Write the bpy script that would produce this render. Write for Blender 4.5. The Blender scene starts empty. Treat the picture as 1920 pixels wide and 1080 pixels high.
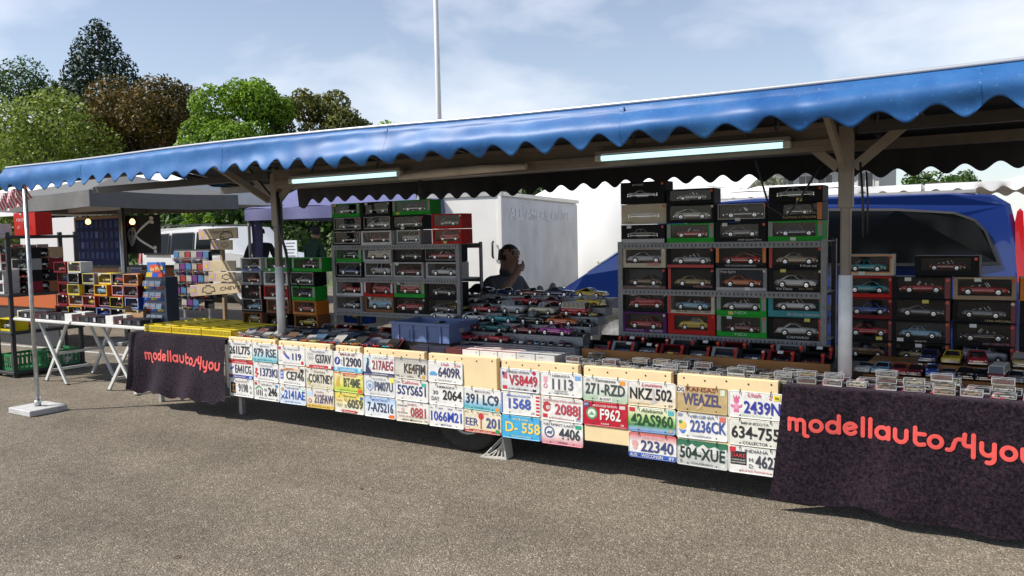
import bpy, bmesh, math, random
from mathutils import Vector, Matrix
random.seed(7)
R = math.radians
S = bpy.context.scene
COL = S.collection

# ------------------------------------------------------------------ camera
CF, CP, CR, CY, CD, CH = 1504.43, 0.0676, -0.02105, 0.56342, 4.5004, 1.56
_cy, _sy = math.cos(CY), math.sin(CY)
FW = Vector((-_sy*math.cos(CP), _cy*math.cos(CP), -math.sin(CP)))
_rt = Vector((_cy, _sy, 0)); _up = _rt.cross(FW)
RT = _rt*math.cos(CR) + _up*math.sin(CR)
UP = _up*math.cos(CR) - _rt*math.sin(CR)
CAM = Vector((0, -CD, CH))
cd = bpy.data.cameras.new('camera'); cam = bpy.data.objects.new('camera', cd); COL.objects.link(cam)
cd.sensor_width = 36; cd.lens = CF/1920*36; cd.clip_end = 2000; cd.clip_start = 0.05
cam.matrix_world = Matrix(((RT.x, UP.x, -FW.x, CAM.x), (RT.y, UP.y, -FW.y, CAM.y), (RT.z, UP.z, -FW.z, CAM.z), (0, 0, 0, 1)))
S.camera = cam
def at(px, py, X=None, Y=None, Z=None):
    """direction of a photo pixel met with a known plane of the place"""
    d = FW + RT*((px-960)/CF) - UP*((py-540)/CF)
    t = (X-CAM.x)/d.x if X is not None else (Y-CAM.y)/d.y if Y is not None else (Z-CAM.z)/d.z
    return CAM + d*t

# ------------------------------------------------------------------ sky and sun
SUN_EL = R(45.0)
SUNV = Vector((-0.74*math.cos(SUN_EL), -0.673*math.cos(SUN_EL), math.sin(SUN_EL))).normalized()
W = bpy.data.worlds.new('World'); S.world = W; W.use_nodes = True
nt = W.node_tree; nt.nodes.clear()
out = nt.nodes.new('ShaderNodeOutputWorld'); bg = nt.nodes.new('ShaderNodeBackground')
sky = nt.nodes.new('ShaderNodeTexSky'); sky.sky_type = 'NISHITA'; sky.sun_disc = False
sky.sun_elevation = SUN_EL; sky.sun_rotation = math.atan2(SUNV.x, SUNV.y); sky.altitude = 300
sky.air_density = 1.0; sky.dust_density = 0.7; sky.ozone_density = 2.0
tc = nt.nodes.new('ShaderNodeTexCoord')
sep = nt.nodes.new('ShaderNodeSeparateXYZ'); nt.links.new(tc.outputs['Generated'], sep.inputs[0])
def wm(op, a, b=None):
    n = nt.nodes.new('ShaderNodeMath'); n.operation = op
    for k, v in enumerate((a, b)):
        if v is None: continue
        if isinstance(v, (int, float)): n.inputs[k].default_value = v
        else: nt.links.new(v, n.inputs[k])
    return n.outputs[0]
cmb = nt.nodes.new('ShaderNodeCombineXYZ')
nt.links.new(sep.outputs[0], cmb.inputs[0]); nt.links.new(sep.outputs[1], cmb.inputs[1]); nt.links.new(wm('MULTIPLY', sep.outputs[2], 2.4), cmb.inputs[2])
nz = nt.nodes.new('ShaderNodeTexNoise'); nz.inputs['Scale'].default_value = 3.1; nz.inputs['Detail'].default_value = 5
nz.inputs['Roughness'].default_value = 0.52; nz.inputs['Distortion'].default_value = 0.25
nt.links.new(cmb.outputs[0], nz.inputs['Vector'])
rp = nt.nodes.new('ShaderNodeValToRGB'); rp.color_ramp.elements[0].position = 0.46; rp.color_ramp.elements[1].position = 0.70
nt.links.new(nz.outputs['Fac'], rp.inputs[0])
mx = nt.nodes.new('ShaderNodeMixRGB'); mx.inputs[2].default_value = (8.6, 8.7, 9.3, 1)
hz = wm('MULTIPLY', wm('SUBTRACT', 1.0, wm('MINIMUM', wm('MULTIPLY', wm('MAXIMUM', sep.outputs[2], 0.0), 2.2), 1.0)), 0.28)
fac = wm('ADD', wm('MULTIPLY', rp.outputs[0], 0.58), wm('ADD', hz, 0.06))
nt.links.new(wm('MINIMUM', fac, 0.95), mx.inputs[0]); nt.links.new(sky.outputs[0], mx.inputs[1])
nt.links.new(mx.outputs[0], bg.inputs[0]); bg.inputs[1].default_value = 0.105
nt.links.new(bg.outputs[0], out.inputs[0])
sl = bpy.data.lights.new('sun', 'SUN'); sl.energy = 4.8; sl.angle = R(0.53); sl.color = (1.0, 0.95, 0.87)
so = bpy.data.objects.new('sun', sl); COL.objects.link(so); so.location = (-20, -20, 30)
so.rotation_euler = SUNV.to_track_quat('Z', 'Y').to_euler()
S.view_settings.view_transform = 'Standard'; S.view_settings.look = 'None'; S.view_settings.gamma = 1
S.view_settings.use_curve_mapping = False; S.view_settings.exposure = 0.36
S.cycles.use_denoising = True; S.cycles.max_bounces = 7; S.cycles.transparent_max_bounces = 16
S.cycles.caustics_reflective = False; S.cycles.caustics_refractive = False

# ------------------------------------------------------------------ materials
MATS = {}
def mat(name, col=(.5, .5, .5), rough=.6, metal=0., var=.0, vscale=8., bump=0., bscale=40., spec=.5, objcol=False, emit=None, trans=0., alpha=None, coat=0., sheen=0.):
    if name in MATS: return MATS[name]
    m = bpy.data.materials.new(name); m.use_nodes = True; n = m.node_tree; L = n.links
    b = n.nodes['Principled BSDF']
    b.inputs['Roughness'].default_value = rough; b.inputs['Metallic'].default_value = metal
    b.inputs['Specular IOR Level'].default_value = spec; b.inputs['Coat Weight'].default_value = coat
    b.inputs['Sheen Weight'].default_value = sheen
    src = None
    if objcol:
        oi = n.nodes.new('ShaderNodeObjectInfo'); src = oi.outputs['Color']
    else:
        b.inputs['Base Color'].default_value = (*col, 1)
    if var > 0:
        t = n.nodes.new('ShaderNodeTexCoord'); z = n.nodes.new('ShaderNodeTexNoise'); z.inputs['Scale'].default_value = vscale; z.inputs['Detail'].default_value = 6
        L.new(t.outputs['Object'], z.inputs['Vector'])
        mr = n.nodes.new('ShaderNodeMapRange'); mr.inputs[1].default_value = .3; mr.inputs[2].default_value = .7
        mr.inputs[3].default_value = 1-var; mr.inputs[4].default_value = 1+var; L.new(z.outputs['Fac'], mr.inputs[0])
        v = n.nodes.new('ShaderNodeVectorMath'); v.operation = 'SCALE'
        if src: L.new(src, v.inputs[0])
        else: v.inputs[0].default_value = col
        L.new(mr.outputs[0], v.inputs['Scale']); L.new(v.outputs[0], b.inputs['Base Color'])
    elif src: L.new(src, b.inputs['Base Color'])
    if bump > 0:
        t = n.nodes.new('ShaderNodeTexCoord'); z = n.nodes.new('ShaderNodeTexNoise'); z.inputs['Scale'].default_value = bscale; z.inputs['Detail'].default_value = 4
        L.new(t.outputs['Object'], z.inputs['Vector'])
        bp = n.nodes.new('ShaderNodeBump'); bp.inputs['Strength'].default_value = bump; bp.inputs['Distance'].default_value = .01
        L.new(z.outputs['Fac'], bp.inputs['Height']); L.new(bp.outputs[0], b.inputs['Normal'])
    if emit:
        b.inputs['Emission Color'].default_value = (*emit[0], 1); b.inputs['Emission Strength'].default_value = emit[1]
    if trans: b.inputs['Transmission Weight'].default_value = trans
    MATS[name] = m
    return m
def film(name, tint=(1, 1, 1), gloss=.12, rough=.04):
    if name in MATS: return MATS[name]
    m = bpy.data.materials.new(name); m.use_nodes = True; n = m.node_tree; n.nodes.clear()
    o = n.nodes.new('ShaderNodeOutputMaterial'); t = n.nodes.new('ShaderNodeBsdfTransparent'); t.inputs[0].default_value = (*tint, 1)
    g = n.nodes.new('ShaderNodeBsdfGlossy'); g.inputs['Roughness'].default_value = rough
    x = n.nodes.new('ShaderNodeMixShader'); x.inputs[0].default_value = gloss
    n.links.new(t.outputs[0], x.inputs[1]); n.links.new(g.outputs[0], x.inputs[2]); n.links.new(x.outputs[0], o.inputs[0])
    MATS[name] = m
    return m
def flat(c, rough=.5):
    """plain paint of one colour"""
    return mat('paint_%02x%02x%02x_%d' % (*[int(max(0, min(1, k))*255) for k in c], int(rough*100)), c, rough, var=.06, vscale=30)

# ------------------------------------------------------------------ mesh helpers
class MB:
    def __init__(s): s.v = []; s.f = []; s.m = []; s.sm = []
    def add(s, vs, fs, mi=0, smooth=False):
        o = len(s.v); s.v += [tuple(p) for p in vs]
        for f in fs: s.f.append([o+i for i in f]); s.m.append(mi); s.sm.append(smooth)
        return s
    def box(s, x0, x1, y0, y1, z0, z1, mi=0):
        v = [(x, y, z) for z in (z0, z1) for y in (y0, y1) for x in (x0, x1)]
        return s.add(v, [(0, 2, 3, 1), (4, 5, 7, 6), (0, 1, 5, 4), (2, 6, 7, 3), (0, 4, 6, 2), (1, 3, 7, 5)], mi)
    def cbox(s, x0, x1, y0, y1, z0, z1, c=.01, mi=0):
        """box with chamfered vertical and horizontal edges"""
        b = bmesh.new(); M = Matrix.Translation(((x0+x1)/2, (y0+y1)/2, (z0+z1)/2)) @ Matrix.Diagonal((x1-x0, y1-y0, z1-z0, 1))
        bmesh.ops.create_cube(b, size=1, matrix=M)
        bmesh.ops.bevel(b, geom=b.edges[:], offset=c, segments=1, affect='EDGES')
        b.verts.index_update(); s.add([v.co for v in b.verts], [[v.index for v in f.verts] for f in b.faces], mi); b.free(); return s
    def quad(s, a, b, c, d, mi=0): return s.add([a, b, c, d], [(0, 1, 2, 3)], mi)
    def tube(s, pts, r, n=8, mi=0, cap=True, smooth=True):
        pts = [Vector(p) for p in pts]; rr = r if isinstance(r, (list, tuple)) else [r]*len(pts)
        vs = []; fs = []; ref = None
        for i, p in enumerate(pts):
            d = (pts[min(i+1, len(pts)-1)]-pts[max(i-1, 0)]).normalized()
            if ref is None: ref = Vector((0, 0, 1)) if abs(d.z) < .9 else Vector((1, 0, 0))
            a = d.cross(ref).normalized(); b = a.cross(d).normalized(); ref = b
            for k in range(n):
                t = 2*math.pi*(k+.5)/n; vs.append(p+(a*math.cos(t)+b*math.sin(t))*rr[i])
        for i in range(len(pts)-1):
            for k in range(n): fs.append((i*n+k, i*n+(k+1) % n, (i+1)*n+(k+1) % n, (i+1)*n+k))
        s.add(vs, fs, mi, smooth)
        if cap:
            o = len(s.v)-len(vs)
            s.f.append([o+k for k in range(n)][::-1]); s.m.append(mi); s.sm.append(False)
            s.f.append([o+(len(pts)-1)*n+k for k in range(n)]); s.m.append(mi); s.sm.append(False)
        return s
    def bar(s, a, b, w, h, mi=0):
        a = Vector(a); b = Vector(b); d = (b-a).normalized(); ref = Vector((0, 0, 1)) if abs(d.z) < .95 else Vector((0, 1, 0))
        x = d.cross(ref).normalized()*w/2; y = x.cross(d).normalized()*h/2
        v = [p+i*x+j*y for p in (a, b) for i, j in ((-1, -1), (1, -1), (1, 1), (-1, 1))]
        return s.add(v, [(3, 2, 1, 0), (4, 5, 6, 7), (0, 1, 5, 4), (1, 2, 6, 5), (2, 3, 7, 6), (3, 0, 4, 7)], mi)
    def prism(s, poly, y0, y1, mi=0):
        """polygon in x,z pushed through y"""
        n = len(poly); v = [(x, y0, z) for x, z in poly]+[(x, y1, z) for x, z in poly]
        return s.add(v, [list(range(n)), list(range(2*n-1, n-1, -1))]+[(i, i+n, (i+1) % n+n, (i+1) % n) for i in range(n)], mi)
    def lathe(s, prof, n=20, mi=0, axis='z', c=(0, 0, 0), smooth=True):
        vs = []; fs = []
        for r, h in prof:
            for k in range(n):
                t = 2*math.pi*k/n; a, b = r*math.cos(t), r*math.sin(t)
                p = {'z': (a, b, h), 'y': (a, h, b), 'x': (h, a, b)}[axis]
                vs.append((p[0]+c[0], p[1]+c[1], p[2]+c[2]))
        for i in range(len(prof)-1):
            for k in range(n): fs.append((i*n+k, i*n+(k+1) % n, (i+1)*n+(k+1) % n, (i+1)*n+k))
        return s.add(vs, fs, mi, smooth)
    def grid(s, nu, nv, fn, mi=0, smooth=True):
        vs = [fn(i/nu, j/nv) for j in range(nv+1) for i in range(nu+1)]
        fs = [(j*(nu+1)+i, j*(nu+1)+i+1, (j+1)*(nu+1)+i+1, (j+1)*(nu+1)+i) for j in range(nv) for i in range(nu)]
        return s.add(vs, fs, mi, smooth)
    def mesh(s, name, mats):
        me = bpy.data.meshes.new(name); me.from_pydata(s.v, [], s.f); me.update()
        for m in (mats if isinstance(mats, (list, tuple)) else [mats]): me.materials.append(m)
        me.polygons.foreach_set('material_index', s.m); me.polygons.foreach_set('use_smooth', s.sm)
        b = bmesh.new(); b.from_mesh(me); bmesh.ops.recalc_face_normals(b, faces=b.faces[:]); b.to_mesh(me); b.free()
        return me
    def build(s, name, mats, parent=None, loc=None, rot=None): return link(name, s.mesh(name, mats), parent, loc, rot)
def link(name, me, parent=None, loc=None, rot=None, color=None):
    o = bpy.data.objects.new(name, me); COL.objects.link(o)
    if parent: o.parent = parent
    if loc is not None: o.location = loc
    if rot is not None: o.rotation_euler = rot
    if color is not None: o.color = (*color, 1)
    return o
USED = {}
def tag(o, label, cat, group=None, kind=None):
    o['label'] = label; o['category'] = cat
    if group: o['group'] = group
    if kind: o['kind'] = kind
    USED.setdefault(label, []).append(group)
    return o
def thing(name, label, cat, loc=(0, 0, 0), rz=0, group=None):
    o = bpy.data.objects.new(name, None); COL.objects.link(o); o.location = loc; o.rotation_euler = (0, 0, rz); o.empty_display_size = .1
    return tag(o, label, cat, group)
def struct(o): o['kind'] = 'structure'; return o
def copy_tree(o, parent=None):
    c = o.copy(); COL.objects.link(c); c.parent = parent
    for ch in o.children: copy_tree(ch, c)
    return c
TXT = {}
def text_mesh(body, h, w=None, shear=0., bold=0., align='CENTER'):
    """lettering as a mesh in x,z facing -y; h = cap height, w = total width"""
    key = (body, h, w, shear, bold)
    if key in TXT: return TXT[key]
    cu = bpy.data.curves.new('lettering', 'FONT'); cu.body = body; cu.size = 1; cu.resolution_u = 2; cu.shear = shear; cu.offset = bold
    ob = bpy.data.objects.new('lettering', cu); COL.objects.link(ob)
    dg = bpy.context.evaluated_depsgraph_get(); me = bpy.data.meshes.new_from_object(ob.evaluated_get(dg), depsgraph=dg)
    bpy.data.objects.remove(ob); bpy.data.curves.remove(cu)
    xs = [v.co.x for v in me.vertices] or [0, 1]; ys = [v.co.y for v in me.vertices] or [0, 1]
    x0, x1 = min(xs), max(xs); sy = h/.73; sx = (w/(x1-x0)) if w else sy
    for v in me.vertices: v.co = ((v.co.x-(x0+x1)/2)*sx, 0, v.co.y*sy)
    me.materials.clear(); TXT[key] = me
    return me
def text(body, h, m, parent, loc, w=None, rot=None, name='lettering', shear=0., bold=0.):
    me = text_mesh(body, h, w, shear, bold)
    key = ('m', body, h, w, shear, bold, m.name)
    if key not in TXT:
        c = me.copy(); c.materials.append(m); TXT[key] = c
    return link(name, TXT[key], parent, loc, rot)
# ------------------------------------------------------------------ ground
def asphalt():
    m = bpy.data.materials.new('asphalt'); m.use_nodes = True; n = m.node_tree; L = n.links; b = n.nodes['Principled BSDF']
    t = n.nodes.new('ShaderNodeTexCoord')
    def noise(scale, det=4, rough=.6):
        z = n.nodes.new('ShaderNodeTexNoise'); z.inputs['Scale'].default_value = scale; z.inputs['Detail'].default_value = det; z.inputs['Roughness'].default_value = rough
        L.new(t.outputs['Object'], z.inputs['Vector']); return z.outputs['Fac']
    def ramp(src, stops):
        r = n.nodes.new('ShaderNodeValToRGB'); e = r.color_ramp.elements
        e[0].position, e[0].color = stops[0][0], (*stops[0][1], 1); e[1].position, e[1].color = stops[-1][0], (*stops[-1][1], 1)
        for p, c in stops[1:-1]:
            k = e.new(p); k.color = (*c, 1)
        L.new(src, r.inputs[0]); return r.outputs[0]
    def mix(a, b2, f, mode='MULTIPLY'):
        x = n.nodes.new('ShaderNodeMixRGB'); x.blend_type = mode; x.inputs[0].default_value = f
        L.new(a, x.inputs[1]); L.new(b2, x.inputs[2]); return x.outputs[0]
    vo = n.nodes.new('ShaderNodeTexVoronoi'); vo.inputs['Scale'].default_value = 120; L.new(t.outputs['Object'], vo.inputs['Vector'])
    sp = n.nodes.new('ShaderNodeSeparateColor'); L.new(vo.outputs['Color'], sp.inputs[0])
    stone = ramp(sp.outputs[0], [(0, (.142, .121, .093)), (.45, (.196, .168, .130)), (.8, (.255, .219, .171)), (.94, (.33, .287, .228)), (1, (.47, .42, .34))])
    gap = ramp(vo.outputs['Distance'], [(0, (1, 1, 1)), (.45, (.95, .95, .95)), (.75, (.55, .54, .53))])
    c = mix(stone, gap, .5)
    c = mix(c, ramp(noise(1.1, 6), [(.3, (.80, .80, .80)), (.7, (1.12, 1.11, 1.1))]), 1)
    c = mix(c, ramp(noise(.16, 5, .65), [(.30, (.74, .73, .71)), (.5, (1, 1, 1)), (.70, (1.14, 1.13, 1.11))]), 1)
    c = mix(c, ramp(noise(14, 3), [(.3, (.84, .84, .84)), (.72, (1.12, 1.12, 1.12))]), 1)
    c = mix(c, ramp(noise(.75, 8, .75), [(.60, (1, 1, 1)), (.68, (.72, .71, .70))]), .8)
    mp = n.nodes.new('ShaderNodeMapping'); mp.inputs['Rotation'].default_value = (0, 0, .35); mp.inputs['Scale'].default_value = (.10, 1.6, 1); L.new(t.outputs['Object'], mp.inputs[0])
    zs = n.nodes.new('ShaderNodeTexNoise'); zs.inputs['Scale'].default_value = 1.0; zs.inputs['Detail'].default_value = 5; L.new(mp.outputs[0], zs.inputs['Vector'])
    c = mix(c, ramp(zs.outputs['Fac'], [(.35, (.88, .87, .86)), (.65, (1.10, 1.10, 1.09))]), .9)
    L.new(c, b.inputs['Base Color']); b.inputs['Roughness'].default_value = .88; b.inputs['Specular IOR Level'].default_value = .25
    bp = n.nodes.new('ShaderNodeBump'); bp.inputs['Strength'].default_value = .9; bp.inputs['Distance'].default_value = .006; bp.invert = True
    L.new(vo.outputs['Distance'], bp.inputs['Height']); L.new(bp.outputs[0], b.inputs['Normal'])
    return m
g = MB(); g.grid(12, 12, lambda u, v: (-400+800*u, -300+800*v, 0)); struct(g.build('asphalt_ground', asphalt()))
white_line = mat('line_paint', (.42, .41, .39), .85, var=.35, vscale=14)
for n, (x0, y0, x1, y1) in enumerate([(-13.8, 1.75, -8.0, 2.05), (-14.5, 5.0, -9.6, 5.3)]):
    q = MB(); d = Vector((x1-x0, y1-y0, 0)).normalized(); w = Vector((-d.y, d.x, 0))*.05
    a, b = Vector((x0, y0, .004)), Vector((x1, y1, .004)); q.quad(a-w, b-w, b+w, a+w); struct(q.build('parking_line', white_line))
leafm = flat((.10, .06, .03), .8)
for k, (px, py) in enumerate(((672, 915), (325, 1047), (1290, 1045))):
    p = at(px, py, Z=.004); q = MB()
    q.add([(0, 0, .002), (.02, .008, .008), (.045, 0, .004), (.02, -.01, .003)], [(0, 1, 2), (0, 2, 3)])
    tag(q.build('fallen_leaf', leafm, None, p, (0, 0, k*1.3)), 'tiny dry brown leaf lying on the bare asphalt', 'leaf', 'leaves on the asphalt')

# ------------------------------------------------------------------ shared materials
ALU = mat('aluminium', (.55, .53, .50), .42, .75, var=.12, vscale=12)
STEEL = mat('galvanised_steel', (.50, .51, .51), .45, .7, var=.18, vscale=25)
DARKST = mat('perforated_steel', (.30, .30, .30), .5, .5, var=.2, vscale=60)
BROWNALU = mat('anodised_bronze', (.20, .165, .13), .45, .3, var=.15, vscale=9)
WHITEPL = mat('white_plastic', (.62, .62, .60), .5, var=.08, vscale=14)
BLACKPL = mat('black_plastic', (.022, .022, .024), .5, var=.2, vscale=10)
RUBBER = mat('tyre_rubber', (.028, .027, .026), .8, var=.25, vscale=20, bump=.3, bscale=60)
CREAM = mat('cream_plywood', (.74, .58, .33), .62, var=.07, vscale=5)
DECK = mat('deck_board', (.12, .08, .05), .7, var=.25, vscale=6)
CHROME = mat('chrome', (.75, .75, .76), .15, 1.0)
GLASSD = mat('dark_glass', (.012, .014, .016), .06, spec=.8)
CARD = mat('printed_card', rough=.5, objcol=True, var=.10, vscale=18, spec=.10)
PAINT = mat('model_paint', rough=.22, objcol=True, coat=.6)
FILM = film('clear_window_film', (.88, .89, .90), .035, .05)
SHELFST = mat('dull_shelf_steel', (.20, .20, .20), .5, .35, var=.2, vscale=25)
ACRYL = film('clear_acrylic', (.94, .96, .98), .30, .03)
VINYL = None
def awning_mat():
    m = mat('blue_vinyl', (.018, .125, .42), .46, spec=.32, bump=.10, bscale=4); n = m.node_tree; L = n.links; b = n.nodes['Principled BSDF']
    t = n.nodes.new('ShaderNodeTexCoord'); z = n.nodes.new('ShaderNodeTexNoise'); z.inputs['Scale'].default_value = 2.2; z.inputs['Detail'].default_value = 9; z.inputs['Roughness'].default_value = .7
    L.new(t.outputs['Object'], z.inputs['Vector']); r = n.nodes.new('ShaderNodeValToRGB')
    r.color_ramp.elements[0].position = .32; r.color_ramp.elements[0].color = (.012, .078, .255, 1)
    r.color_ramp.elements[1].position = .72; r.color_ramp.elements[1].color = (.040, .165, .40, 1)
    L.new(z.outputs['Fac'], r.inputs[0])
    z2 = n.nodes.new('ShaderNodeTexNoise'); z2.inputs['Scale'].default_value = 55; z2.inputs['Detail'].default_value = 2; L.new(t.outputs['Object'], z2.inputs['Vector'])
    r2 = n.nodes.new('ShaderNodeValToRGB'); r2.color_ramp.elements[0].position = .66; r2.color_ramp.elements[1].position = .80; L.new(z2.outputs['Fac'], r2.inputs[0])
    x = n.nodes.new('ShaderNodeMixRGB'); x.inputs[2].default_value = (.25, .36, .52, 1); L.new(r2.outputs[0], x.inputs[0]); L.new(r.outputs[0], x.inputs[1])
    f = n.nodes.new('ShaderNodeMath'); f.operation = 'MULTIPLY'; f.inputs[1].default_value = .40; L.new(r2.outputs[0], f.inputs[0]); L.new(f.outputs[0], x.inputs[0])
    L.new(x.outputs[0], b.inputs['Base Color']); return m
VINYL = awning_mat()
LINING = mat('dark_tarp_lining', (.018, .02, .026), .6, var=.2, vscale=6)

# ------------------------------------------------------------------ the sales trailer
ST = thing('market_trailer', 'long sales trailer with blue scalloped awning and cream boards along its front', 'market stall', (-3.4, 0, 0))
OX = 3.4   # trailer origin is x = -3.4
def sb(mb, name, mats, parent=None): return mb.build(name, mats, parent or ST, (OX, 0, 0) if (parent is None) else None)
XL, XR = -5.75, -1.06
q = MB(); q.box(XL, XR, .035, 1.30, .615, .69); sb(q, 'counter_deck', DECK)
q = MB(); q.box(XL+.02, XR-.02, .045, .075, .30, .615); q.box(XL+.02, XL+.05, .08, 1.27, .30, .615); q.box(XR-.05, XR-.02, .08, 1.27, .30, .615); sb(q, 'side_skirt', mat('dark_frame', (.03, .028, .027), .6, var=.2))
q = MB(); q.box(XL+.1, XR-.1, .3, .38, .34, .46); q.box(XL+.1, XR-.1, 1.0, 1.08, .34, .46); q.box(-3.37, -3.29, .2, 1.15, .26, .34); sb(q, 'chassis', BLACKPL)
for y in (.2, 1.12):
    w = MB(); w.lathe([(.17, -.085), (.27, -.095), (.29, -.07), (.295, 0), (.29, .07), (.27, .095), (.17, .085)], 40, 0, 'y')
    for k in range(40):
        a = 2*math.pi*k/40; w.box(-.004, .004, -.06, .06, 0, .001) if False else None
    wo = w.build('tyre', RUBBER, None); wo.parent = ST; wo.location = (-3.33+OX, y, .295)
    r = MB(); r.lathe([(0, -.03), (.05, -.045), (.07, -.03), (.12, -.02), (.15, -.06), (.172, -.085), (.172, .08)], 28, 0, 'y'); r.build('rim', STEEL, wo)
for (c0, c1) in ((0, 1), (2, 3), (4, 4), (5, 6), (7, 8), (9, 10), (11, 12), (13, 14)):
    x0, x1 = -5.735+.3108*c0, -5.735+.3108*(c1+1)-.035
    if c0 == 4: x0 += .02; x1 -= .0
    zt = .728-.0011*c0; q = MB(); q.cbox(x0, x1, -.006, .034, .235, zt, .004)
    bd = sb(q, 'front_board', CREAM)
    q = MB()
    for k in range(5):
        xx = x0+.04+(x1-x0-.08)*k/4; q.lathe([(0, -.010), (.005, -.0085), (.006, -.006)], 8, 0, 'y', (xx, 0, zt-.022-.008*(k % 2)))
    q.build('screw', mat('screw_dark', (.05, .04, .03), .5), bd)
# posts
POSTS = ((-5.30, .2), (-.80, .2))
for x, y in POSTS:
    q = MB(); q.cbox(x-.026, x+.026, y-.026, y+.026, 1.28 if y < 1 else 0, 2.16, .008)
    p = sb(q, 'post', BROWNALU)
    if y < 1:
        q = MB(); q.tube([(x, y, .69), (x, y, 1.325 if x < -3 else 1.295)], .036, 20); q.build('white_sleeve', mat('scuffed_white_tube', (.80, .80, .78), .5, var=.12, vscale=10), p)
        q = MB(); q.cbox(x-.036, x+.036, y-.036, y+.036, 1.66, 2.11, .006); q.build('bracket', mat('beige_bracket', (.25, .21, .165), .5, var=.12), p)
        for dx, dy in ((.36, 0), (-.34, 0), (0, -.62)):
            q = MB(); q.bar((x+dx*.12, y+dy*.12-.01, 1.88), (x+dx, y+dy, 2.15), .028, .05); sb(q, 'brace', mat('beige_bracket', ()))
# beams
for nm, y, z0, z1, w in (('front_rail', -.56, 2.10, 2.15, .025), ('main_beam', .2, 1.975, 2.135, .05), ('back_beam', 1.75, 2.10, 2.17, .04), ('back_rail', 2.17, 2.15, 2.19, .02)):
    q = MB(); x0 = -7.95
    if nm == 'main_beam':
        q.box(-5.24, -.86, y-w, y+w, z0, z1)
        q.box(-5.24, -.86, y-w-.035, y-w-.003, z0+.03, z0+.06); q.box(-5.24, -.86, y-w-.035, y-w-.003, z0+.12, z0+.15)
    else: q.box(x0, 1.7, y-w, y+w, z0, z1)
    sb(q, nm, BROWNALU)
for xa, xb in ((-7.95, -5.36), (-.74, 1.7)):
    q = MB(); q.box(xa, xb, .17, .23, 2.06, 2.12); sb(q, 'outer_beam', mat('dark_rafter', (.07, .062, .055), .5, .3))
for x in (-7.9, -6.6, -5.25, -4.1, -3.0, -1.9, -.86, .5, 1.6):
    q = MB(); q.bar((x, -.56, 2.165), (x, .78, 2.36), .03, .035); q.bar((x, .78, 2.36), (x, 2.15, 2.165), .03, .035); sb(q, 'rafter', mat('dark_rafter', ()))
for (x, y) in ((-4.87, 1.6), (-4.6, 1.2)):
    q = MB(); q.tube([(x, y, .69 if x < -4.7 else 1.9), (x, y, 2.2)], .016 if x < -4.7 else .004, 8); sb(q, 'inner_pole' if x < -4.7 else 'hanging_wire', ALU if x < -4.7 else BLACKPL)
# awning cloth
AX0, AX1 = -8.05, 1.7
def zt_(x): return 2.181+.052/(1+math.exp((x+3.1)*2.6))+.004*math.sin(x*2.1)
def scal(x, ph=0.): return .5-.5*math.cos(2*math.pi*(x-.03)/.222+ph)     # 0 at tip of a tongue, 1 at the arch
def crease(x):
    c = 0
    for xc, w, a in ((-1.28, .10, 1.), (-1.05, .07, -1.2), (-.86, .06, 1.1), (-6.72, .05, 1.3), (-7.75, .12, .8), (-.45, .2, -.6), (.25, .22, .7)): c += a*math.exp(-((x-xc)/w)**2)
    return c
def front(u, v):
    x = AX0+(AX1-AX0)*u; top = zt_(x); s = scal(x); low = 2.003+.045*max(0, min(1, (-3.2-x)/4))+.008*math.sin(x*1.1+.5)+.007*math.sin(x*3.7); tear = .10*math.exp(-((x+1.0)/.07)**2)
    bot = low + (.064+.012*math.sin(x*2.9+1))*s**.85 + .25*tear
    if v < .12:
        t = v/.12*math.pi/2; y = -.585-.05*math.sin(t); z = top+.035-.035*(1-math.cos(t))
        return (x, y, z)
    t = (v-.12)/.88; z = top+(bot-top)*t; t = (top-z)/(top-2.0)
    bulge = .022*math.sin(math.pi*t) + .012*math.sin(2*math.pi*t+x*.8)
    y = -.635 - bulge + t*t*t*(.0025*math.sin(2*math.pi*(x-.03)/.222+.6)+.007*math.sin(x*4.1+1.3)) + .03*crease(x)*t*(1.2-t) + .012*math.sin(x*2.6+3*t)*t - .03*t
    y += .010*math.sin((x*1.0+z*2.6)*9)*t*math.exp(-((x+1.25)/.5)**2) + .0045*math.sin(3.1*x+17*z+2*math.sin(x*1.7))*math.sin(math.pi*min(1, t)) + .0022*math.sin(11*x-26*z+1.5*math.sin(2.3*x)) + .0016*math.sin(27*x+19*z) + .0012*math.sin(x*23+z*31)*t
    return (x, y, z)
def back(u, v):
    x = -7.2+(AX1+7.2)*u; s = scal(x, 1.1); top = 2.215; bot = 1.945+.018*math.sin(x*1.7)+.062*s-.07*math.exp(-((x+7.2)/.12)**2); z = top+(bot-top)*v
    return (x, 2.2+.03*v+.02*v*math.sin(x*7), z)
def side(u, v):
    y = -.62+2.82*u; s = scal(y); top = 2.235+.17*math.exp(-((y-.78)/.75)**2)-.03*u; bot = top-.05-.012*s-.10*math.exp(-((y+.62)/.12)**2)
    return (AX0+.0-.03*math.sin(math.pi*v)-.02*v*math.sin(y*8), y, top+(bot-top)*v)
def roof(u, v, dz=0.):
    x = AX0+(AX1-AX0)*u; y = -.585+2.785*v
    z = (zt_(x)+.035)+(2.42-(zt_(x)+.035))*(v/.49) if v < .49 else 2.42+(2.215-2.42)*((v-.49)/.51)
    return (x, y, z-.012*math.sin(math.pi*min(1, v/.49))*(.5-.5*math.cos(2*math.pi*x/1.2)) + dz)
q = MB(); q.grid(900, 14, front); aw = sb(q, 'awning_front', VINYL)
so_ = aw.modifiers.new('thick', 'SOLIDIFY'); so_.thickness = .003; so_.offset = 1
q = MB(); q.grid(640, 5, back); sb(q, 'awning_back', [VINYL])
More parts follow.
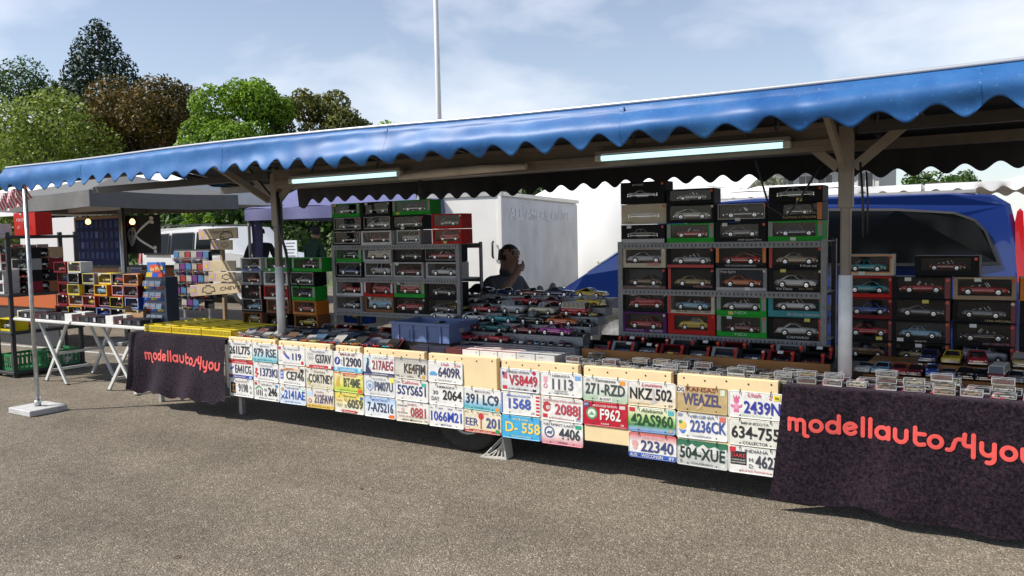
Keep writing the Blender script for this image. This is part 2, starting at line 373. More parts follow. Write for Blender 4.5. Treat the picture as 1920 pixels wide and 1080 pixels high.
q = MB(); q.grid(640, 5, lambda u, v: tuple(Vector(back(u, v))-Vector((0, .006, 0)))); sb(q, 'awning_back_lining', LINING)
q = MB(); q.grid(200, 6, side); sb(q, 'awning_side', VINYL)
q = MB(); q.grid(200, 10, roof); sb(q, 'awning_roof', VINYL)
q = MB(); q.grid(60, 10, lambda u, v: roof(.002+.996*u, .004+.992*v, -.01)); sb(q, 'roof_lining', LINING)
for xs in (-6.72, -4.9, -3.35, -1.75, -.15):
    q = MB(); q.grid(1, 14, lambda u, v: tuple(Vector(front((xs-.012+.024*u-AX0)/(AX1-AX0), .02+.97*v))-Vector((0, .0045, 0)))); sb(q, 'weld_seam', VINYL)
# pale welt along the top edge, its colour standing in for the highlight line
q = MB(); q.tube([(AX0+(AX1-AX0)*k/60, -.605, zt_(AX0+(AX1-AX0)*k/60)+.040) for k in range(61)], .010, 6); sb(q, 'highlight_welt', mat('welt_highlight', (.45, .47, .50), .35, .3))
# bungee hooks at the bracket
for x in (-.98, -.9, -.70, -.60, -.55, -5.45):
    q = MB(); z = 2.09; q.tube([(x, -.56, z+.08), (x+.005, -.57, z), (x+.012, -.575, z-.05), (x, -.57, z-.07), (x-.01, -.565, z-.05), (x-.003, -.56, z)], .004, 6); sb(q, 'tarp_hook', BLACKPL)
for (pts, r) in (([(-.92, .14, 1.9), (-1.02, .1, 1.72), (-1.1, .12, 1.62), (-1.2, .15, 1.68), (-1.28, .16, 1.95)], .006), ([(-5.22, .14, 1.95), (-5.18, .12, 1.6), (-5.12, .12, 1.45), (-5.14, .16, 1.2), (-5.17, .2, .95)], .012), ([(-5.2, .14, 1.9), (-5.13, .1, 1.55), (-5.10, .12, 1.3), (-5.06, .2, 1.15)], .007), ([(-.72, .14, 1.9), (-.70, .1, 1.7), (-.70, .12, 1.5)], .006), ([(-.69, .14, 1.85), (-.675, .1, 1.7), (-.68, .12, 1.52)], .005)):
    q = MB(); q.tube(pts, r, 7); sb(q, 'cable', BLACKPL)
# lamps under the beam
TUBE = mat('lit_tube', (.8, .9, .9), .4, emit=((.62, .95, 1.0), .95))
for n_, (x0, x1, lb) in enumerate(((-5.0, -3.86, 'lit fluorescent tube lamp under the awning beside the post with the hanging cable'), (-2.24, -1.09, 'lit fluorescent tube lamp under the awning above the tall boxed cars'))):
    t = thing('tube_lamp', lb, 'lamp', ((x0+x1)/2, .1, 2.03), 0, 'tube lamps under the awning'); w = (x1-x0)/2
    q = MB(); q.cbox(-w-.02, w+.02, -.022, .022, .012, .035, .004); q.build('housing', mat('lamp_housing', (.22, .20, .18), .5), t)
    for s in (-1, 1):
        q = MB(); q.cbox(s*w-.02, s*w+.02, -.022, .022, -.03, .010, .004); q.build('end_cap', WHITEPL, t)
    q = MB(); q.tube([(-w+.022, 0, -.012), (w-.022, 0, -.012)], .017, 12); q.build('tube', TUBE, t)
    q = MB(); q.grid(2, 6, lambda u, v: (-w+2*w*u, .026*math.cos(math.pi*(1+v)), -.012+.026*math.sin(math.pi*(1+v)))); q.build('cover', film('lamp_cover', (.95, 1, 1), .08), t)
    for s in (-.6, .6):
        q = MB(); q.bar((s*w, .0, .05), (s*w, .03, .12), .012, .02); q.build('hanger', BROWNALU, t)
# folded white canvas roll under the beam
q = MB(); q.tube([(-3.83, .06, 1.985), (-3.5, .06, 2.0), (-3.1, .06, 2.005), (-2.75, .06, 2.0)], [.02, .032, .03, .02], 10)
tag(q.build('rolled_canvas', mat('beige_canvas', (.55, .50, .43), .8, var=.15)), 'rolled up pale canvas strapped below the awning beam between the two lamps', 'canvas roll')
# front pole with foot plate
FP = thing('awning_pole', 'thin galvanised pole on a flat concrete foot holding the awning corner', 'pole', (-7.684, -.63, 0))
q = MB(); q.cbox(-.19, .19, -.17, .17, 0, .055, .006); q.build('foot_plate', mat('pale_concrete', (.46, .46, .45), .8, var=.15, vscale=15, bump=.2), FP)
q = MB(); q.tube([(0, 0, .055), (0, 0, 2.06)], .019, 14); q.build('shaft', STEEL, FP)
q = MB(); q.tube([(0, 0, .056), (0, 0, .11)], .028, 14); q.tube([(.025, 0, .09), (.07, -.01, .11), (.075, -.01, .15)], .006, 6); q.build('socket', STEEL, FP)
# wheel chock
q = MB()
poly = [(-.12, 0), (.11, 0), (.11, .02), (.085, .20), (.07, .205), (.06, .18)]
q.prism([(-.15, 0), (.10, 0), (.10, .018), (-.135, .018)], -.07, .07); q.prism([(.10, .0), (.115, .0), (.085, .2), (.07, .2)], -.07, .07)
for k in range(4):
    x = -.085+.045*k; q.prism([(x, .018), (x+.012, .018), (.078, .17-.02*(3-k)), (.07, .185-.02*(3-k))], -.06+.002*k, .06-.002*k)
q.prism([(-.12, .018), (-.105, .018), (.085, .2), (.07, .2)], -.068, -.052); q.prism([(-.12, .018), (-.105, .018), (.085, .2), (.07, .2)], .052, .068)
q.v = [(a*.78, b*.8, c_*.80) for a, b, c_ in q.v]
tag(q.build('wheel_chock', mat('grey_chock', (.50, .48, .44), .6, var=.12), None, (-3.06, .12, 0), (0, 0, .12)), 'pale grey ribbed wedge chock against the trailer wheel', 'wheel chock')

# ------------------------------------------------------------------ velvet cloths with lettering
def velvet():
    m = mat('crushed_velvet', (.022, .012, .02), .75, sheen=.25, spec=.12); n = m.node_tree; L = n.links; b = n.nodes['Principled BSDF']
    b.inputs['Sheen Roughness'].default_value = .35; b.inputs['Sheen Tint'].default_value = (.55, .42, .55, 1)
    t = n.nodes.new('ShaderNodeTexCoord'); z = n.nodes.new('ShaderNodeTexNoise'); z.inputs['Scale'].default_value = 60; z.inputs['Detail'].default_value = 8; z.inputs['Roughness'].default_value = .75; z.inputs['Distortion'].default_value = .7
    L.new(t.outputs['Object'], z.inputs['Vector']); r = n.nodes.new('ShaderNodeValToRGB')
    r.color_ramp.elements[0].position = .43; r.color_ramp.elements[0].color = (.004, .0035, .006, 1); r.color_ramp.elements[1].position = .64; r.color_ramp.elements[1].color = (.048, .026, .042, 1)
    L.new(z.outputs['Fac'], r.inputs[0]); L.new(r.outputs[0], b.inputs['Base Color'])
    bp = n.nodes.new('ShaderNodeBump'); bp.inputs['Strength'].default_value = .8; bp.inputs['Distance'].default_value = .02; L.new(z.outputs['Fac'], bp.inputs['Height']); L.new(bp.outputs[0], b.inputs['Normal'])
    return m
VELVET = velvet()
REDFELT = mat('red_felt', (.62, .065, .055), .9, var=.08, vscale=40, sheen=.3)
def arc(cx, cz, r, a0, a1, n=14, rz=None): return [(cx+r*math.cos(R(a0+(a1-a0)*k/n)), cz+(rz or r)*math.sin(R(a0+(a1-a0)*k/n))) for k in range(n+1)]
GLY = {  # strokes in x-height units, (advance, strokes)
 'm': (1.42, [[(.15, .12), (.15, .88)], [(.15, .62)]+arc(.40, .62, .25, 180, 0, 10)+[(.65, .12)], [(.65, .62)]+arc(.90, .62, .25, 180, 0, 10)+[(1.15, .0)]+arc(1.30, -.08, .15, 180, 270, 5)+[(1.38, -.23)]]),
 'o': (1.06, [arc(.5, .5, .36, 0, 360, 28)]),
 'd': (1.10, [arc(.5, .5, .36, 0, 360, 28), [(.88, .14), (.88, 1.30)]]),
 'e': (1.04, [[(.28, .47), (.80, .60)]+arc(.5, .5, .36, 22, 325, 26)]),
 'l': (.46, [[(.22, .12), (.22, 1.30)]]),
 'a': (1.12, [arc(.5, .5, .36, 0, 360, 28), [(.88, .14), (.88, .88)]]),
 'u': (1.10, [[(.16, .88), (.16, .45)]+arc(.5, .45, .34, 180, 360, 14)+[(.84, .88)]]),
 't': (.92, [[(.25, 1.22), (.25, .42)]+arc(.52, .42, .27, 180, 290, 9)+[(.78, .20)], [(.25, .84), (.80, .84)]]),
 's': (.86, [[(.10, .15), (.28, .14), (.40, .25), (.46, .50), (.56, .78), (.70, .87), (.84, .86)]]),
 '4': (.96, [[(.20, 1.25), (.16, .80)]+arc(.34, .72, .18, 180, 270, 6)+[(.62, .54)], [(.68, 1.25), (.68, -.10)]]),
 'y': (1.10, [[(.16, .88), (.16, .50)]+arc(.5, .50, .34, 180, 360, 14)+[(.84, .88)], [(.84, .60), (.84, .0)]+arc(.56, .0, .28, 0, -110, 9)]),
}
def ribbon(mb, pts, w, surf, off):
    P = [Vector((a, 0, b)) for a, b in pts]; Q = [P[0]]
    for a, b in zip(P, P[1:]):
        n = max(1, int((b-a).length/.012))
        for k in range(1, n+1): Q.append(a.lerp(b, k/n))
    P = Q; n = len(P); closed = (P[0]-P[-1]).length < 1e-4
    Lf, Rt = [], []
    for i, p in enumerate(P):
        if closed: d = P[(i+1) % (n-1)]-P[(i-1) % (n-1)]
        else: d = P[min(i+1, n-1)]-P[max(i-1, 0)]
        d.normalize(); nn = Vector((-d.z, 0, d.x))*w/2; Lf.append(p+nn); Rt.append(p-nn)
    def S_(p, lift): x, y, z = surf(p.x, p.z); return (x, y-off-lift*.25, z)
    vs = []
    for i in range(n): vs += [S_(Lf[i], 0), S_(P[i], .005), S_(Rt[i], 0)]
    fs = []
    for i in range(n-1):
        a = i*3; b = a+3; fs += [(a, b, b+1, a+1), (a+1, b+1, b+2, a+2)]
    mb.add(vs, fs, 0, True)
    if not closed:
        for e, (p, d) in enumerate(((P[0], P[0]-P[1]), (P[-1], P[-1]-P[-2]))):
            d = d.normalized(); nn = Vector((-d.z, 0, d.x)); c = [S_(p, .005)]
            for k in range(9):
                t = -math.pi/2+math.pi*k/8; c.append(S_(p+(d*math.cos(t)+nn*math.sin(t))*w/2, 0))
            mb.add(c, [(0, k, k+1) for k in range(1, 9)], 0, True)
def cloth(name, label, x0, x1, ztop, zbot, drop, seed, tx, tz, tl, tslope, flareR=0., flareL=0., amp=1.):
    rnd = random.Random(seed); fo = [(rnd.uniform(4, 16), rnd.uniform(0, 6.3), amp*rnd.uniform(.005, .016)) for _ in range(7)]
    def y_(x, z):
        t = max(0, (ztop-z)/(ztop-zbot)); y = 0
        for f, p, a in fo: y += a*math.sin(f*(x-x0)*(1+.15*t)+p+.9*t)*(.15+t)
        y += -.030-.035*t - flareR*max(0, (x-x1+.3)/.3)*t + .008*math.sin(5*(x-x0)+9*t)*t
        dd = math.hypot(x-(x0+.15), z-ztop); y -= .012*math.sin(14*dd)*math.exp(-2.2*dd)
        return y
    def shift(u, t): return .012*math.sin(3*t+u*9)*t - flareL*(1-u)*t + flareR*.5*u*t
    def zbot_(u): return zbot+drop*math.sin(u*3.0)+.012*math.sin(u*17+seed)+ .012*math.sin(u*41)
    def surf(X, z):
        x = X
        for _ in range(6):
            u = (x-x0)/(x1-x0); x = X-shift(u, max(0, (ztop-z)/(ztop-zbot_(u))))
        return (X, y_(x, z), z)
    def fn(u, v):
        x = x0+(x1-x0)*u
        if v < .06: return (x, .30*(1-v/.06)-.03*(v/.06), ztop+.006-.004*(v/.06)**2)
        t = (v-.06)/.94; zb = zbot_(u)
        z = ztop+(zb-ztop)*t; xx = x+shift(u, t)
        return (xx, y_(x, z), z)
    t = thing('velvet_cloth', label, 'cloth', ((x0+x1)/2, 0, 0), 0, 'velvet cloths with red lettering'); ox = -(x0+x1)/2
    q = MB(); q.grid(int((x1-x0)*90), 60, fn); o = q.build('drape', VELVET, t, (ox, 0, 0))
    xh = tl/ sum(GLY[c][0] for c in 'modellautos4you'); cx = tx
    for i, ch in enumerate('modellautos4you'):
        adv, strokes = GLY[ch]; q = MB()
        for k, st in enumerate(strokes):
            ribbon(q, [(cx+a*xh, tz+tslope*(cx-tx)+b*xh+.010*math.sin((cx-tx)*4.2)) for a, b in st], xh*.265, surf, .0035+.0008*k)
        lo = q.build('letter', REDFELT, t, (ox, 0, 0)); cx += adv*xh
    return t
cloth('velvet_cloth', 'short dark purple crushed velvet cloth with red lettering beside the folding tables', -7.13, -5.745, .705, .16, -.02, 3, -6.90, .455, 1.12, -.015, .04, .0)
cloth('velvet_cloth', 'long dark purple crushed velvet cloth with red lettering beside the plates', -1.075, 1.45, .700, .072, -.01, 11, -1.05, .455, 1.16, -.025, 0., .07, .55)
for nm, lb, x0, x1 in (('display_table', 'cloth covered table carrying the yellow baskets', -7.11, -5.77), ('display_table', 'cloth covered table carrying small cars beside the blue van', -1.045, 1.43)):
    t = thing(nm, lb, 'table', ((x0+x1)/2, .5, 0), 0); w = (x1-x0)/2
    q = MB(); q.box(-w, w, -.49, .62, .655, .692); q.build('table_top', DECK, t)
    for sx in (-1, 1):
        for y in (-.3, .5):
            q = MB(); q.box(sx*(w-.08)-.02, sx*(w-.08)+.02, y-.02, y+.02, 0, .655); q.build('leg', STEEL, t)
# ------------------------------------------------------------------ license plates
PW, PH = .3075, .1545
WHT = (.70, .69, .66); CRM = (.70, .64, .50); NAVY = (.02, .03, .16); BLK = (.02, .02, .022); RED = (.50, .03, .04); GRN = (.05, .25, .10); LBL = (.30, .50, .72); TEAL = (.08, .38, .42); YEL = (.75, .58, .08); ORG = (.70, .28, .05); MAR = (.28, .02, .05)
def plate_bg(i, stops):
    m = bpy.data.materials.new('plate_face_%d' % i); m.use_nodes = True; n = m.node_tree; L = n.links; b = n.nodes['Principled BSDF']
    b.inputs['Roughness'].default_value = .38; t = n.nodes.new('ShaderNodeTexCoord'); s = n.nodes.new('ShaderNodeSeparateXYZ'); L.new(t.outputs['Object'], s.inputs[0])
    mr = n.nodes.new('ShaderNodeMapRange'); mr.inputs[1].default_value = 0; mr.inputs[2].default_value = PH; L.new(s.outputs[2], mr.inputs[0])
    r = n.nodes.new('ShaderNodeValToRGB'); e = r.color_ramp.elements
    e[0].position, e[0].color = stops[0][0], (*stops[0][1], 1)
    if len(stops) > 1: e[1].position, e[1].color = stops[-1][0], (*stops[-1][1], 1)
    else: e[1].color = (*stops[0][1], 1)
    for p, c in stops[1:-1]: e.new(p).color = (*c, 1)
    L.new(mr.outputs[0], r.inputs[0])
    z = n.nodes.new('ShaderNodeTexNoise'); z.inputs['Scale'].default_value = 22; z.inputs['Detail'].default_value = 7; L.new(t.outputs['Object'], z.inputs['Vector'])
    q = n.nodes.new('ShaderNodeMapRange'); q.inputs[1].default_value = .35; q.inputs[2].default_value = .75; q.inputs[3].default_value = 1.06; q.inputs[4].default_value = .80; L.new(z.outputs['Fac'], q.inputs[0])
    v = n.nodes.new('ShaderNodeVectorMath'); v.operation = 'SCALE'; L.new(r.outputs[0], v.inputs[0]); L.new(q.outputs[0], v.inputs['Scale']); L.new(v.outputs[0], b.inputs['Base Color'])
    return m
def rrect(x0, x1, z0, z1, r, n=5):
    P = []
    for cx, cz, a in ((x1-r, z1-r, 0), (x0+r, z1-r, 90), (x0+r, z0+r, 180), (x1-r, z0+r, 270)):
        P += [(cx+r*math.cos(R(a+90*k/n)), cz+r*math.sin(R(a+90*k/n))) for k in range(n+1)]
    return P
def plate_mesh():
    q = MB(); o = rrect(0, PW, 0, PH, .014); a = rrect(.0035, PW-.0035, .0035, PH-.0035, .012); b = rrect(.006, PW-.006, .006, PH-.006, .010)
    n = len(o); v = [(x, .0012, z) for x, z in o]+[(x, -.0006, z) for x, z in o]+[(x, -.0022, z) for x, z in a]+[(x, 0, z) for x, z in b]
    f = [list(range(n))[::-1]]
    for l in range(3): f += [(l*n+i, l*n+(i+1) % n, (l+1)*n+(i+1) % n, (l+1)*n+i) for i in range(n)]
    f.append([3*n+i for i in range(n)]); q.add(v, f); return q
PLATE = plate_mesh()
def hook_mesh():
    q = MB(); q.tube([(0, -.006, -.006), (0, -.007, .006), (0, -.004, .016), (0, .004, .020)], .0022, 6); return q.mesh('hook', mat('hook_dark', (.04, .04, .04), .5, .5))
HOOK = hook_mesh()
def hole_mesh():
    q = MB(); q.lathe([(0, -.0009), (.0042, -.0009), (.0046, -.0004)], 8, 0, 'y'); return q.mesh('bolt_hole', flat((.03, .03, .03)))
HOLE = hole_mesh()
NP = [0]
def plate(c, r, num, ncol, cx=.5, nw=.72, nh=.215, nz=.16, top=None, bot=None, bg=((0, WHT),), shapes=(), texts=(), label=None, dz=0., tilt=0.):
    i = NP[0]; NP[0] += 1
    x = -5.740+.3108*c+.001; z = .220-.0037*c+.1605*(2-r)+dz
    t = thing('license_plate', label or ((top[0].title()+' ' if top else '')+'license plate reading '+num+(' in red' if ncol[0] > .3 and ncol[1] < .2 else '')), 'license plate', (x, -.0125-.0012*((c+r) % 2), z), 0, 'license plates hung on the front boards'); t.rotation_euler = (R(-1.0-random.uniform(0, .8)), tilt+R(random.uniform(-.7, .7)), R(random.uniform(-.5, .5)))
    PLATE.build('plate', plate_bg(i, bg), t)
    k = 0
    def T(s, cx_, z_, h, w, col, nm, bold=0., shear=0.):
        nonlocal k; k += 1
        text(s, h*PW, flat(col, .4), t, (cx_*PW, -.0017-.0002*k, z_*PW), w*PW if w else None, name=nm, bold=bold, shear=shear)
    for kind, *a in shapes:
        k += 1; q = MB(); y = -.0009-.00022*k
        if kind == 'rect': x0, z0, w, h, col = a; q.quad((x0*PW, y, z0*PW), ((x0+w)*PW, y, z0*PW), ((x0+w)*PW, y, (z0+h)*PW), (x0*PW, y, (z0+h)*PW)); nm = 'band' if w > .5 else 'sticker'
        elif kind == 'disc': x0, z0, rr, col = a; q.add([((x0+rr*math.cos(j*.3142))*PW, y, (z0+rr*math.sin(j*.3142))*PW) for j in range(20)], [list(range(20))]); nm = 'emblem'
        elif kind == 'ring':
            x0, z0, rr, wd, col = a; v = []
            for j in range(24):
                for g_ in (rr, rr-wd): v.append(((x0+g_*math.cos(j*math.pi/12))*PW, y, (z0+g_*math.sin(j*math.pi/12))*PW))
            q.add(v, [(2*j, 2*((j+1) % 24), 2*((j+1) % 24)+1, 2*j+1) for j in range(24)]); nm = 'emblem'
        else: pts, col = a; q.add([(p*PW, y, s*PW) for p, s in pts], [list(range(len(pts)))]); nm = 'emblem'
        q.build(nm, flat(col, .4), t)
    k += 2
    T(num, cx, nz-.012, nh*1.06, nw, ncol, 'number', .022)
    if top: T(top[0], top[3] if len(top) > 3 else .5, .405, .052 if len(top) < 5 else top[4], top[2], top[1], 'state_name', .006, .25 if top[0][1:].islower() else 0)
    if bot: T(bot[0], bot[3] if len(bot) > 3 else .5, .045, .036, bot[2], bot[1], 'caption', .004)
    for s, cx_, z_, h, w, col in texts: T(s, cx_, z_, h, w, col, 'small_print', .005)
    for xx in (.22, .78):
        link('hook', HOOK, t, (xx*PW, 0, .93*PH)); link('bolt_hole', HOLE, t, (xx*PW, -.0004, .10*PH))
    return t
def st(x, z, c, w=.085, h=.075): return ('rect', x, z, w, h, c)
def rings(x, z, s=.035, c=(.25, .25, .28)): return [('ring', x+s*1.05*k, z, s*.5+.004, .008, c) for k in range(3)]+[('ring', x+s*.52+s*1.05*k, z-s*.5, s*.5+.004, .008, c) for k in range(2)]
CRMBG = ((0, (.66, .62, .54)),)
plate(0, 0, '261L775', BLK, .48, .84, top=('Sportsmens Licence', BLK, .5), bot=('ILLINOIS LAUSANNE', BLK, .5), shapes=[st(.84, .03, YEL), st(.03, .38, (.2, .2, .2), .07, .06), st(.90, .38, (.2, .2, .2), .07, .06)])
plate(0, 1, 'EA41CG', (.06, .06, .09), .60, .66, bg=((0, (.03, .05, .32)), (.16, (.03, .05, .32)), (.18, WHT), (.78, WHT), (.80, RED), (1, RED)), texts=[('Blue Diamond Angler', .5, .425, .04, .6, WHT), ('AMERICAN PRIDE', .45, .025, .035, .5, WHT)], shapes=[('poly', [(.05, .25), (.2, .33), (.22, .27), (.08, .2)], (.1, .12, .45)), ('rect', .0, .01, .10, .08, RED), st(.85, .01, LBL, .1, .06)])
plate(0, 2, '9198', (.12, .12, .12), .57, .40, top=('ILLINOIS', (.25, .22, .15), .5), bot=('Land of Lincoln', (.3, .3, .3), .4), shapes=[('rect', .05, .08, .20, .30, BLK), ('poly', [(.10, .12), (.20, .12), (.20, .15), (.17, .17), (.17, .28), (.20, .30), (.20, .33), (.10, .33), (.10, .30), (.13, .28), (.13, .17), (.10, .15)], ORG)], texts=[('A', .88, .25, .09, .08, (.12, .12, .12)), ('A', .88, .11, .09, .08, (.12, .12, .12))], label='Illinois license plate reading 9198 AA with a black and orange block letter')
plate(1, 0, '979 RSE', (.05, .08, .12), .5, .88, bg=((0, (.08, .35, .42)), (.2, (.25, .52, .58)), (.6, WHT), (1, WHT)), top=('MISSOURI', (.15, .2, .25), .36), bot=('SHOW ME STATE', (.03, .25, .2), .5), shapes=[st(.04, .02, TEAL, .09, .07), st(.87, .02, (.2, .4, .45), .08, .07)])
plate(1, 1, '1373KI', (.05, .06, .14), .62, .68, top=('VIRGINIA', (.3, .3, .45), .52), bot=('KIDS FIRST', (.35, .35, .4), .5), shapes=[('disc', .13, .30, .05, RED), ('disc', .10, .22, .035, RED), ('disc', .17, .19, .04, RED), ('disc', .12, .12, .04, (.6, .12, .12))])
plate(1, 2, '246', BLK, .74, .34, top=('INDIANA', (.12, .12, .12), .4), bot=('Habitat for Humanity', BLK, .5), shapes=[('poly', [(.06, .30), (.20, .40), (.36, .30), (.36, .26), (.20, .35), (.06, .26)], GRN), ('poly', [(.10, .12), (.13, .12), (.13, .26), (.10, .26)], BLK), ('poly', [(.17, .12), (.20, .12), (.20, .28), (.17, .28)], BLK), ('poly', [(.24, .12), (.27, .12), (.27, .28), (.24, .28)], BLK), ('poly', [(.31, .12), (.34, .12), (.34, .26), (.31, .26)], BLK), st(.04, .40, RED), st(.85, .38, (.05, .2, .5))], texts=[('H', .46, .25, .09, .08, BLK), ('A', .46, .12, .09, .08, BLK), ('49', .91, .03, .05, .08, BLK)], label='Indiana license plate reading HA 246 with a green roofed house emblem')
plate(2, 0, '119', NAVY, .70, .32, nh=.17, top=('U.S. Virgin Islands', (.2, .2, .3), .6), bot=('Eastern Caribbean', (.3, .3, .3), .5), shapes=[('poly', [(.18, .33), (.26, .36), (.30, .29), (.44, .20), (.42, .14), (.32, .18), (.20, .28)], (.10, .10, .40)), ('disc', .22, .33, .04, (.45, .22, .1)), st(.02, .40, RED), ('disc', .90, .08, .05, RED)], texts=[('Islands', .10, .10, .03, .1, NAVY)], label='Virgin Islands license plate reading 119 with a blue bird')
plate(2, 1, 'CE746', (.08, .07, .06), .62, .66, top=('HAWAII', (.45, .12, .10), .30, .42), bot=('ALOHA STATE', (.2, .2, .2), .5), shapes=[('poly', [(.08, .40)]+[(.5+.45*math.cos(R(180-k*15)), .34+.11*math.sin(R(180-k*15))) for k in range(13)]+[(.92, .36)]+[(.5+.40*math.cos(R(k*15)), .33+.07*math.sin(R(k*15))) for k in range(13)], (.70, .42, .22)), ('rect', .07, .14, .11, .22, (.04, .12, .45)), ('disc', .125, .30, .028, WHT), ('disc', .125, .21, .028, WHT), st(.82, .36, BLK, .12, .09)])
plate(2, 2, '2141AE', (.03, .08, .35), .58, .76, bg=((0, (.50, .60, .72)), (.5, (.62, .68, .75)), (1, WHT)), top=('VIRGINIA', (.1, .15, .35), .48), bot=('UP FROM THE SKY', (.1, .15, .4), .55), shapes=[('disc', .12, .38, .05, (.45, .25, .15)), ('poly', [(.03, .28), (.12, .20), (.22, .29), (.16, .19), (.21, .10), (.12, .16), (.05, .09), (.09, .19)], (.05, .07, .2)), st(.85, .36, (.35, .65, .5))])
plate(3, 0, 'G37AV', (.06, .06, .08), .66, .56, top=('FLORIDA', (.1, .1, .3), .45), bg=((0, RED), (.15, RED), (.17, (.64, .61, .55)), (1, WHT)), shapes=rings(.14, .27, .07)+[('rect', .04, .03, .12, .06, (.5, .6, .5)), ('rect', .84, .02, .1, .08, WHT)], texts=[('USA', .20, .34, .055, .2, (.35, .3, .3)), ('Olympic Spirit', .5, .022, .035, .4, WHT)])
plate(3, 1, 'CORTNEY', (.06, .06, .05), .54, .86, bg=((0, (.50, .46, .28)), (.25, (.66, .62, .50)), (1, (.68, .65, .57))), top=('Kansas', (.25, .2, .12), .4, .5, .07), shapes=[('disc', .10, .2, .06, (.25, .32, .18)), ('disc', .13, .13, .05, (.45, .40, .12))], texts=[('JU', .06, .41, .045, .07, BLK)])
plate(3, 2, '212FAW', (.10, .08, .16), .64, .68, bg=((0, (.60, .40, .06)), (.16, (.60, .40, .06)), (.22, (.66, .56, .40)), (.7, (.68, .62, .52)), (1, WHT)), top=('OHIO', (.35, .15, .2), .28), shapes=[('rect', .06, .30, .18, .12, (.45, .58, .70)), ('disc', .14, .18, .06, (.35, .10, .08)), ('disc', .14, .18, .035, (.6, .55, .5))], texts=[('ONE NATION UNDER GOD', .55, .025, .032, .6, (.25, .12, .03)), ('45', .1, .02, .05, .1, (.3, .15, .05))])
plate(4, 0, '12900', (.05, .05, .07), .65, .60, bg=((0, (.10, .38, .62)), (.20, (.12, .42, .66)), (.22, WHT), (1, WHT)), top=('MAINE', (.3, .12, .12), .5, .5, .07), shapes=[('disc', .14, .26, .10, (.02, .05, .25)), ('poly', [(.11, .20), (.14, .33), (.18, .30), (.16, .22)], WHT), st(.06, .03, (.6, .6, .55)), st(.85, .03, (.4, .7, .75))], texts=[('UNIVERSITY', .5, .028, .045, .5, WHT), ('U', .29, .25, .06, .05, BLK), ('V', .29, .17, .06, .05, BLK)], label='Maine university license plate reading 12900 with a navy disc')
plate(4, 1, 'BT4ME', (.08, .10, .06), .62, .56, bg=((0, (.36, .52, .06)), (.35, (.62, .60, .12)), (.7, (.72, .62, .30)), (1, (.72, .60, .36))), top=('MONTANA', (.55, .06, .04), .45, .55, .065), bot=('Animal Care Friends', (.15, .3, .05), .5), shapes=[('poly', [(.06, .13), (.10, .30), (.17, .40), (.21, .37), (.19, .27), (.22, .13)], (.55, .36, .08)), ('rect', .0, .47, 1., .028, RED), st(.84, .33, (.7, .62, .1), .12, .1), st(.82, .0, (.65, .10, .03), .14, .11)])
plate(4, 2, '6059', (.10, .10, .07), .70, .52, bg=((0, WHT), (.30, (.70, .66, .48)), (.7, (.72, .62, .20)), (1, (.72, .60, .10))), top=('New Jersey', (.12, .1, .05), .45, .52, .06), shapes=rings(.10, .20, .065)+[('rect', .26, .012, .5, .065, (.45, .05, .06)), st(.87, .37, (.05, .12, .35)), ('rect', .06, .38, .10, .07, YEL)], texts=[('USA', .16, .28, .055, .2, (.4, .15, .15)), ('U', .38, .30, .08, .07, BLK), ('S', .38, .14, .08, .07, BLK), ('Olympic Spirit', .5, .025, .035, .36, WHT)], label='yellow topped license plate reading US 6059')
plate(5, 0, '217AEG', (.28, .05, .07), .63, .66, top=('OKLAHOMA', (.35, .35, .4), .46, .58), bg=((0, (.03, .04, .14)), (.13, (.03, .04, .14)), (.15, WHT), (1, WHT)), shapes=[('poly', [(.06, .06), (.05, .40), (.17, .46), (.22, .38), (.24, .06)], (.45, .62, .70)), ('poly', [(.08, .06), (.10, .22), (.14, .34), (.13, .42), (.19, .40), (.20, .28), (.18, .2), (.26, .1), (.28, .06)], (.04, .05, .1)), st(.87, .36, (.6, .45, .6))], texts=[('NATIVE AMERICA', .55, .02, .035, .5, WHT)])
plate(5, 1, 'PM07U', (.10, .12, .18), .64, .58, bg=((0, (.60, .61, .61)), (1, WHT)), top=('FLORIDA', (.3, .32, .4), .42), bot=('POLICE ATHLETIC LEAGUE', (.4, .4, .4), .5), shapes=[('poly', [(.08, .34), (.20, .38), (.32, .34), (.31, .20), (.20, .10), (.09, .20)], (.20, .30, .45)), ('poly', [(.11, .32), (.20, .35), (.29, .32), (.28, .21), (.20, .14), (.12, .21)], (.62, .64, .66)), ('poly', [(.15, .30), (.25, .30), (.25, .22), (.20, .18), (.15, .22)], (.18, .28, .45)), st(.85, .36, (.75, .68, .05), .12, .11)])
plate(5, 2, '7-A75216', (.05, .06, .12), .52, .82, bg=((0, WHT), (.55, (.60, .68, .78)), (1, (.36, .50, .72))), top=('MONTANA', (.12, .2, .45), .5, .5, .06), shapes=[st(.80, .0, (.7, .14, .02), .16, .10)])
plate(6, 0, 'KE4FJM', (.06, .05, .05), .62, .64, bg=((0, (.52, .49, .44)), (.75, (.56, .53, .48)), (1, (.22, .21, .20))), top=('GEORGIA', (.68, .66, .62), .5, .52), bot=('HALL', BLK, .2), shapes=[('disc', .54, .24, .07, (.55, .38, .2)), st(.84, .03, (.5, .32, .05))], texts=[('66', .1, .05, .05, .1, BLK)])
plate(6, 1, '5SYS651', (.03, .05, .16), .5, .86, top=('California', (.5, .05, .06), .5, .46, .075), shapes=[st(.80, .37, (.06, .38, .28), .14, .08)], texts=[('JUN', .09, .41, .05, .1, NAVY)])
